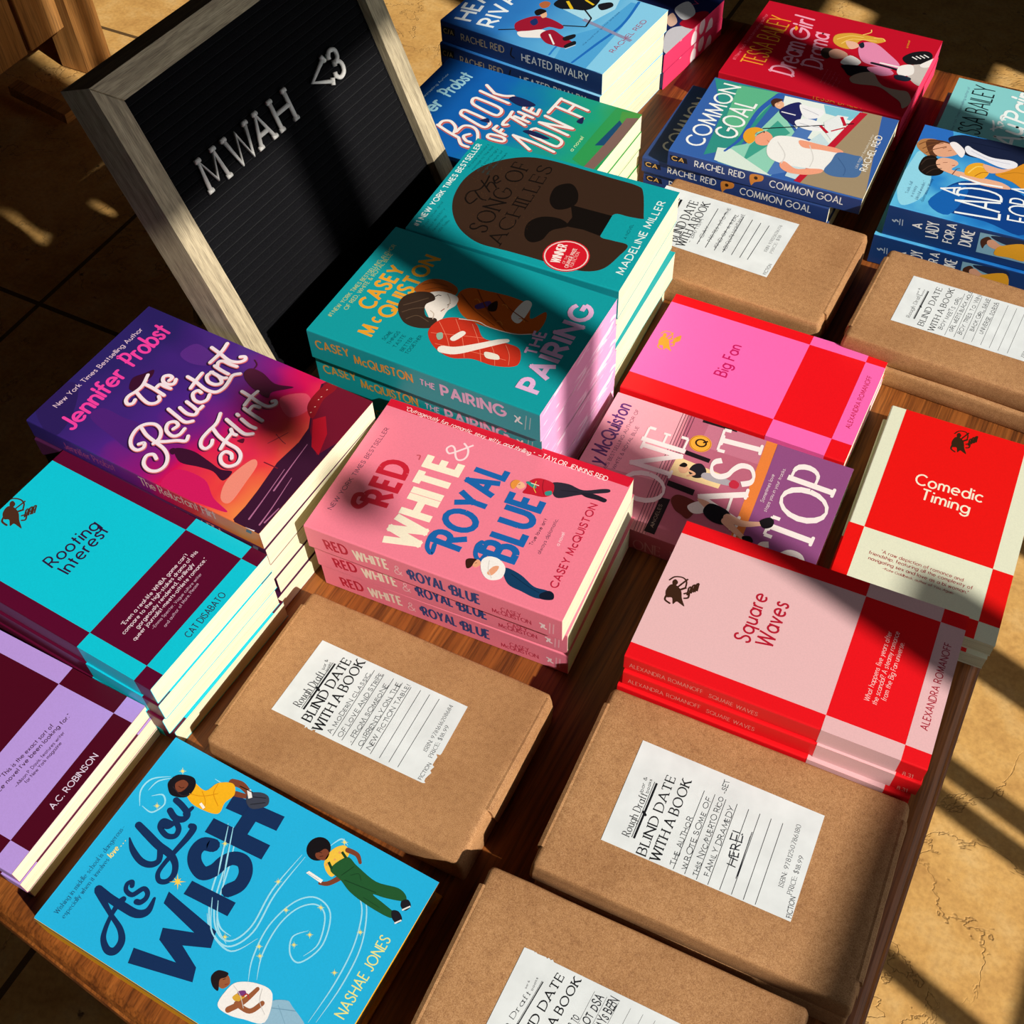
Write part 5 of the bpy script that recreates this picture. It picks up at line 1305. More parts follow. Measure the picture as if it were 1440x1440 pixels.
  ('T','#f4e6e2','ONE',29,76.7,-0.0307,34.3,79.5,1.5,'serif',0,0.6,0),
  ('T','#f4e6e2','LAST',13.7,144.2,-0.0907,35,121.4,1.5,'serif',0,0.6,0),
  ('T','#f4e6e2','STOP',12.3,199.7,0.0254,37,107.7,1.6,'serif',0,0.5,0),
  ('B','#6a2a22',[(40.5,84.4),(47.5,86.8),(48.3,95.7),(45.8,104.8),(37.1,106),(28.1,103.3),(30.2,96.5),(32.7,90.5)]),
  ('B','#efe6e0',[(40.4,98.7),(48.8,105.7),(46.7,112.5),(38.8,112.4),(35.2,104.7)]),
  ('B','#ecb496',[(50.3,103.1),(50.9,113),(44.1,118.5),(43.3,113.8)]),
  ('B','#14121a',[(39.9,112),(50.1,114.3),(49.6,127.5),(43.7,134.6),(34.7,131.8),(33.7,121.3)]),
  ('S','#ecb496',[(42.5,132),(41.6,144.2),(46.6,156.2),(50.3,161.9)],[7.6,6.3,4.2,2.9]),
  ('S','#ecb496',[(38.4,131.5),(32.7,141.4),(28.1,150.8)],[7.1,5.5,3.8]),
  ('B','#1a1418',[(49.7,156.2),(56.2,161.9),(54.4,166.4),(48,166.5),(44.2,161)]),
  ('B','#1a1418',[(29.5,148.4),(32.2,154.3),(27.5,157.8),(24.8,152)]),
  ('T','#5a2a70','y McQuiston',50.8,18.7,-0.0351,11.9,71.5,1.8,'hand',0.1,0.5,0),
  ('T','#6d3050','TIMES BESTSELLING AUTHOR OF',42.8,24.2,0.0073,2.9,77.6,1.3,'sans',0,1,0),
  ('T','#6d3050','RED, WHITE & ROYAL BLUE',38.7,30.8,0.0155,2.9,63.9,1.3,'sans',0,1,0),
  ('T','#f5dfe2','Sometimes love',68.6,152.8,-0.0238,2.8,31.2,1.1,'sans',0.12,1,0),
  ('T','#f5dfe2','stops you in your tracks.',60.4,157.9,0.0094,2.8,49.1,1.1,'sans',0.12,1,0),
 ],
 'wish': [
  ('S','#9cdcf0',[(111.6,72),(89.3,83.3),(65.7,92.6),(49.8,105.7),(46.1,121.6),(61,130.4),(87.5,128.4),(117.2,131.3)],[0.33,1.1,1.1,1.1,1.1,1.1,1.1,0.33]),
  ('S','#9cdcf0',[(111.5,76.4),(89,87.4),(65.5,96.6),(51.3,108.5),(49.4,120.7),(63.4,127.3),(89.2,125.2),(117.4,128.6)],[0.33,1.1,1.1,1.1,1.1,1.1,1.1,0.33]),
  ('S','#9cdcf0',[(112,79.7),(90.3,89.8),(64.8,99.6),(53.9,109.1),(52.3,119.4)],[0.33,1.1,1.1,1.1,0.33]),
  ('S','#9cdcf0',[(56.5,97.1),(48.2,106.9),(44.7,125.2),(59.2,135.4)],[0.3,1,1,0.3]),
  ('S','#9cdcf0',[(35.3,145.9),(48.3,139.8),(69,136.9),(89.2,142.3),(98.5,153.1),(94.5,167),(75.7,173.9),(60.2,167.8),(61.1,159.4),(70.6,154.3),(78.7,160.9)],[0.29,0.96,0.96,0.96,0.96,0.96,0.96,0.96,0.96,0.96,0.29]),
  ('S','#9cdcf0',[(38.6,150),(52.7,143.9),(71.9,142.2),(86.8,146.5),(94.8,155.7),(91.2,165.1),(75.3,171.2),(64.3,167.3)],[0.29,0.96,0.96,0.96,0.96,0.96,0.96,0.29]),
  ('S','#9cdcf0',[(33.4,192.6),(60.4,193.9),(85.2,191.5),(105.9,183.8),(115.9,172.2)],[0.28,0.93,0.93,0.93,0.28]),
  ('S','#9cdcf0',[(35.7,196.8),(60.7,198.4),(85.5,196.1),(105.7,187.5),(116.6,177.9)],[0.28,0.93,0.93,0.93,0.28]),
  ('S','#9cdcf0',[(92.7,10.9),(102,4.2),(112,5.5),(119.7,15.9)],[0.33,1.1,1.1,0.33]),
  ('S','#9cdcf0',[(93.5,12.5),(93.1,21.2),(101.6,25.1),(106.5,19.8),(102.3,13.5)],[0.33,1.1,1.1,1.1,0.33]),
  ('S','#9cdcf0',[(104.5,8.8),(112.8,10.4),(119.3,17.6)],[0.34,1.1,0.34]),
  ('S','#9cdcf0',[(132.9,44.3),(133.3,54.9),(140.4,63.1)],[0.34,1.1,0.34]),
  ('S','#9cdcf0',[(130.3,141.2),(138.9,145.5),(137.3,151.7)],[0.32,1.1,0.32]),
  ('S','#132d58',[(35,24.6),(34,35.5),(33.9,46.1),(34.5,57.1),(39.2,62.4),(47.8,60.9)],[5.5,5.5,5.8,5.6,4.7,2]),
  ('S','#132d58',[(33.9,25),(30.6,32.6),(26.1,42.9),(22,53.9),(16.5,60),(9.8,60.4),(7.8,55.8),(11.5,49.2),(17.6,45.7),(26.3,43.3),(34,42.5),(37.7,43.4)],[4.6,4.2,3.1,3.8,4.7,5.1,4.7,3.8,3.1,2.9,4,4]),
  ('S','#132d58',[(47.3,42.6),(49.3,40.9),(46.6,39),(43,41.3),(42.8,46.8),(49.3,50.4),(48.6,54.5),(45.2,56),(41.5,54.6),(40.5,52)],[3.3,3.1,2.9,3.1,3.3,3.3,3.3,3.3,3.6,3.8]),
  ('S','#132d58',[(71.7,19.8),(66.4,26.9),(63,36.6),(64.1,44),(68.8,47.2),(75.2,43.3)],[1.1,4,4.5,4.4,4,4.2]),
  ('S','#132d58',[(81.6,19.2),(79.4,28.9),(76.9,40.5),(76,50.6),(72.5,58.1),(66.2,62),(60.6,60.9),(58.4,56.3),(61.8,52.3),(68.9,51.7),(80.4,52.9),(90.8,54),(97.6,53.5),(98,50.8)],[5,5.5,5.5,5.2,4.4,4,3.6,3.4,3.2,3.1,3.6,4.4,4.8,3.8]),
  ('S','#132d58',[(92.9,38.1),(92,32.2),(87.4,33.2),(84.9,40.8),(87.5,46),(92.5,45),(94.8,40.1),(90.5,37.7),(89.5,33.7)],3.8),
  ('S','#132d58',[(100,31.4),(97.5,37.9),(99.3,43.4),(103.7,43.6),(106.6,36.5),(107.8,30.3)],[4.3,4.5,4.5,4.3,4.3,4.3]),
  ('S','#132d58',[(103.2,42.3),(108.7,43.8)],[3.8,2.5]),
  ('P','#132d58',[(16.9,69.7),(22.6,99.1),(28.6,80.8),(35.6,77.9),(42.8,97.6),(48.2,68.3),(55.9,66.4),(50.2,109.4),(40.2,113),(32.9,96),(26.3,112.2),(18.1,115.8),(7.8,72.6)]),
  ('L','#132d58',[(64,75.6),(66.1,109.6)],9.6),
  ('S','#132d58',[(94.4,72.7),(91.8,66),(84.9,65.1),(78.9,69.8),(76.1,78.3),(81.1,83.6),(88.6,85.8),(94,90.3),(95,97.5),(89.6,103.2),(81.4,104.4),(75,100.2)],9.2),
  ('L','#132d58',[(104.5,61.6),(107.3,106.5)],10.7),
  ('L','#132d58',[(124.7,63.4),(128.2,103.4)],10.9),
  ('L','#132d58',[(108.7,83.1),(128.6,82.1)],10.6),
  ('S','#9cdcf0',[(109.8,73.4),(89.3,83.3),(79.8,88.1)],[0.43,1.1,0.43]),
  ('S','#9cdcf0',[(110.9,76.8),(91.1,86.7),(78,93.6)],[0.43,1.1,0.43]),
  ('S','#9cdcf0',[(66.3,93.8),(49.8,105.7),(45,117.5)],[0.41,1,0.41]),
  ('S','#9cdcf0',[(66.5,98.4),(53.3,108),(47.2,119.5)],[0.41,1,0.41]),
  ('P','#f6cf52',[(66.4,72.2),(63.9,68.7),(62.9,71),(63,68.5),(59.3,70.8),(62.5,67.6),(60.6,66.7),(62.7,66.5),(61,62.3),(63.5,65.8),(64.5,63.5),(64.5,66),(68.2,63.6),(65,66.9),(66.8,67.8),(64.7,68)]),
  ('P','#f3e27a',[(99.7,23.9),(98.5,22.2),(97.9,23.4),(98,22.1),(96,23.4),(97.7,21.7),(96.8,21.2),(97.8,21.1),(97,19),(98.3,20.7),(98.8,19.5),(98.8,20.8),(100.7,19.6),(99,21.3),(100,21.7),(98.9,21.8)]),
  ('P','#f3e27a',[(128.2,23.3),(127,21.5),(126.4,22.7),(126.5,21.4),(124.5,22.7),(126.2,21),(125.2,20.5),(126.3,20.4),(125.5,18.2),(126.8,20),(127.3,18.8),(127.3,20.1),(129.3,18.8),(127.5,20.6),(128.5,21),(127.4,21.1)]),
  ('P','#f3e27a',[(100.4,81.3),(99.2,79.6),(98.7,80.8),(98.7,79.5),(96.9,80.7),(98.5,79.1),(97.6,78.6),(98.6,78.5),(97.8,76.5),(99,78.2),(99.5,77.1),(99.5,78.3),(101.4,77.2),(99.8,78.8),(100.7,79.2),(99.6,79.3)]),
  ('P','#f3e27a',[(96.5,127.7),(95.3,126),(94.8,127.1),(94.8,125.9),(93,126.9),(94.6,125.5),(93.7,125),(94.7,125),(93.9,123),(95.1,124.7),(95.6,123.6),(95.6,124.8),(97.4,123.7),(95.8,125.2),(96.8,125.7),(95.7,125.7)]),
  ('P','#f3e27a',[(83.8,143.1),(82.6,141.4),(82.2,142.5),(82.2,141.3),(80.4,142.3),(82,140.9),(81,140.4),(82.1,140.4),(81.3,138.4),(82.5,140.1),(82.9,139.1),(82.9,140.2),(84.7,139.2),(83.1,140.7),(84,141.1),(83,141.2)]),
  ('P','#f3e27a',[(95.9,161.9),(94.7,160.2),(94.2,161.2),(94.2,160.1),(92.4,161.1),(94,159.7),(93.1,159.2),(94.1,159.2),(93.3,157.2),(94.5,158.9),(95,157.9),(95,159),(96.8,158.1),(95.2,159.4),(96.1,159.9),(95.1,159.9)]),
  ('P','#f3e27a',[(68.3,160.3),(67.1,158.7),(66.7,159.7),(66.7,158.6),(65,159.6),(66.5,158.2),(65.6,157.7),(66.6,157.7),(65.8,155.8),(67,157.4),(67.4,156.4),(67.4,157.5),(69.1,156.6),(67.6,157.9),(68.5,158.4),(67.5,158.4)]),
  ('P','#f3e27a',[(57,141.6),(55.8,139.9),(55.3,140.9),(55.4,139.8),(53.6,140.8),(55.1,139.4),(54.2,138.9),(55.2,138.9),(54.5,137),(55.6,138.6),(56.1,137.6),(56,138.7),(57.8,137.7),(56.3,139.1),(57.1,139.6),(56.2,139.6)]),
  ('P','#f3e27a',[(78.3,165.5),(77.1,163.9),(76.6,164.9),(76.7,163.8),(74.9,164.7),(76.4,163.3),(75.5,162.9),(76.5,162.9),(75.8,160.9),(76.9,162.6),(77.4,161.6),(77.4,162.7),(79.1,161.8),(77.6,163.1),(78.5,163.6),(77.5,163.6)]),
  ('P','#f3e27a',[(66.5,192.4),(65.3,190.8),(64.9,191.8),(64.9,190.7),(63.2,191.6),(64.7,190.3),(63.8,189.8),(64.8,189.8),(64,187.9),(65.2,189.5),(65.6,188.6),(65.6,189.7),(67.3,188.8),(65.8,190.1),(66.7,190.5),(65.7,190.5)]),
  ('P','#f3e27a',[(51.3,118.9),(50.1,117.2),(49.7,118.3),(49.7,117.2),(48,118.2),(49.5,116.7),(48.6,116.3),(49.6,116.2),(48.8,114.3),(50,115.9),(50.4,114.9),(50.4,116),(52.1,115),(50.6,116.5),(51.5,116.9),(50.5,117)]),
  ('P','#f3e27a',[(139.4,151),(138.1,149.3),(137.6,150.3),(137.7,149.2),(135.7,150.2),(137.4,148.7),(136.5,148.2),(137.6,148.2),(136.8,146.2),(138,147.9),(138.5,146.8),(138.5,148),(140.4,147),(138.7,148.5),(139.7,149),(138.6,149)]),
  ('P','#f3e27a',[(95,192.9),(93.8,191.2),(93.3,192.2),(93.3,191.1),(91.6,192),(93.1,190.7),(92.2,190.2),(93.2,190.2),(92.5,188.3),(93.6,190),(94.1,189),(94.1,190.1),(95.9,189.2),(94.3,190.5),(95.2,191),(94.2,191)]),
  ('P','#f3e27a',[(52.4,145.4),(51.2,143.8),(50.8,144.8),(50.8,143.7),(49.1,144.6),(50.6,143.2),(49.7,142.8),(50.7,142.8),(49.9,140.8),(51.1,142.5),(51.5,141.5),(51.5,142.6),(53.2,141.6),(51.7,143),(52.6,143.5),(51.6,143.5)]),
  ('S','#7a3f2a',[(136.7,56.3),(138,63.5),(135.5,72.1)],[5,5,3.6]),
  ('S','#7a3f2a',[(130.9,63.5),(133.2,72.5)],[4,3.1]),
  ('B','#3b3e4c',[(135,71.2),(139.9,78.3),(139.9,85),(134.2,87.8),(127.7,80.6),(129.3,74.1)]),
  ('L','#e8e4e0',[(137.6,70),(133.2,74.4)],2.7),
  ('B','#f0b01c',[(118.3,29.5),(123.9,32.6),(122.9,43.8),(131.5,48.1),(136.1,57.6),(130,63.3),(122.3,61.1),(113.7,61.8),(110.9,50.5),(111.7,39)]),
  ('B','#16121a',[(116.4,17.2),(123.3,20),(126.7,30.4),(121.8,35.9),(113,35.2),(109.1,26),(111.9,20.1)]),
  ('B','#7a3f2a',[(117.1,22.3),(121.9,25.3),(121,30.5),(115.6,30.3),(113,26.9)]),
  ('S','#2e2228',[(114.5,22.4),(112.2,31.7),(116.4,36.6)],0.67),
  ('B','#f0c243',[(119.1,145.1),(129.6,144.2),(136.3,149.8),(133.3,155.6),(125.9,155.5),(114.6,154.5)]),
  ('S','#7a3f2a',[(134.6,153.5),(134.9,160.8),(131.4,165.6)],[3.4,3,2.1]),
  ('S','#7a3f2a',[(117.5,160),(110.1,155.1),(107.4,150)],[3.7,3.1,2.1]),
  ('P','#f2efe8',[(108.7,138),(110.8,139.1),(110.1,150.6),(107.7,150.5)]),
  ('B','#22562e',[(118.5,150.6),(130.4,155.8),(128.6,165),(125.8,181.7),(129.1,196.6),(127.2,203.8),(123.6,204.4),(119.7,192.9),(117.8,184.4),(116.1,194.1),(114.2,203.2),(110.4,202.5),(110,187.1),(111.8,171.2),(115.6,160.8)]),
  ('L','#173f22',[(116.8,162.9),(119.7,185.7)],0.62),
  ('B','#1c1a22',[(123.4,203.2),(125.7,206.5),(123,210.1),(118.8,208.4),(119.9,204.4)]),
  ('B','#1c1a22',[(114.8,200.9),(116.4,205.2),(113.1,209.7),(109.4,207.9),(110.9,203.4)]),
  ('L','#e9e6e2',[(118.2,206.4),(122.8,209.8)],1),
  ('L','#e9e6e2',[(108.8,206.7),(112.6,209.5)],1),
  ('E','#141014',126.1,136,8.1,8.1,0),
  ('B','#7a3f2a',[(123.1,136),(128.3,140.1),(126.6,144.2),(121.7,144.1),(120.2,138.6)]),
  ('B','#141014',[(125.3,131.9),(130.2,138.7),(126.6,138.7),(123.1,136)]),
  ('B','#8fb8cf',[(30.8,164.9),(37.4,173.2),(36.3,178.8),(28.8,193.5),(17.3,172.5)]),
  ('L','#7aa5be',[(32.8,170.6),(24.7,182.4)],0.47),
  ('B','#f2eeea',[(14.9,137.8),(24.1,137.2),(31.5,140.2),(37,151.9),(36.4,163.7),(20.8,169.4),(15.9,156.8),(13.5,146.6)]),
  ('B','#d9a73a',[(23,143),(27.6,145.6),(26.8,149.8),(22.2,147.2)]),
  ('B','#7a3a7a',[(27.2,144),(29.9,147.5),(28.1,149.6),(25.9,146.4)]),
  ('S','#9a5a38',[(15.9,145.3),(24.1,150.7),(34.3,153.9)],[3.8,3.4,2.6]),
  ('S','#9a5a38',[(21.2,147.5),(21.5,157.4),(28.9,161.5)],[3,3,3]),
  ('B','#9a5a38',[(27.8,128.3),(32.2,132.3),(28.8,136.8),(24.2,134.7),(24.3,130.9)]),
  ('B','#20171a',[(26.5,123.8),(31.6,125.3),(33.4,131.8),(30.6,132.2),(27.5,129.7),(21.8,132.9),(22.3,128.1)]),
  ('S','#3a1a12',[(116.7,25.6),(116.5,28),(117.7,29.3)],0.45),
  ('S','#3a1a12',[(114.3,29.8),(115.7,30.5)],0.45),
  ('S','#d98f10',[(121.3,42.3),(116.9,48.5),(111.5,51.4)],0.56),
  ('S','#d98f10',[(130.8,48.6),(123.8,50.2),(118.2,58.3)],0.56),
  ('L','#f3eee6',[(113.9,46.5),(112.3,51)],1.8),
  ('S','#d98f10',[(115.9,35.6),(118.6,44.5),(125.2,52.9)],0.45),
  ('S','#22140f',[(136.9,63),(137.3,73.5)],0.67),
  ('L','#23252e',[(129.5,77.2),(135.5,85.5)],0.66),
  ('L','#23252e',[(134.7,75.4),(138.3,84)],0.67),
  ('S','#3a1a12',[(124.5,137.6),(124.8,139.4)],0.42),
  ('S','#3a1a12',[(122.2,139.7),(123.4,141.4)],0.42),
  ('E','#e8a05a',119.8,146.9,0.84,0.84,0),
  ('E','#e8a05a',130.6,149.8,0.85,0.85,0),
  ('E','#e8a05a',125.2,149.7,0.74,0.74,0),
  ('E','#e8a05a',130,154.1,0.74,0.74,0),
  ('L','#173f22',[(119,151.5),(121.8,147)],1.7),
  ('L','#173f22',[(129.6,155.6),(131.7,150.9)],1.7),
  ('L','#173f22',[(118.4,159.4),(127.3,163.4)],0.52),
  ('S','#173f22',[(121.4,164.8),(124.7,168.8),(121.9,172.4)],0.42),
  ('S','#173f22',[(113.2,180.1),(112.6,192.7)],0.41),
  ('L','#9fb0c0',[(109,139.3),(108.9,147.9)],0.31),
  ('S','#3a1a12',[(28.6,131.6),(29.7,132.5)],0.39),
  ('S','#8a2f2a',[(26.7,134.5),(27.9,135.6)],0.48),
  ('S','#cfcac6',[(28.8,139.8),(26.1,146.7),(21.1,152.9)],0.38),
  ('S','#cfcac6',[(35.7,156.5),(28.9,159.6),(24.4,166.7)],0.38),
  ('S','#6f9ab4',[(29.5,168.3),(32.5,175.6),(35,182.1)],0.47),
  ('S','#b8362f',[(26.3,148.5),(28.8,150),(27.2,152.6)],0.76),
  ('T','#1b4a72','Wishing in middle school is dangerous_',9.7,12.2,0.0021,3.3,66.9,1.3,'serif',0,1,0),
  ('T','#1b4a72','especially when it involves',9.6,18,-0.0027,3.2,44,1.3,'serif',0,1,0),
  ('T','#f0dc7c','love . . .',55,18.2,0.0369,4.1,14.1,2,'sans',0.2,1,0),
  ('T','#e9e58a','NASHAE JONES',45.1,210.9,-0.0149,6.9,54.3,1.3,'sans',0,1,0),
 ],
 'hr': [
  ('P','#4fa6dc',[(-1.8,144.2),(41.2,134.2),(72.9,154.2),(132.5,158.8),(138.5,200.8),(0.66,200.7)]),
  ('P','#86cdee',[(0.61,180.7),(85,174.8),(137.4,167.3),(139.3,202.2),(0.66,204.6)]),
  ('P','#a8dcf0',[(84,102.4),(119.9,109.4),(139.6,143.5),(112.1,150.9),(75.7,141.4)]),
  ('S','#1f6cc0',[(2.3,163.4),(40.9,167.5),(88.8,172.6),(136.8,166.2)],[2.5,3.1,3.1,3.1]),
  ('S','#2a7ccc',[(2.9,135.7),(18.9,134.1),(37.6,136.5)],2.2),
  ('L','#8d8fae',[(77.7,131.8),(67.2,195.8)],4.6),
  ('B','#9c1730',[(33.5,73.4),(44.9,75.3),(57.9,84.3),(61.4,99.3),(56.6,119.2),(49.5,120.8),(47.1,108.2),(37.9,102.6),(26.9,92.5),(23.3,82)]),
  ('B','#f0ece8',[(22.1,84.2),(30,93.4),(39.1,104.7),(35.9,116.5),(27.4,114.8),(19,100.4),(16,91)]),
  ('B','#9c1730',[(30.5,107.3),(43.9,113),(38.9,130.1),(33.3,146),(21.9,143.3),(19.5,130.9),(20.2,119.4)]),
  ('L','#f0ece8',[(35.3,115.5),(21.3,129.8)],1.9),
  ('B','#1c2f66',[(45.4,85),(54.1,86.7),(47.8,93.5),(40.9,92.2)]),
  ('B','#e9b58e',[(64.9,85.6),(70.2,89.5),(63,94.8),(58.3,92.1)]),
  ('B','#1a1412',[(64.9,78.4),(72.5,80.8),(72.1,89.1),(65.3,88.2),(59.2,84.9)]),
  ('L','#1b1b22',[(15.5,64.2),(25.3,79.3)],1.9),
  ('L','#1b1b22',[(56.6,119.2),(66.5,141.3),(83.9,137.9),(97,120.2)],1.9),
  ('B','#1a1a20',[(37,131.3),(48.5,138.2),(43.2,141.9),(32.7,136.7)]),
  ('B','#1a1a20',[(24.9,140.1),(37.5,144.8),(32.6,149.2),(21.8,144.8)]),
  ('L','#cfd8dc',[(19.8,144),(31.6,149.8)],1.2),
  ('B','#17171b',[(88.8,88),(108,93.5),(127.3,122.2),(107.6,129.5),(94.3,124.7),(88.9,110.9),(83.6,99.8)]),
  ('L','#e8c020',[(100.1,98.3),(88.9,110.9)],3.4),
  ('L','#e8c020',[(112,114.1),(107.6,126.7)],2.7),
  ('B','#b4653a',[(79.7,74.9),(87.8,77),(88.1,84),(79.9,86.3),(74.9,82.2)]),
  ('B','#1a1a20',[(110.8,130.5),(121.5,139.8),(115.6,146),(102.9,139.4)]),
  ('T','#e9f0f2','HEATED',13.3,29.9,-0.1857,19.1,116.5,1.9,'sans',0,0.8,0),
  ('T','#e9f0f2','RIVALRY',15.3,57.7,-0.1527,18.5,125.8,1.9,'sans',0,0.8,0),
  ('T','#a8204a','RACHEL REID',38.7,191.1,0.0114,5.5,70.5,1.3,'sans',0,1,0),
  ('T','#274a78','the road that got hot and cold',35,157.4,0.0141,1.9,73.7,1.2,'sans',0,1,0),
 ],
 'botm': [
  ('P','#2f9a52',[(150.7,197.5),(150.8,227.7),(48.1,211.7),(54.1,196.3),(111.7,196.7)]),
  ('P','#4c9a46',[(145.8,205),(152.1,225.9),(109.5,225.2),(119.9,212.7)]),
  ('P','#80625a',[(48.1,211.7),(43.3,221.4),(145.1,229.2),(137.5,214.1),(116.5,214.3),(78.9,213.2)]),
  ('P','#1a4a70',[(83.3,206),(131,209.7),(127,214.2),(87.3,213.9)]),
  ('T','#bfe4f0','New York Times Bestselling Author',27.1,12.9,0.0272,2.7,97.1,1.4,'sans',0,1,0),
  ('T','#a8dff0','Jennifer',8.4,30.2,0.1079,15.4,68.4,2,'hand',0.15,0.4,0),
  ('T','#a8dff0','Probst',89.3,36.6,0.0788,15.4,42.7,2,'hand',0.15,0.4,0),
  ('S','#c4706a',[(41.3,52.8),(36.2,68),(32.6,82.2)],4.4),
  ('S','#c4706a',[(40.7,54.2),(48.7,54.2),(52.2,61.1),(46.3,70.5),(37.7,74.3)],4.4),
  ('S','#c4706a',[(39.6,75.6),(51.4,77.1),(53.9,86.3),(47.5,95.5),(30.9,104.3)],4.4),
  ('S','#c4706a',[(32.6,82.2),(24.5,90),(23.7,98.6)],4.4),
  ('S','#c4706a',[(42.3,89.3),(36.9,85.7),(31.7,91.2),(31.4,96.8)],4.4),
  ('S','#c4706a',[(75.4,65.3),(72.2,86.6),(68.4,96.7),(62.9,98.8),(58.8,94.3),(64.6,72.4),(67.6,64.1),(73.5,62.3),(75.4,65.3)],4.5),
  ('S','#c4706a',[(98.7,64.2),(96.3,85.1),(93,96.4),(85.8,99.3),(81.4,95),(85.8,73.2),(89.3,64.7),(95.7,62),(98.7,64.2)],4.6),
  ('S','#c4706a',[(110.9,61.6),(107.6,80),(105.2,98)],4.6),
  ('S','#c4706a',[(122.8,62.3),(113.9,76.4)],4.7),
  ('S','#c4706a',[(113.4,76.7),(114.1,87.5),(118.1,96.3)],4.6),
  ('S','#c4706a',[(51.7,107.9),(52.9,118),(51.2,124.1),(46.6,124.3),(45.1,114.5),(46,107.7),(49.6,106.4),(51.7,107.9)],4.4),
  ('S','#c4706a',[(60.7,105.8),(58.5,113.5),(57,121.7)],4.4),
  ('S','#c4706a',[(60.7,105.8),(66.4,106.6)],4.4),
  ('S','#c4706a',[(58.2,113.9),(63.6,114.1)],4.4),
  ('S','#c4706a',[(94.2,108.6),(84,109.9),(75.3,109.4),(70.4,111.1),(72.8,114.9)],4.5),
  ('S','#c4706a',[(86.3,110),(79.6,131.1)],4.5),
  ('S','#c4706a',[(88.2,114.7),(86.1,131.6)],4.5),
  ('S','#c4706a',[(96.5,114.6),(94.2,132.1)],4.5),
  ('S','#c4706a',[(87.4,123.2),(94.3,123.5)],4.5),
  ('S','#c4706a',[(103.4,116.2),(100.4,133.4)],4.5),
  ('S','#c4706a',[(103.4,116.2),(110.2,115.3)],4.5),
  ('S','#c4706a',[(102.1,124.4),(108.6,123.8)],4.5),
  ('S','#c4706a',[(100.4,133.4),(109.4,131.6)],4.5),
  ('S','#c4706a',[(60.5,128.6),(47.2,153.9)],4.3),
  ('S','#c4706a',[(60.3,130),(59,152),(54.7,176.9)],4.3),
  ('S','#c4706a',[(80.1,143.2),(77.3,165.9),(73.5,175.5),(66.2,177),(63.2,172.1),(67.7,147.9),(71.4,141.5),(76.8,140.2),(80.1,143.2)],4.4),
  ('S','#c4706a',[(91,141.2),(84.8,176.4)],4.4),
  ('S','#c4706a',[(103.1,141.4),(96.5,175.9)],4.5),
  ('S','#c4706a',[(91.2,142.5),(95.9,174.8)],4.4),
  ('S','#c4706a',[(109.1,141.7),(136.6,142)],4.5),
  ('S','#c4706a',[(122.1,142.8),(117.1,175.3)],4.5),
  ('S','#c4706a',[(135.2,144.9),(130.2,175.5)],4.5),
  ('S','#c4706a',[(120.7,158.4),(132,159.3)],4.5),
  ('S','#c4504c',[(41.9,51.8),(36.9,67.1),(33.2,81.3)],4.1),
  ('S','#c4504c',[(41.3,53.3),(49.3,53.3),(52.8,60.2),(46.9,69.5),(38.3,73.3)],4.1),
  ('S','#c4504c',[(40.3,74.6),(52,76.1),(54.5,85.4),(48.2,94.5),(31.5,103.5)],4.1),
  ('S','#c4504c',[(33.2,81.3),(25.1,89.1),(24.3,97.7)],4.1),
  ('S','#c4504c',[(42.9,88.4),(37.5,84.7),(32.4,90.3),(32,95.9)],4.1),
  ('S','#c4504c',[(76.1,64.4),(72.9,85.6),(69.1,95.8),(63.5,97.9),(59.5,93.4),(65.2,71.5),(68.2,63.2),(74.1,61.4),(76.1,64.4)],4.2),
  ('S','#c4504c',[(99.4,63.2),(97,84.1),(93.6,95.5),(86.5,98.4),(82.1,94.1),(86.4,72.2),(89.9,63.8),(96.4,61.1),(99.4,63.2)],4.3),
  ('S','#c4504c',[(111.6,60.6),(108.3,79.1),(105.8,97.1)],4.3),
  ('S','#c4504c',[(123.5,61.4),(114.6,75.5)],4.3),
  ('S','#c4504c',[(114,75.8),(114.8,86.5),(118.8,95.4)],4.3),
  ('S','#c4504c',[(52.4,107),(53.6,117.1),(51.9,123.2),(47.2,123.4),(45.7,113.6),(46.6,106.8),(50.3,105.5),(52.4,107)],4.1),
  ('S','#c4504c',[(61.3,104.9),(59.1,112.6),(57.6,120.8)],4.1),
  ('S','#c4504c',[(61.3,104.9),(67,105.7)],4.1),
  ('S','#c4504c',[(58.9,113),(64.2,113.2)],4.1),
  ('S','#c4504c',[(94.8,107.7),(84.7,109),(76,108.5),(71,110.2),(73.4,114)],4.2),
  ('S','#c4504c',[(87,109.1),(80.3,130.2)],4.2),
  ('S','#c4504c',[(88.9,113.8),(86.7,130.7)],4.2),
  ('S','#c4504c',[(97.1,113.6),(94.8,131.2)],4.2),
  ('S','#c4504c',[(88.1,122.3),(94.9,122.6)],4.1),
  ('S','#c4504c',[(104.1,115.3),(101.1,132.5)],4.2),
  ('S','#c4504c',[(104.1,115.3),(110.9,114.4)],4.2),
  ('S','#c4504c',[(102.8,123.5),(109.3,122.9)],4.2),
  ('S','#c4504c',[(101.1,132.5),(110,130.7)],4.2),
  ('S','#c4504c',[(61.1,127.7),(47.8,153.1)],4),
  ('S','#c4504c',[(60.9,129.1),(59.6,151.1),(55.3,176)],4.1),
  ('S','#c4504c',[(80.7,142.3),(77.9,165.1),(74.2,174.7),(66.8,176.2),(63.9,171.2),(68.3,147),(72,140.6),(77.5,139.3),(80.7,142.3)],4.1),
  ('S','#c4504c',[(91.7,140.3),(85.4,175.6)],4.1),
  ('S','#c4504c',[(103.8,140.5),(97.1,175)],4.2),
  ('S','#c4504c',[(91.8,141.6),(96.6,174)],4.1),
  ('S','#c4504c',[(109.8,140.8),(137.3,141.1)],4.2),
  ('S','#c4504c',[(122.8,141.9),(117.8,174.4)],4.2),
  ('S','#c4504c',[(135.9,144),(130.9,174.6)],4.2),
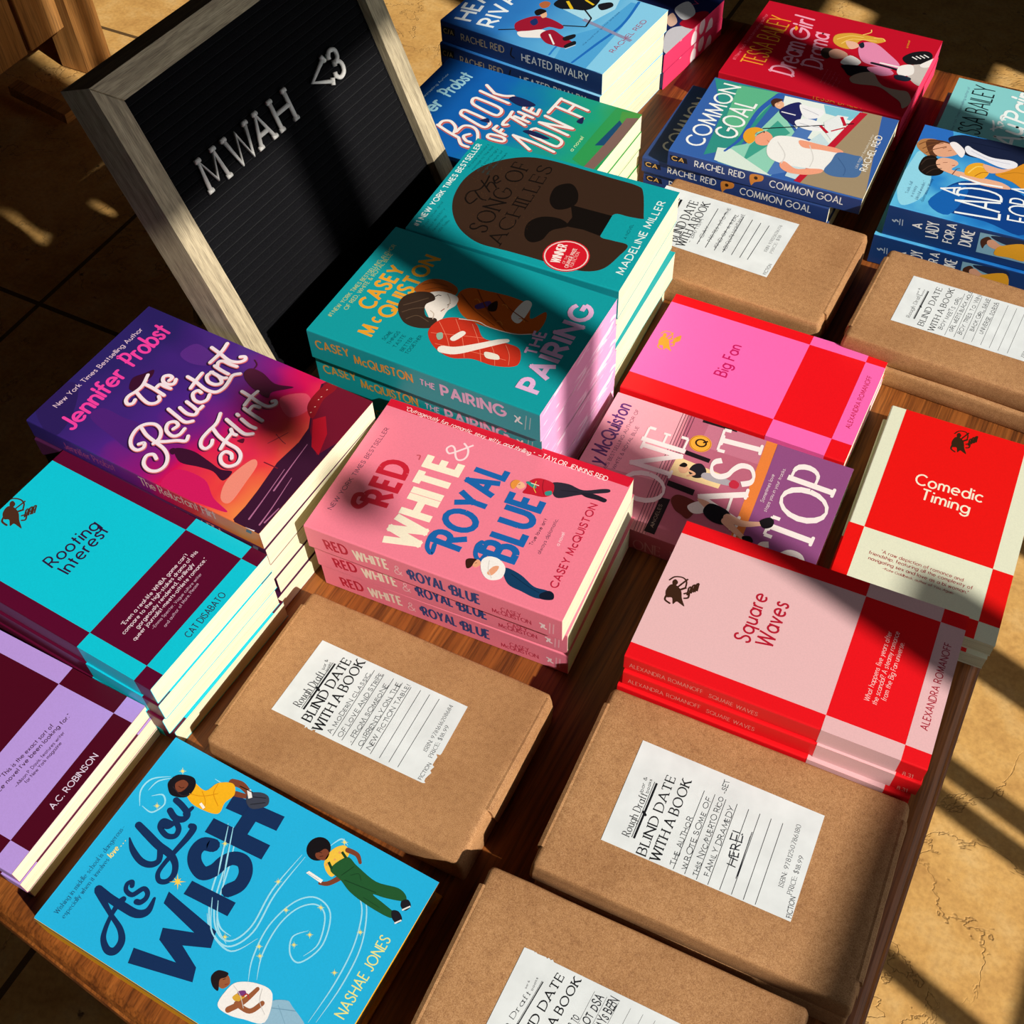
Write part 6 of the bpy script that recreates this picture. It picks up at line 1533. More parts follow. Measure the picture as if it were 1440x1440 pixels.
  ('S','#c4504c',[(121.4,157.6),(132.7,158.4)],4.2),
  ('S','#f2ebe6',[(42.6,51),(37.5,66.2),(33.9,80.5)],3.4),
  ('S','#f2ebe6',[(42,52.5),(50,52.5),(53.5,59.4),(47.6,68.7),(39,72.5)],3.4),
  ('S','#f2ebe6',[(41,73.8),(52.7,75.3),(55.2,84.6),(48.9,93.7),(32.2,102.7)],3.3),
  ('S','#f2ebe6',[(33.9,80.5),(25.8,88.3),(25,96.9)],3.3),
  ('S','#f2ebe6',[(43.6,87.6),(38.2,83.9),(33,89.5),(32.6,95.1)],3.3),
  ('S','#f2ebe6',[(76.8,63.5),(73.6,84.8),(69.8,95),(64.2,97.1),(60.1,92.6),(65.9,70.7),(68.9,62.4),(74.8,60.5),(76.8,63.5)],3.4),
  ('S','#f2ebe6',[(100.1,62.4),(97.7,83.3),(94.3,94.7),(87.2,97.6),(82.8,93.3),(87.1,71.4),(90.7,62.9),(97.1,60.2),(100.1,62.4)],3.5),
  ('S','#f2ebe6',[(112.3,59.8),(109,78.2),(106.6,96.3)],3.5),
  ('S','#f2ebe6',[(124.2,60.5),(115.3,74.6)],3.5),
  ('S','#f2ebe6',[(114.8,74.9),(115.5,85.7),(119.5,94.5)],3.5),
  ('S','#f2ebe6',[(53,106.2),(54.2,116.3),(52.6,122.4),(47.9,122.6),(46.4,112.8),(47.3,106),(51,104.7),(53,106.2)],3.3),
  ('S','#f2ebe6',[(62,104.1),(59.8,111.8),(58.3,120)],3.4),
  ('S','#f2ebe6',[(62,104.1),(67.7,104.9)],3.4),
  ('S','#f2ebe6',[(59.6,112.2),(64.9,112.4)],3.3),
  ('S','#f2ebe6',[(95.5,106.9),(85.4,108.2),(76.7,107.7),(71.8,109.4),(74.1,113.2)],3.4),
  ('S','#f2ebe6',[(87.7,108.3),(81,129.4)],3.4),
  ('S','#f2ebe6',[(89.6,112.9),(87.4,129.9)],3.4),
  ('S','#f2ebe6',[(97.9,112.8),(95.5,130.4)],3.4),
  ('S','#f2ebe6',[(88.8,121.5),(95.7,121.8)],3.4),
  ('S','#f2ebe6',[(104.8,114.5),(101.8,131.7)],3.4),
  ('S','#f2ebe6',[(104.8,114.5),(111.6,113.5)],3.4),
  ('S','#f2ebe6',[(103.5,122.7),(110,122.1)],3.4),
  ('S','#f2ebe6',[(101.8,131.7),(110.8,129.8)],3.4),
  ('S','#f2ebe6',[(61.8,126.9),(48.5,152.3)],3.3),
  ('S','#f2ebe6',[(61.6,128.3),(60.3,150.3),(56,175.3)],3.3),
  ('S','#f2ebe6',[(81.4,141.5),(78.6,164.3),(74.8,173.9),(67.5,175.4),(64.5,170.4),(69,146.3),(72.7,139.8),(78.2,138.6),(81.4,141.5)],3.3),
  ('S','#f2ebe6',[(92.4,139.6),(86.1,174.8)],3.4),
  ('S','#f2ebe6',[(104.5,139.7),(97.8,174.2)],3.4),
  ('S','#f2ebe6',[(92.5,140.8),(97.3,173.2)],3.4),
  ('S','#f2ebe6',[(110.5,140),(138,140.3)],3.4),
  ('S','#f2ebe6',[(123.5,141.1),(118.5,173.6)],3.4),
  ('S','#f2ebe6',[(136.7,143.2),(131.6,173.8)],3.5),
  ('S','#f2ebe6',[(122.1,156.8),(133.4,157.6)],3.4),
  ('B','#1c2450',[(111.9,94.6),(119.2,95.9),(119.7,110.1),(115.2,123.1),(107.3,111.7)]),
  ('B','#1c2450',[(71.1,133.1),(76.3,139.2),(73,161.3),(68.9,153.4)]),
  ('B','#1c2450',[(110,172.3),(119.8,174.9),(109.2,179.1)]),
  ('B','#1c2450',[(68,85.3),(75,90.5),(68.9,95.4)]),
  ('T','#dcecb0','a novel',64.3,191,-0.0109,3.7,25.6,1.5,'hand',0.2,0.4,0),
 ],
 'cg': [
  ('P','#2f8f84',[(137.7,0.39),(138.5,73.4),(32.4,62.9),(7.6,34.4),(76.7,28.7)]),
  ('P','#5cb48a',[(135.1,27.9),(138.5,73.4),(49.2,57.2),(69.4,35.1)]),
  ('P','#8fd0b8',[(40.8,67.5),(109,80.9),(77.2,107.7),(74.3,116),(1.2,106.1),(-0.35,74),(2.2,51.1),(22,46)]),
  ('P','#3fa08c',[(39.4,71.7),(90.5,84.8),(75.2,102.8),(50.5,90.2),(11.8,73.6)]),
  ('P','#e6efe8',[(135.3,78.3),(138,161.2),(71.1,146.1),(74.3,116),(109.7,82.5)]),
  ('P','#7fc4d8',[(135.7,119.9),(137.6,160.3),(119.3,152.5),(121.4,126)]),
  ('P','#4d77b8',[(100.4,108),(115.6,120.2),(90,122.3),(12,117.1),(-0.84,101.4),(53.2,104.1)]),
  ('P','#c8dfe4',[(60.1,120.3),(87,130.5),(73.3,143.7),(5.3,129.9),(6.6,118.8)]),
  ('P','#d9e8dc',[(24.1,43.4),(26.9,57.4),(14.6,80),(1.2,106.1),(-0.35,74),(3.5,46.9)]),
  ('S','#2f5cb0',[(134.7,72.7),(101.2,62.5),(67,60.5),(43.6,59.1),(21.3,51.8)],[6.3,5.3,4.4,3.4,2.4]),
  ('P','#a08c6e',[(139.1,159.9),(140.8,179.7),(2.4,198.9),(2.7,130.7),(60.6,143.7)]),
  ('P','#c01a30',[(137.2,157.7),(137.5,165.6),(2,136.2),(2.5,128.9)]),
  ('P','#a08c6e',[(137.5,165.6),(139.3,180.1),(60.9,188.3),(1.8,197.4),(1.7,135.4)]),
  ('B','#e9b08c',[(120.4,71.5),(125.5,75.6),(121.3,81.7),(111.5,82.9),(112,76.1)]),
  ('B','#4a2a20',[(118.9,68.2),(126.8,70.4),(127.9,78.7),(123.8,77.1),(117.7,73.3),(111.3,74.4)]),
  ('B','#22265e',[(107.3,81),(121.5,86.4),(129.8,96.2),(118.2,102.6),(99.3,105.5),(88.8,104.1),(96.3,90.5)]),
  ('B','#f0f0f2',[(126.1,97.3),(126.2,109.5),(125.2,123),(113.3,122.8),(106.1,113.7),(109.2,105.3)]),
  ('B','#f0f0f2',[(97.6,101.4),(105.4,112),(103,125.8),(92,130.9),(87.1,119.4),(89.5,105.7)]),
  ('L','#e8e6ea',[(106.7,83.5),(106.4,98.7)],1.7),
  ('L','#14161c',[(71.5,75),(115.4,157.3)],1.6),
  ('P','#e8ecec',[(105.8,128.7),(123.3,138.4),(124.5,149.2),(79.7,143.6),(89.1,135.4)]),
  ('L','#c01a30',[(98.6,127.1),(89.8,137.1)],3.2),
  ('L','#c01a30',[(121.7,142.6),(108.3,150.1)],3.3),
  ('L','#c01a30',[(94,139.5),(105.4,150.9)],1.8),
  ('B','#f0a080',[(55.9,72.7),(68.3,78.9),(62.5,88.2),(50.1,89.4),(44.2,83),(46,76)]),
  ('B','#e8a02c',[(53.8,60.3),(64.7,61.3),(71.1,68.6),(69,76.8),(61.5,70.8),(49.9,73.8),(42.1,70.7),(45.7,64)]),
  ('L','#2a1a1a',[(59.2,72.9),(67.9,78.1),(64.8,78.5)],0.81),
  ('B','#f0eeea',[(43.3,88.5),(59.6,89.1),(67.4,95.9),(70.7,115.2),(67,136.4),(63.7,154.6),(47.3,156.6),(29.6,151),(26.9,137.6),(24.1,120.5),(24.8,104),(30,94.1)]),
  ('B','#f0a080',[(67.5,115.2),(68.4,136),(68.9,152.2),(66,160.2),(62,155.9),(60,138.5),(57.3,121.1)]),
  ('B','#f0a080',[(23.5,108),(28.2,112),(21.4,124.9),(26.9,137.6),(30.3,149.1),(24.2,149.1),(16.1,137.3),(12.7,122.2),(16,112.2)]),
  ('B','#4a6fa0',[(29.6,151),(46,153.4),(62.6,155.8),(64.5,171.3),(62.4,180.8),(35,184.8),(26.9,173),(24.2,159.7)]),
  ('S','#7a3a24',[(119.5,75.2),(120.7,76.4)],0.72),
  ('S','#e8dcd8',[(115.5,76.9),(117.5,78.5)],0.72),
  ('S','#d8d4d0',[(56,95.8),(39.2,108.5),(24.1,109.6)],0.91),
  ('S','#d8d4d0',[(62.9,126.7),(44.7,135.8),(29.6,136.8)],0.91),
  ('S','#3c5f90',[(54.2,158.2),(40.4,169.2),(28.9,170.7)],0.89),
  ('S','#c9c9d2',[(121.2,101.7),(117.9,113.9),(115.6,120.2)],0.95),
  ('S','#c9c9d2',[(94.9,106.9),(94.4,117.2),(95.3,127.1)],0.93),
  ('S','#c46a4c',[(54.7,85.2),(52.2,88.2)],0.69),
  ('T','#f0f2f0','COMMON',17.5,27.9,0.021,18,115.1,1.4,'sans',0,0.8,0),
  ('T','#f0f2f0','GOAL',41.4,53.9,0.0313,21.5,69,1.4,'sans',0,0.8,0),
  ('T','#f0ede4','RACHEL REID',43.5,189.2,0.0027,6.4,62.1,1.6,'sans',0,1,0),
  ('T','#e6e0d0','USA TODAY Bestselling Author',45,179.9,0.0168,2.2,60.2,1.3,'sans',0,1,0),
 ],
 'dream': [
  ('T','#f3a52e','TESSA BAILEY',28.4,38.8,-0.0155,24.4,104.1,0.95,'sans',0,0.9,0),
  ('T','#e86a78','#1 New York Times bestselling author',28.8,8.3,0.0082,4,102.5,1.3,'sans',0,1,0),
  ('T','#f2a6bc','Dream',25.4,74.4,-0.1103,24.4,65.5,1.5,'hand',0.2,0.45,0),
  ('T','#f2a6bc','Girl',95.7,66.9,-0.1579,20.5,48.1,1.5,'hand',0.2,0.8,0),
  ('T','#f2a6bc','Drama',51.1,98.2,-0.1975,20.5,70.5,1.5,'hand',0.2,0.45,0),
  ('B','#f3a52e',[(117,45.6),(122,45.6),(117.7,49.2),(112.4,48.4)]),
  ('B','#c9bfb8',[(99.5,184.9),(108.3,203.8),(65.5,204),(79,184.8)]),
  ('B','#d9a23a',[(108.8,93.2),(122.7,91.9),(132.6,105),(135.2,119.2),(136.2,133.8),(133.9,145.6),(124.4,137.4),(124.7,122.5),(115.4,118),(102,114.8),(101.2,102.7)]),
  ('S','#f3c96a',[(114.7,95.8),(127.1,106.8),(130.2,120.8)],1.3),
  ('S','#f3c96a',[(108.4,102.8),(121.8,111),(128.6,136.2)],1.3),
  ('S','#f3c96a',[(135.2,119.2),(143,125.5),(148.4,124.6)],1.3),
  ('S','#f3c96a',[(133.9,132.1),(136.6,141.1),(132.6,144.8)],1.3),
  ('B','#e8b49a',[(114.6,105.8),(117,116.2),(110.2,122.1),(102,114.8)]),
  ('B','#3a2a24',[(82.4,87.7),(92.1,88.2),(94,97.5),(83.3,99.8),(73.2,98.2),(75,92)]),
  ('B','#d9a088',[(88.5,95.7),(96,101.8),(92.3,114.2),(83.7,115.7),(76.7,105.7),(79.1,98.8)]),
  ('B','#e48ab0',[(110.2,122.1),(121,124.9),(123.5,137.7),(111.1,154.9),(93.9,172.8),(82.1,167.2),(81.3,150.6),(83.5,135.4),(95.7,126.6)]),
  ('B','#f3ece8',[(73.1,113),(89.7,118.7),(82.5,133.2),(71.5,129.4),(69.5,120.3)]),
  ('B','#181820',[(67.6,116),(73.5,128.8),(77.3,151.8),(61.4,147.1),(51.7,130.9),(59.1,122.4)]),
  ('S','#181820',[(85.4,144.5),(85.2,159.1),(84,176.2)],3.8),
  ('S','#f3ece8',[(89.3,153),(90.1,174.4)],2.5),
  ('B','#1c2430',[(114.3,120.8),(120.5,123.8),(112.6,127.5),(108.2,125.2)]),
  ('B','#e48ab0',[(75.4,142.7),(83.2,159.7),(75.1,171.7),(66.3,162.3),(67.4,150)]),
  ('B','#efeae6',[(91.9,173.4),(99.5,184.9),(83.9,190.5),(75,181.2),(78.6,174.2)]),
  ('B','#1e2a3a',[(73.6,173.3),(76.3,182),(74.2,190.9),(67.1,188.2),(66.2,176.7)]),
  ('B','#ab8f80',[(49.7,131.5),(62.5,139.5),(67.8,151.1),(54.5,161.1),(47.7,170.3),(47.6,184.5),(48.1,194.9),(32.1,202.5),(17.2,198.1),(27.4,192.3),(35.1,181.1),(44.8,164.1),(40.7,143.9),(41.2,135.4)]),
  ('B','#17161a',[(111.1,171.9),(125.1,180),(132.3,193.6),(124.3,200.6),(109.9,197.4),(99.8,183.6),(102.2,175.7)]),
  ('B','#efeae6',[(102.9,192.2),(115,198.4),(122,203.6),(105.8,203.4),(99.5,196.8)]),
  ('L','#efeae6',[(115,180.4),(111.9,186.8)],1.6),
  ('L','#efeae6',[(118,183.9),(114.9,190.3)],1.6),
  ('L','#efeae6',[(121,187.4),(117.9,193.8)],1.6),
  ('L','#efeae6',[(124,190.9),(120.9,197.2)],1.6),
  ('T','#f3a52e','a novel',129.6,171.4,-0.1133,2.5,15.5,1.5,'sans',0,1,0),
  ('T','#d9707a','Sometimes love',26.8,106.4,-0.026,1.5,27.7,1.2,'sans',0,1,0),
  ('T','#d9707a','finds its way to',26.2,110.9,-0.0232,1.5,26.8,1.2,'sans',0,1,0),
  ('T','#d9707a','the stage and',25.7,115.5,-0.0201,1.5,25.9,1.2,'sans',0,1,0),
  ('T','#d9707a','back again to',25.1,120,-0.0173,1.5,24.9,1.2,'sans',0,1,0),
  ('T','#d9707a','you.',24.5,124.5,-0.0137,1.5,24,1.2,'sans',0,1,0),
 ],
 'lady': [
  ('B','#8fd4ea',[(32.6,-0.71),(73.1,1.9),(92.6,6.9),(60.2,24.5),(24.7,25.1),(4.5,9.7)]),
  ('B','#2a6cc0',[(137.3,0.12),(141.8,24.8),(113.4,28.1),(107.2,0)]),
  ('B','#0c3f88',[(61.3,52.8),(65,74),(61.8,110.6),(6.2,121.3),(11.1,85.5),(13.2,42),(38.9,39)]),
  ('B','#1560b0',[(19.2,31.2),(53.8,48.2),(48.8,61.9),(7.3,52.6)]),
  ('B','#17203c',[(121.5,26.2),(133.4,36.6),(135.6,59),(141.3,99.7),(106.8,106.3),(107.3,74.6),(102.4,56.5),(105.2,43)]),
  ('B','#b07a4a',[(100.1,0.46),(112.4,3.7),(116.3,17.6),(104.9,21.9),(88.5,17.7),(90.6,9)]),
  ('B','#5a3420',[(110.5,7.5),(116.9,19.1),(114.7,31.1),(100.9,26.1),(87.2,21.2),(90.5,15.6)]),
  ('B','#e0a482',[(105.6,16.8),(114.2,23),(112,35),(102.6,40.3),(93.6,32.7),(91.1,23.6),(97,17.2)]),
  ('B','#f0e9ea',[(115.4,29.3),(119.3,34.9),(109.1,45.3),(97.3,44.7),(105.3,36.5)]),
  ('B','#1c130f',[(63.1,11.7),(75.3,10.3),(85.8,12.6),(89.8,20.6),(79.3,29.6),(70,34.1),(61.4,30.6),(57,20.4)]),
  ('B','#e6ae8e',[(82.6,23.9),(90.3,28.6),(90.9,39.8),(85.6,44.2),(75.4,40.1),(75.3,49.7),(73.8,69),(73.7,87.8),(66.7,97),(62.4,74.6),(65.1,58.3),(69,38.4),(72.9,27.9)]),
  ('B','#e8e8f0',[(113.1,44.4),(118.4,46.5),(114.3,53.9),(108.7,71.1),(111,89.7),(106.6,96.1),(97.9,92.3),(96.8,79.9),(102.3,62.9),(105.1,49.4)]),
  ('B','#e9a82a',[(72.7,53.4),(84.9,52.3),(94,58.3),(95.7,67.5),(85.6,73.6),(73.2,70.7),(72,61.5)]),
  ('B','#d98f24',[(83.9,79.4),(97.9,92.3),(112,105.3),(71,113.1),(78.7,96.2)]),
  ('S','#f6cf62',[(76.5,55.8),(88.7,61),(90.5,68.6)],1.4),
  ('S','#b06a18',[(73.9,62.7),(81.5,67.3),(83.7,72.4)],1),
  ('S','#6a2818',[(68,42.6),(77.2,44.5),(79.8,47.1)],0.8),
  ('S','#7a4a2a',[(102.5,2.8),(109.1,7.8),(113.6,18.2)],1.1),
  ('S','#7a4a2a',[(97.2,7.4),(105.7,13.6),(112.8,23.3)],1),
  ('S','#7a4a2a',[(91.9,12),(100.3,18.1),(108.8,27.5)],1),
  ('S','#3a2a22',[(71.8,12),(81.4,14.5),(85.9,21.5)],1),
  ('S','#3a2a22',[(61.8,15.2),(72.3,19.9),(78.7,28.1)],1),
  ('S','#3a2a22',[(59.6,19.8),(68.5,24.1),(72.9,31.1)],1),
  ('S','#7a3a24',[(104.8,25.2),(107.4,27.9)],0.62),
  ('S','#7a3a24',[(102.8,30.6),(105.1,33.3)],0.62),
  ('S','#7a3a24',[(82.5,30.4),(84.6,34)],0.61),
  ('S','#a8323a',[(81.3,39.5),(83.1,41.5)],0.81),
  ('S','#0e1730',[(125,48.3),(126,64.3),(126.2,85.1)],1),
  ('S','#c9c9d8',[(111.7,51.2),(104.8,68.7),(105.1,89.3)],0.83),
  ('S','#b87a1a',[(86.4,85.2),(94,96.2),(95.8,106.8)],1),
  ('B','#e6ae8e',[(95.1,66),(94.2,83.6),(99.8,93.5),(89,84.7),(84,73.1)]),
  ('T','#eef3f5','A',38.1,56.1,-0.113,17.3,14.1,1.3,'sans',0,1,0),
  ('T','#eef3f5','LADY',18,96.5,-0.1324,39.8,56.1,0.95,'sans',0,0.55,0),
  ('T','#eef3f5','FOR A',23.6,125.9,-0.1105,22.3,53.4,1.1,'sans',0,0.6,0),
  ('T','#123a6c','"Lush, full',22.6,11.1,0.0145,2.6,19.3,1.4,'serif',0.15,1,0),
  ('T','#123a6c','is a feisty',20.1,16.5,0.017,2.6,17,1.4,'serif',0.15,1,0),
  ('T','#123a6c','blissful wonder."',17.6,21.8,0.0198,2.6,30.3,1.4,'serif',0.15,1,0),
  ('T','#123a6c','_Entertainment Weekly',15.1,27.2,0.0223,2.6,38.6,1.4,'serif',0.15,1,0),
 ],
 'aup': [
  ('T','#152428','TESSA BAILEY',25.4,42.4,-0.0197,21.3,107.6,1,'sans',0,0.9,0),
  ('T','#5f7a98','#1 New York Times bestselling author of',35.4,16.4,-0.018,2.6,89.1,1.2,'sans',0,1,0),
  ('S','#eef4f3',[(59.9,50.7),(63,54.2),(70.7,61)],2),
  ('S','#eef4f3',[(58,53.6),(69.6,51.4),(75.1,49.5)],2),
  ('S','#eef4f3',[(66.5,55.2),(65.7,60.4)],2),
  ('S','#eef4f3',[(71.4,55.5),(76.2,55.6),(73.2,59.6)],2),
  ('S','#eef4f3',[(78.7,57.6),(85.3,58.2),(87.4,55.7),(81.2,56.2),(81.5,60.4)],2),
  ('T','#eef4f3','Au',33.8,81.9,-0.0503,22.4,40.6,1.6,'hand',0.2,0.7,0),
  ('T','#eef4f3','Pair',81.6,80,0.0067,21.7,52.3,1.6,'hand',0.2,0.7,0),
  ('T','#eef4f3','Affair',43.9,104.8,-0.0262,20.3,80.2,2,'hand',0.2,0.4,0),
 ],
 'pink': [
  ('B','#c9c6cc',[(39.1,187.9),(58,191.5),(63.6,208.9),(32.9,220.9),(9.2,217.3),(6.3,204.5)]),
  ('B','#b0122c',[(63.4,191.2),(93.8,194.5),(102.1,207.6),(67.7,215.4)]),
  ('B','#d8b09a',[(63.3,173.4),(79.8,172.6),(66.1,186.7),(53.9,185)]),
  ('B','#efeef0',[(89.6,169.8),(110.7,175.6),(93.8,194.5),(75.8,193),(75.7,184)]),
  ('T','#e8557a','V',107.1,188.3,-0.1488,6.6,10.7,1.5,'sans',0,1,0),
 ],
}
SPI = {
 'rwrb': [
  ('T','#c0203c','RED',16.5,21.2,-0.1731,10.9,20.1,2.2,'sans',0,1,0),
  ('T','#f7e3cf','WHITE',40.8,20,-0.111,10.8,30,2.3,'sans',0,1,0),
  ('T','#f9c2c8','&',74.8,19,-0.0176,10.6,6.8,0.9,'sans',0,1,0),
  ('T','#25457f','ROYAL',88.2,19.3,-0.0659,11.8,29.3,2.2,'sans',0,1,0),
  ('T','#25457f','BLUE',122.4,18.2,-0.0161,11.5,22.9,2.2,'sans',0,1,0),
  ('S','#25457f',[(88.5,13.3),(86.4,13.2),(86.4,10),(88.6,8.4)],1.6),
  ('S','#25457f',[(122.9,12.1),(120.8,12.7),(120.7,9.5),(122.8,7.6)],1.6),
  ('T','#c02a4a','CASEY',161.7,16.8,-0.0986,5.2,16.1,1.4,'sans',0,1,0),
  ('T','#c02a4a','McQUISTON',154.4,22.1,-0.0798,5,31,1.4,'sans',0,1,0),
  ('S','#fbe3e4',[(192.1,13.2),(194,14.3),(193,18.3)],1.5),
  ('S','#fbe3e4',[(195.3,13.4),(194.9,17),(196.8,18.1)],1.5),
  ('L','#f6aebb',[(199.7,8.3),(199.3,22.6)],1),
  ('L','#f6aebb',[(202.6,8.1),(202.2,21.3)],1),
 ],
 'pair': [
  ('T','#d99a3a','CASEY',6.7,17.6,-0.1207,8.5,32.8,1.9,'sans',0,0.9,0),
  ('T','#d99a3a','McQUISTON',42.9,19,-0.0594,8.7,54.3,1.9,'sans',0,0.8,0),
  ('T','#d9b4d2','THE',103.4,15,0.0168,5.9,13.7,1.9,'sans',0,1,0),
  ('T','#d9b4d2','PAIRING',122.2,18.8,-0.0412,11.1,57.5,2.3,'sans',0,0.8,0),
  ('S','#d8e8e6',[(186.9,11.3),(188.9,13.4),(187.1,18.1)],1.4),
  ('S','#d8e8e6',[(191.3,10.7),(189.6,15.6),(192.6,17.3)],1.6),
  ('L','#8fc0bf',[(196.8,6.4),(195.3,22.9)],0.81),
  ('L','#8fc0bf',[(200.3,7.2),(199.1,21)],0.81),
 ],
 'ach': [
 ],
 'rel': [
  ('T','#a0407a','Jennifer Probst',35.1,14.2,-0.0546,7.5,54,1.5,'hand',0,0.5,0),
  ('T','#eeb0a8','The Reluctant Flirt',114.3,11.8,-0.0408,9,74,1.5,'hand',0,0.5,0),
  ('P','#6f7a8a',[(217.8,1.2),(222.7,0.92),(221.1,5.5),(216.2,5.8)]),
 ],
 'root': [
  ('P','#0cc3d8',[(136.2,-1),(189,-1),(189,60),(136.2,60)]),
 ],
 'robin': [
  ('P','#4c051c',[(146.3,-1),(196.7,-1),(196.7,60),(146.3,60)]),
 ],
 'sw': [
  ('P','#e6b6b8',[(135.8,-1),(187.5,-1),(187.5,60),(135.8,60)]),
  ('T','#f08a80','ALEXANDRA ROMANOFF',4.2,12.4,-0.0276,4.8,52.6,1.1,'sans',0,1.2,0),
  ('T','#f08a80','SQUARE WAVES',61,12.2,0.0215,4.7,34,1.1,'sans',0,1.2,0),
  ('T','#f08a80','8.31',192.3,17.3,-0.0986,5,6.5,1.3,'sans',0,1,0),
 ],
 'fan': [
  ('P','#f566b0',[(132.4,-1),(183.4,-1),(183.4,60),(132.4,60)]),
 ],
 'comed': [
  ('P','#e6120f',[(134.9,-1),(186.2,-1),(186.2,60),(134.9,60)]),
 ],
 'ols': [
  ('T','#c07a86','ONE',69.4,23.2,-0.0588,11.6,23.3,1.2,'serif',0,0.8,0),
  ('T','#c07a86','LAST STOP',101.4,21.1,-0.0815,10.7,62,1.2,'serif',0,0.8,0),
 ],
 'wish': [
  ('P','#f0b01a',[(0,1.6),(230,1.6),(230,40),(0,40)]),
  ('P','#1fa8d8',[(0,-1),(230,-1),(230,1.6),(0,1.6)]),
  ('E','#2a1a10',60.3,47.5,1.6,1.4,0),
  ('E','#2a1a10',77.1,44.5,1.6,1.4,0),
  ('E','#2a1a10',84.2,41.4,1.6,1.4,0),
  ('E','#2a1a10',104.9,35,1.6,1.4,0),
 ],
 'hr': [
  ('T','#b9a98e','RACHEL REID',26.1,15.5,-0.0411,7.2,55.5,1.6,'sans',0,1,0),
  ('T','#dfe6ea','HEATED RIVALRY',103.2,15.4,-0.0249,8,81.5,1.6,'sans',0,1,0),
  ('P','#111a30',[(1.9,5.9),(18,5.3),(18.2,13.6),(1.7,14.6)]),
  ('T','#c8b06a','C/A',3.3,13.3,-0.0334,4.9,12.9,1.8,'sans',0,1,0),
  ('S','#1a1a20',[(91.3,4.5),(89.6,12.8),(93.8,15.4)],1.6),
 ],
 'botm': [
 ],
 'cg': [
  ('P','#14182c',[(1.9,4.6),(19.8,4.3),(21.3,10.2),(3.3,10.5)]),
  ('T','#e0b060','C|A',3.8,9.5,0.0234,4.6,13.7,2,'sans',0,1,0),
  ('T','#eef0f2','RACHEL REID',28.5,10.9,-0.019,6.8,52.6,1.5,'sans',0,1,0),
  ('B','#d98a3a',[(86.2,3.4),(98.6,1.4),(98.9,7.2),(91.8,10.9),(88.4,15.3)]),
  ('E','#3a2410',92.2,5.8,1.9,1.9,0),
  ('T','#eef0f2','COMMON GOAL',106.5,11.6,-0.0144,7.5,74.2,1.5,'sans',0,1,0),
 ],
 'dream': [
  ('T','#f3a52e','TESSA BAILEY',105.2,3.3,-0.0507,5.6,56.4,1.2,'sans',0,1,0),
 ],
 'lady': [
  ('T','#eef3f5','A',34.2,17.1,-1.7,8.2,6,1.8,'sans',0,1,0),
  ('T','#eef3f5','LADY',50.2,22.8,-1.7,11,17.6,1.5,'sans',0,0.6,0),
  ('T','#eef3f5','FOR A',64,24.6,-1.6,8.2,22,1.6,'sans',0,0.6,0),
  ('T','#eef3f5','DUKE',80.6,22.9,-1.6,10.5,17.8,1.6,'sans',0,0.6,0),
  ('P','#7fb0c8',[(84.9,4.4),(124.3,2),(131.7,25.4),(87,26.4)]),
  ('B','#1e2c4a',[(95.3,4.9),(124.3,2),(127.1,10.8),(105.9,10.1)]),
  ('B','#4a2a1c',[(88,11.2),(92.8,6.7),(96.8,10.2),(92.6,16.5),(91.5,20.8),(88.2,16)]),
  ('B','#e2a888',[(93.4,11.3),(98,8.8),(105,12.3),(111.1,12.3),(105.3,18.2),(95.6,16.5)]),
  ('B','#e9a82a',[(102.5,19.1),(106.7,12.8),(125.5,5.5),(130.7,22.3),(116,23.4),(104.1,24.5)]),
  ('S','#9fb4c8',[(6.5,15.3),(8.4,16.6),(9.4,14.3),(11.7,15.6)],1.4),
  ('L','#9fb4c8',[(12.9,12.2),(13.7,18.9)],0.85),
  ('L','#9fb4c8',[(15.3,12.1),(16.3,19)],0.85),
 ],
 'aup': [
 ],
 'pink': [
 ],
}
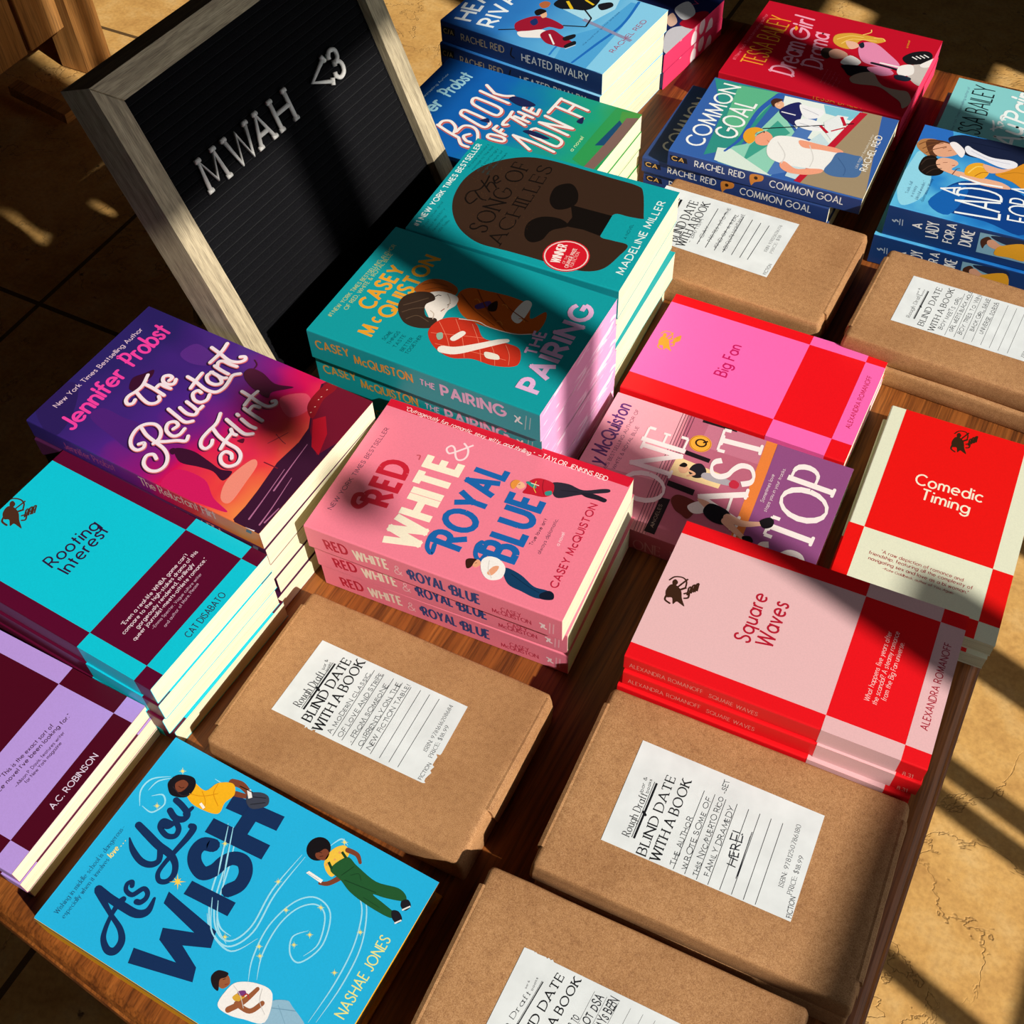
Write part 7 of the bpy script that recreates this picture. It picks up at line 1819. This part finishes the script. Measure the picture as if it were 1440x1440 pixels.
LAB = {
 'P1': ([(105.5,33.2),(105,96),(104.4,156.4),(80.1,156.9),(64.6,157.2),(63,156.8),(62.6,154.1),(60.8,155.9),(56.6,155.7),(54.3,155.7),(53.4,157.5),(50.1,156.3),(48.7,157.9),(46,156.9),(43.4,156.2),(41.3,156.5),(40.6,157.8),(39.7,156.4),(39.6,154.8),(39.5,99.2),(39.7,68.7),(41,68.6),(40.5,66.6),(39.5,66.4),(39.5,63.1),(40.4,61.6),(38.9,60.4),(40.6,60.1),(40.9,31)], [
  ('T','#17181c','Rough Draft',51.2,48.6,0.059,6.1,30.9,1.3,'serif',0,1,0),
  ('T','#17181c','bar &',84.8,48,-0.236,2.2,8.6,1.2,'sans',0,1,0),
  ('T','#17181c','books',84.8,51,-0.1846,2.1,7.5,1.2,'sans',0,1,0),
  ('L','#17181c',[(50.9,51.9),(92.6,52.5)],1.4),
  ('S','#17181c',[(70,51),(68.8,53.5)],1.9),
  ('L','#17181c',[(51,50.2),(92.7,50.7)],0.37),
  ('T','#17181c','BLIND DATE',44.2,61.7,0.0099,7,55.6,1.6,'serif',0,0.75,0),
  ('T','#17181c','WITH A BOOK',41.1,72.6,-0.0103,7.2,62,1.6,'serif',0,0.75,0),
  ('L','#17181c',[(42.3,81.8),(100.6,81.3)],0.4),
  ('L','#17181c',[(42.4,89.4),(100.5,89.4)],0.4),
  ('L','#17181c',[(42.1,97.4),(100.9,97.3)],0.4),
  ('L','#17181c',[(42.1,104.9),(100.6,104.9)],0.39),
  ('L','#17181c',[(42.3,112.8),(100.3,112.3)],0.39),
  ('L','#17181c',[(42.4,120),(101.2,119.7)],0.39),
  ('L','#17181c',[(42.7,127.5),(101,127.3)],0.39),
  ('L','#17181c',[(42.3,134.9),(100.8,135.2)],0.39),
  ('T','#23252c','A MODERN CLASSIC',43.3,80,0.012,3.1,53.4,1.2,'hand',0,0.9,1.3),
  ('T','#23252c','OF LOVE AND STRIFE',44,88,0.0127,3.1,56.7,1.2,'hand',0,0.9,1.3),
  ('T','#23252c','- FROM SOMEONE',43.6,96.7,-0.0006,3.1,50.5,1.2,'hand',0,0.9,1.3),
  ('T','#23252c','CURRENTLY ON THE',44.3,104.3,0.0027,3.1,54.8,1.2,'hand',0,0.9,1.3),
  ('T','#23252c','NEW FICTION TABLE!',44.7,111.1,-0.0057,3.1,56.3,1.2,'hand',0,0.9,1.3),
  ('T','#23252c','ISBN: 9781616208684',61,147.2,-0.0104,2.8,39.4,1.2,'serif',0,1,0.5),
  ('T','#23252c','PRICE: $18.99',58.6,152.8,-0.0244,2.8,26.2,1.2,'serif',0,1,0.5),
  ('T','#23252c','FICTION',41.1,154.3,0.0338,2.6,13.6,1.2,'hand',0,1,0.5),
 ]),
 'P2': ([(109.6,35.4),(108.1,161.4),(33.4,161.6),(33.5,36.2)], [
  ('T','#17181c','Rough Draft',42.5,52,0.0161,5,31.7,1.3,'serif',0,1,0),
  ('T','#17181c','bar &',74.3,48.9,-0.0961,2.1,11.5,1.2,'sans',0,1,0),
  ('T','#17181c','books',75.3,52.5,-0.1201,1.9,10.3,1.2,'sans',0,1,0),
  ('L','#17181c',[(43,55.1),(84.4,55)],1.4),
  ('S','#17181c',[(62.1,54.2),(60.7,56.1)],1.8),
  ('L','#17181c',[(43.2,53.6),(84.7,53.5)],0.35),
  ('T','#17181c','BLIND DATE',34.7,66,-0.0163,6,58.4,1.6,'serif',0,0.75,0),
  ('T','#17181c','WITH A BOOK',34.6,75.1,0.0058,6.2,60.2,1.6,'serif',0,0.75,0),
  ('L','#17181c',[(34.6,85),(92.4,85.2)],0.38),
  ('L','#17181c',[(34.5,92.6),(92.8,92.4)],0.37),
  ('L','#17181c',[(34.3,100.5),(92.4,100)],0.37),
  ('L','#17181c',[(34.1,108),(92.5,107.7)],0.37),
  ('L','#17181c',[(34.1,115.8),(92.1,115.6)],0.37),
  ('L','#17181c',[(34.4,123.4),(92.2,123.2)],0.37),
  ('L','#17181c',[(34.4,131.1),(92,130.8)],0.37),
  ('L','#17181c',[(34.5,138.7),(92.1,138.5)],0.36),
  ('T','#23252c','THE AUTHOR',37.3,85.6,-0.0322,3.2,34.2,1.2,'hand',0,0.9,1.3),
  ('T','#23252c','WROTE SOME OF',37.5,92.5,-0.0272,3.2,51.5,1.2,'hand',0,0.9,1.3),
  ('T','#23252c','THIS NYC/PUERTO RICO -SET',36.3,100.2,-0.0293,3.2,69.4,1.2,'hand',0,0.9,1.3),
  ('T','#23252c','FAMILY DRAMEDY',39.4,106.9,-0.0002,3.2,49.5,1.2,'hand',0,0.9,1.3),
  ('T','#23252c','HERE!',51.7,119.8,-0.0946,6,23,1.2,'hand',0,0.9,1.3),
  ('T','#23252c','ISBN: 9781250786180',51.9,151,-0.0312,2.8,43.6,1.2,'serif',0,1,0.5),
  ('T','#23252c','PRICE: $18.99',49.5,157.3,-0.0072,2.8,26.4,1.2,'serif',0,1,0.5),
  ('T','#23252c','FICTION',35.5,161.4,-0.1132,3,13.8,1.2,'hand',0,1,0.5),
  ('L','#23252c',[(45.1,122.7),(78.3,122.4)],0.47),
  ('L','#23252c',[(46.7,123.1),(75,122.3)],0.41),
 ]),
 'P3': ([(101.5,43.1),(101.8,49.4),(101.3,50.2),(101.9,50.5),(101.3,51.8),(101.6,57.4),(101.1,58.4),(102,59.1),(101.2,60.7),(102,61.7),(100.9,63),(99.8,144.3),(99,227.7),(42.2,217.2),(35.2,40.7)], [
  ('T','#17181c','Rough Draft',36.8,49.9,0.1921,3.1,42.9,1.3,'serif',0,1,0),
  ('T','#17181c','bar &',80,54.3,0.008,0.98,5,1.2,'sans',0,1,0),
  ('T','#17181c','books',80.4,58.2,-0.0061,1.2,8.2,1.2,'sans',0,1,0),
  ('L','#17181c',[(37.2,55.4),(87.8,61.8)],0.58),
  ('S','#17181c',[(59.8,57.8),(59.3,58.7)],0.76),
  ('L','#17181c',[(37.2,54.7),(87.9,61.1)],0.15),
  ('T','#17181c','BLIND DATE',45,65.9,0.1251,4.9,51.2,1.6,'serif',0,0.75,0),
  ('T','#17181c','WITH A BOOK',45.1,75.2,0.1328,4.8,53.2,1.6,'serif',0,0.75,0),
  ('L','#17181c',[(54.4,87.9),(95.7,91.8)],0.16),
  ('L','#17181c',[(54.4,95.3),(95.8,99.6)],0.16),
  ('L','#17181c',[(54.3,102.7),(95.7,107.1)],0.16),
  ('L','#17181c',[(54.3,110.1),(95.6,114.7)],0.16),
  ('L','#17181c',[(54.3,117.4),(95.5,122.5)],0.16),
  ('L','#17181c',[(54.2,124.7),(95.3,130.2)],0.16),
  ('L','#17181c',[(54.2,131.9),(95.2,137.8)],0.16),
  ('L','#17181c',[(54.1,139.1),(95,145.2)],0.16),
  ('T','#23252c','THE AUTHOR TO',55.7,86.8,0.1241,4.2,22.9,1.2,'hand',0,0.9,1.3),
  ('T','#23252c','OF A LOT DSA',59.8,93.9,0.1215,4.6,35.1,1.2,'hand',0,0.9,1.3),
  ('T','#23252c','HAS ALWAYS BEEN',59.8,101.3,0.1443,4.6,37.1,1.2,'hand',0,0.9,1.3),
  ('T','#23252c','ISBN: 9781250899514',55,174.8,0.166,2.8,27.5,1.2,'serif',0,1,0.5),
 ]),
 'Pbl': ([(122.6,-2.4),(123.7,139.4),(38.3,138.3),(41.2,-1.1)], [
  ('T','#17181c','Rough Draft',44.5,22.2,-0.0652,3.8,58.2,1.3,'serif',0,1,0),
  ('L','#17181c',[(42.1,26.2),(108.3,22.4)],2.3),
  ('S','#17181c',[(72.9,23),(70,26.3)],3),
  ('L','#17181c',[(42.7,23.9),(109.1,20)],0.58),
  ('T','#17181c','BLIND DATE',47,43.3,-0.0634,8.7,65,1.6,'serif',0,0.75,0),
  ('T','#17181c','WITH A BOOK',43.8,52.1,-0.0213,8.2,70.9,1.6,'serif',0,0.75,0),
  ('L','#17181c',[(53.1,62.1),(111.3,60.1)],0.64),
  ('L','#17181c',[(51.9,71.1),(110.3,69.3)],0.64),
  ('L','#17181c',[(52,80.3),(109.9,78.9)],0.64),
  ('L','#17181c',[(53,88.4),(110.4,87.3)],0.64),
  ('L','#17181c',[(53,97.3),(110.3,96.5)],0.63),
  ('L','#17181c',[(52.9,105.7),(109.2,105.5)],0.63),
  ('L','#17181c',[(53.5,113.2),(108.9,114.1)],0.63),
  ('T','#23252c','- BRITISH',52.1,55.4,-0.0428,3.1,37.6,1.2,'hand',0,0.9,1.3),
  ('T','#23252c','- GAY',56.2,63.9,-0.0505,3.1,26.3,1.2,'hand',0,0.9,1.3),
  ('T','#23252c','- PARTIES INTO THE',56.8,72.2,-0.0111,3.1,60.1,1.2,'hand',0,0.9,1.3),
  ('T','#23252c','KIND OF A REAL',55.9,81,0.0144,3.1,55.4,1.2,'hand',0,0.9,1.3),
  ('T','#23252c','ABSOLUTE NIGHTMARE',55.9,90,-0.05,3.1,58,1.2,'hand',0,0.9,1.3),
  ('T','#23252c','ISBN: 9781250316776',71.8,125.5,-0.0007,2.8,42.7,1.2,'serif',0,1,0.5),
  ('T','#23252c','PRICE: $18',71.9,131,-0.034,2.8,28.2,1.2,'serif',0,1,0.5),
  ('T','#23252c','FICTION',41.3,136.6,-0.0093,3,16.1,1.2,'hand',0,1,0.5),
 ]),
 'Pbr': ([(100.7,32.6),(104.6,155.8),(37.4,153.2),(35.2,31.9)], [
  ('T','#17181c','Rough Draft',45.3,45.9,0.0177,3.2,33.3,1.3,'serif',0,1,0),
  ('T','#17181c','bar &',77.6,43.5,-0.0608,1.5,9.4,1.2,'sans',0,1,0),
  ('T','#17181c','books',77.6,47.5,-0.0011,1.5,9.2,1.2,'sans',0,1,0),
  ('L','#17181c',[(45.7,49.9),(86.4,50.7)],1),
  ('S','#17181c',[(64.5,49.7),(63.2,51)],1.3),
  ('L','#17181c',[(46,49),(86.7,49.8)],0.26),
  ('T','#17181c','BLIND DATE',40,59.5,0.0232,5,55.6,1.6,'serif',0,0.75,0),
  ('T','#17181c','WITH A BOOK',37.6,69.4,0.0254,5,61.1,1.6,'serif',0,0.75,0),
  ('L','#17181c',[(38,79.5),(97.8,80.5)],0.29),
  ('L','#17181c',[(39.1,87.3),(99,87.6)],0.29),
  ('L','#17181c',[(40,95),(100.9,95.2)],0.28),
  ('L','#17181c',[(40.4,102.5),(101,102.8)],0.28),
  ('L','#17181c',[(40.2,110.4),(99.5,110.8)],0.28),
  ('L','#17181c',[(39.9,117.9),(100.1,118.7)],0.28),
  ('L','#17181c',[(40,125.4),(99.8,126.5)],0.28),
  ('L','#17181c',[(40.6,133.3),(99.5,134.1)],0.28),
  ('T','#23252c','BOY MEETS GIRL',43.5,75.4,0.0786,3.2,48.4,1.2,'hand',0,0.9,1.3),
  ('T','#23252c','GIRL MEETS BLACK HOLE',44.7,84.2,0.0357,3.2,58.2,1.2,'hand',0,0.9,1.3),
  ('T','#23252c','BOY TRIES TO WIN',44.8,92.1,0.0409,3.2,56.7,1.2,'hand',0,0.9,1.3),
  ('T','#23252c','BACK GIRL, SAVE',53.8,100.2,0.0498,3.2,46.8,1.2,'hand',0,0.9,1.3),
  ('T','#23252c','UNIVERSE. SORTA',53.6,108.2,0.0586,3.2,45.6,1.2,'hand',0,0.9,1.3),
  ('T','#23252c','ISBN: 9781984802996',41.9,147.4,0.055,2.8,47.1,1.2,'serif',0,1,0.5),
 ]),
}

# ================================================================ COVER STOCK WITH PRINTED COLOUR CHANGES
G = {}
G['rel'] = mat_gradient('violet_to_orange_cover', [(0.0, '#2c2064'), (0.38, '#4a2180'), (0.55, '#8a1674'), (0.66, '#d00f52'), (0.80, '#e63a40'), (1.0, '#f08c46')], blot=0.35, scale=(4.9, -0.9), loc=-0.03)
G['hr'] = mat_gradient('deep_to_pale_blue_cover', [(0.0, '#1f4c9c'), (0.35, '#2f7cc4'), (0.7, '#5fb2e0'), (1.0, '#90d0ee')], blot=0.25, scale=(5.0, 0.0))
G['botm'] = mat_gradient('blue_to_green_cover', [(0.0, '#0f4fa0'), (0.45, '#1262b0'), (0.68, '#148c9c'), (0.85, '#1fa078'), (1.0, '#2f9a52')], blot=0.3, scale=(4.5, 0.4))
G['lady'] = mat_gradient('painted_blue_cover', [(0.0, '#5cb8e0'), (0.3, '#2a84cc'), (0.6, '#1460b0'), (1.0, '#0c4590')], blot=0.9, scale=(4.0, 0.6), loc=0.0, bscale=28)
G['aup'] = mat_gradient('pale_teal_cover', [(0.0, '#86cccc'), (1.0, '#78c0c6')], blot=0.3, scale=(3, 0))
G['ach'] = mat_gradient('woven_teal_cover', [(0.0, '#0e969e'), (1.0, '#14a6aa')], blot=0.8, scale=(2, 0), bscale=500)
k_ = NT('sprayed_pink_edges', 0.8, 0.15)
v_ = k_.noise(k_.coords((70, 30, 150)), 1.0, 2.0, 0.5, 0.6)
w_ = k_.noise(k_.coords((6, 6, 4000)), 1.0, 2.0)
c_ = k_.ramp(v_, [(0.58, '#e3a0c6'), (0.64, '#f3d6e6')])
k_.col(k_.mix(0.25, c_, k_.ramp(w_, [(0.3, '#c080a0'), (0.55, '#ffffff')]), 'MULTIPLY'))
M['pages_script'] = k_.m
k_ = NT('heart_sprayed_edges', 0.8, 0.15)
v_ = k_.n('ShaderNodeTexVoronoi'); v_.inputs['Scale'].default_value = 1.0
k_.l(k_.coords((52, 52, 34)), v_.inputs['Vector'])
k_.col(k_.ramp(v_.outputs['Distance'], [(0.30, '#f6e4e4'), (0.36, '#e2365e')]))
M['pages_heart'] = k_.m

def place(key):
    return LAY[key]          # x, y, yaw, W, H

# ================================================================ BOOKS ON THE TABLE
def run(key, name, n, T, cov, labels, group, z0=0.0, **kw):
    x, y, yaw, W, H = LAY[key]
    return stack(name, 'book', group, n, x, y, yaw, W, H, T, cov, labels, art=ART.get(key), spine=SPI.get(key), z0=z0, **kw)
ordn = ['topmost', 'second', 'third', 'fourth', 'fifth', 'sixth']

run('rwrb', 'pink_paperback', 3, 27.33, '#ef7d92', [
    'pink paperback with red, cream and blue title, topmost of the pink stack',
    'pink paperback in the middle of the pink stack of three',
    'pink paperback at the bottom of the pink stack of three'],
    'pink paperbacks in the stack of three', edge='#f0a0ac', jit=[(0, 0, 0), (1.5, 3.0, 0.9), (2.5, 4.5, 0.3)])
run('pair', 'teal_paperback', 4, 31.5, '#109aa0', [
    'teal paperback showing two embracing figures, topmost of its stack in front of the letter board',
    'teal paperback with pink page edges, second in the stack with the embracing figures',
    'teal paperback with pink page edges, third in the stack with the embracing figures',
    'teal paperback with pink page edges, lowest in the stack with the embracing figures'],
    'teal paperbacks with pink page edges', pages='pages_script', edge='#eec2d6', jit=[(0, 0, 0), (-0.6, 3.5, 0.0), (0.2, 5, 0.15), (0.0, 4.5, -0.1)], cov_under='#e2a4c6', spinecol='#109aa0')
run('ach', 'teal_helmet_paperback', 4, 31.75, G['ach'], [
    'teal paperback with a big dark helmet and a red round seal, topmost of its stack',
    'teal paperback with cream pages directly under the helmet cover',
    'teal paperback with cream pages, third down under the helmet cover',
    'teal paperback with cream pages, lowest under the helmet cover'],
    'teal paperbacks with the dark helmet', edge='#18b0b0', jit=[(0, 0, 0), (-1.5, 0, 0.3), (0.5, 0, -1.0), (-2.5, 2, 0.9)])
x, y, yaw, W, H = LAY['ols']
book('train_cover_paperback', 'pink and purple paperback with tall white serif title and round orange badge', 'book', x, y, yaw, 0, W, H, 25, '#b9647a', ART['ols'], SPI['ols'], '#a84a62', edge='#efe8e4')
run('sw', 'red_and_pink_checker_paperback', 5, 17, '#e8101a', [
    'red and pale pink checker paperback at the right table edge, topmost of its stack',
    'red and pale pink checker paperback, second in the stack at the right table edge',
    'red and pale pink checker paperback, third in the stack at the right table edge',
    'red and pale pink checker paperback, fourth in the stack at the right table edge',
    'red and pale pink checker paperback, lowest in the stack at the right table edge'],
    'red and pale pink checker paperbacks', edge='#f2d5d2', jit=[(0, 0, 0), (1.0, -2.5, 0.2), (-1.5, -5.0, -0.2), (0, -1, 0.3), (1, -2, 0)], under=4)
run('root', 'burgundy_and_turquoise_checker_paperback', 4, 20.5, '#57062a', [
    'burgundy and turquoise checker paperback, topmost of its stack at the left picture edge',
    'burgundy and turquoise checker paperback, second in its stack beside the lavender one',
    'burgundy and turquoise checker paperback, third in its stack beside the lavender one',
    'burgundy and turquoise checker paperback, lowest in its stack beside the lavender one'],
    'burgundy and turquoise checker paperbacks', edge='#20c0d0', jit=[(0, 0, 0), (0.8, -2.0, 0.2), (-1.0, -2.5, -0.2), (1.2, -1, 0.1)], under=4)
run('robin', 'burgundy_and_lavender_checker_paperback', 3, 15.33, '#b594dd', [
    'burgundy and lavender checker paperback, topmost of its stack in the left corner',
    'burgundy and lavender checker paperback, second in the stack in the left corner',
    'burgundy and lavender checker paperback, lowest in the stack in the left corner'],
    'burgundy and lavender checker paperbacks', edge='#8a4a6a', jit=[(0, 0, 0), (0.8, -0.5, -0.2), (-1.5, 0, 0.1)], under=4)
run('fan', 'red_and_hot_pink_checker_paperback', 2, 13, '#e8101a', [
    'red and hot pink checker paperback with a gold archer emblem, upper of two',
    'red and hot pink checker paperback lying under its gold emblem twin'],
    'red and hot pink checker paperbacks', edge='#f2d8d6', jit=[(0, 0, 0), (0.6, 0, 0.0)], under=4)
run('comed', 'red_and_cream_checker_paperback', 2, 14, '#dfe0c6', [
    'upper red and cream checker paperback, turned sideways near the right table edge',
    'red and cream checker paperback under its twin near the right table edge'],
    'red and cream checker paperbacks', edge='#e9e4d2', jit=[(0, 0, 0), (-3.0, -5.0, 0.6)], under=4)
run('rel', 'violet_sunset_paperback', 5, 20, G['rel'], [
    'violet and orange sunset paperback with swirling white title, topmost of its stack',
    'violet sunset paperback, second in the stack left of the pink paperbacks',
    'violet sunset paperback, third in the stack left of the pink paperbacks',
    'violet sunset paperback, fourth in the stack left of the pink paperbacks',
    'violet sunset paperback at the bottom of the stack left of the pink paperbacks'],
    'violet sunset paperbacks', edge='#5a2044', jit=[(0, 0, 0), (0.8, -2.0, 0.5), (-0.6, 0.5, -0.2), (0.3, 1, 0.1), (0.9, -3.0, -0.2)], cov_under='#43173c')
x, y, yaw, W, H = LAY['wish']
book('sky_blue_hardcover', 'sky blue hardcover with huge navy title and light swirls at the front table corner', 'book', x, y, yaw, 0, W, H, 28, '#22b0e0', ART['wish'], SPI['wish'], '#f0b01a', hard=True, edge='#f0b01a')
run('hr', 'blue_hockey_paperback', 4, 24.5, G['hr'], [
    'blue paperback with two hockey players, topmost of the stack at the top picture edge',
    'blue hockey paperback, second in the stack at the top picture edge',
    'blue hockey paperback, third in the stack at the top picture edge',
    'blue hockey paperback, lowest in the stack at the top picture edge'],
    'blue hockey paperbacks at the back', spinecol='#1d3a74', edge='#7cc4e4', jit=[(0, 0, 0), (-0.8, -3.5, 0.2), (-1.5, -2, -0.3), (-2, -1, 1.0)])
run('botm', 'blue_and_green_paperback', 4, 20, G['botm'], [
    'blue and green paperback with white block title behind the helmet book, topmost',
    'blue and green paperback, second in the stack behind the helmet book',
    'blue and green paperback, third in the stack behind the helmet book',
    'blue and green paperback, lowest in the stack behind the helmet book'],
    'blue and green paperbacks', edge='#4c9a46', jit=[(0, 0, 0), (1, 0, 0.2), (-1, 1, -0.2), (0.5, 1, 0.1)])
x, y, yaw, W, H = LAY['cg']
book('blue_and_green_rink_paperback', 'topmost goalie paperback, showing a blond man in a white shirt', 'book', x, y, yaw, 36, W, H, 17.85, '#3560a8', ART['cg'], SPI['cg'], '#27407e', group='goalie paperbacks', edge='#eee6d4')
x2, y2, yaw2, W2, H2 = LAY['cg2']
book('blue_and_green_rink_paperback', 'goalie paperback shifted left beneath the topmost one, its cover end showing', 'book', x2, y2, yaw2, 18, W, H, 17.85, '#2c4478', [('T', '#c8cdd4', 'COMMON', 20, 30, 0.0, 18, 100, 1.35, 'sans', 0, .8)], SPI['cg'], '#27407e', group='goalie paperbacks', edge='#eee6d4')
book('blue_and_green_rink_paperback', 'lowest goalie paperback, on the table behind the kraft parcel', 'book', x2+2, y2+2, yaw2, 0, W, H, 17.85, '#2c4478', None, SPI['cg'], '#27407e', group='goalie paperbacks', edge='#eee6d4')
run('dream', 'red_paperback', 2, 21, '#c20f28', [
    'red paperback with a blonde woman in pink, upper of two at the back',
    'red paperback under its twin at the back of the table'],
    'red paperbacks with pink edges', pages='pages_red', edge='#e2486c', jit=[(0, 0, 0), (1, 1, 0.2)])
run('lady', 'painted_blue_paperback', 2, 34, G['lady'], [
    'blue paperback with a painted couple embracing, upper of two at the right picture edge',
    'blue painted couple paperback under its twin, half hidden by a kraft parcel'],
    'blue painted couple paperbacks', spinecol='#153a74', edge='#e8e2cc', jit=[(0, 0, 0), (-6, -3.5, 0.0)])
run('aup', 'pale_teal_paperback', 2, 22, G['aup'], [
    'pale teal paperback with thin black lettering behind the painted couple',
    'pale teal paperback with plum edges under its twin behind the painted couple'],
    'pale teal paperbacks', pages_list=['pages', 'pages_red'], edge='#7a3048', jit=[(0, 0, 0), (-7, 4, 0.0)])
run('pink', 'navy_paperback_with_heart_edges', 2, 22, '#1b2456', [
    'navy paperback with pink heart-patterned page edges beside the hockey stack, upper of two',
    'navy paperback with pink heart-patterned page edges, lower of two'],
    'navy paperbacks with heart edges', pages='pages_heart', edge='#e2365e', jit=[(0, 0, 0), (0.5, 0.5, 0.2)])

# ================================================================ BOOKS WRAPPED IN KRAFT PAPER
def pk(key, label, z, T, seed, flap=None, dx=0, dy=0, da=0, lab=True):
    x, y, yaw, W, H = LAY[key]
    return package(label, x+dx, y+dy, yaw+R(da), z, W, H, T, LAB.get(key) if lab else None, None, seed, flap)
pk('P1', 'single kraft parcel with torn-edged label between the pink stack and the sky blue hardcover', 0, 30, 1, (0.30, 0.97))
pk('P2', 'upper kraft parcel with underlined handwriting, in front of the red and pale pink stack', 25, 25, 2)
pk('P2', 'lower kraft parcel of two in front of the red and pale pink stack', 0, 24.7, 3, None, 2, -1, 0.4, False)
pk('P3', 'kraft parcel cut off by the bottom picture edge, upper of two', 25, 25, 4)
pk('P3', 'kraft parcel under the one at the bottom picture edge', 0, 24.7, 5, None, 1, -1, -0.3, False)
pk('Pbl', 'kraft parcel between the helmet book and the goalie paperbacks', 0, 31, 6)
pk('Pbr', 'kraft parcel at the right picture edge, upper of two before the painted couple', 20.5, 20.5, 7)
pk('Pbr', 'lower kraft parcel of two at the right picture edge, on the bare wood', 0, 20.2, 8, None, 1.5, -2.5, -0.3, False)
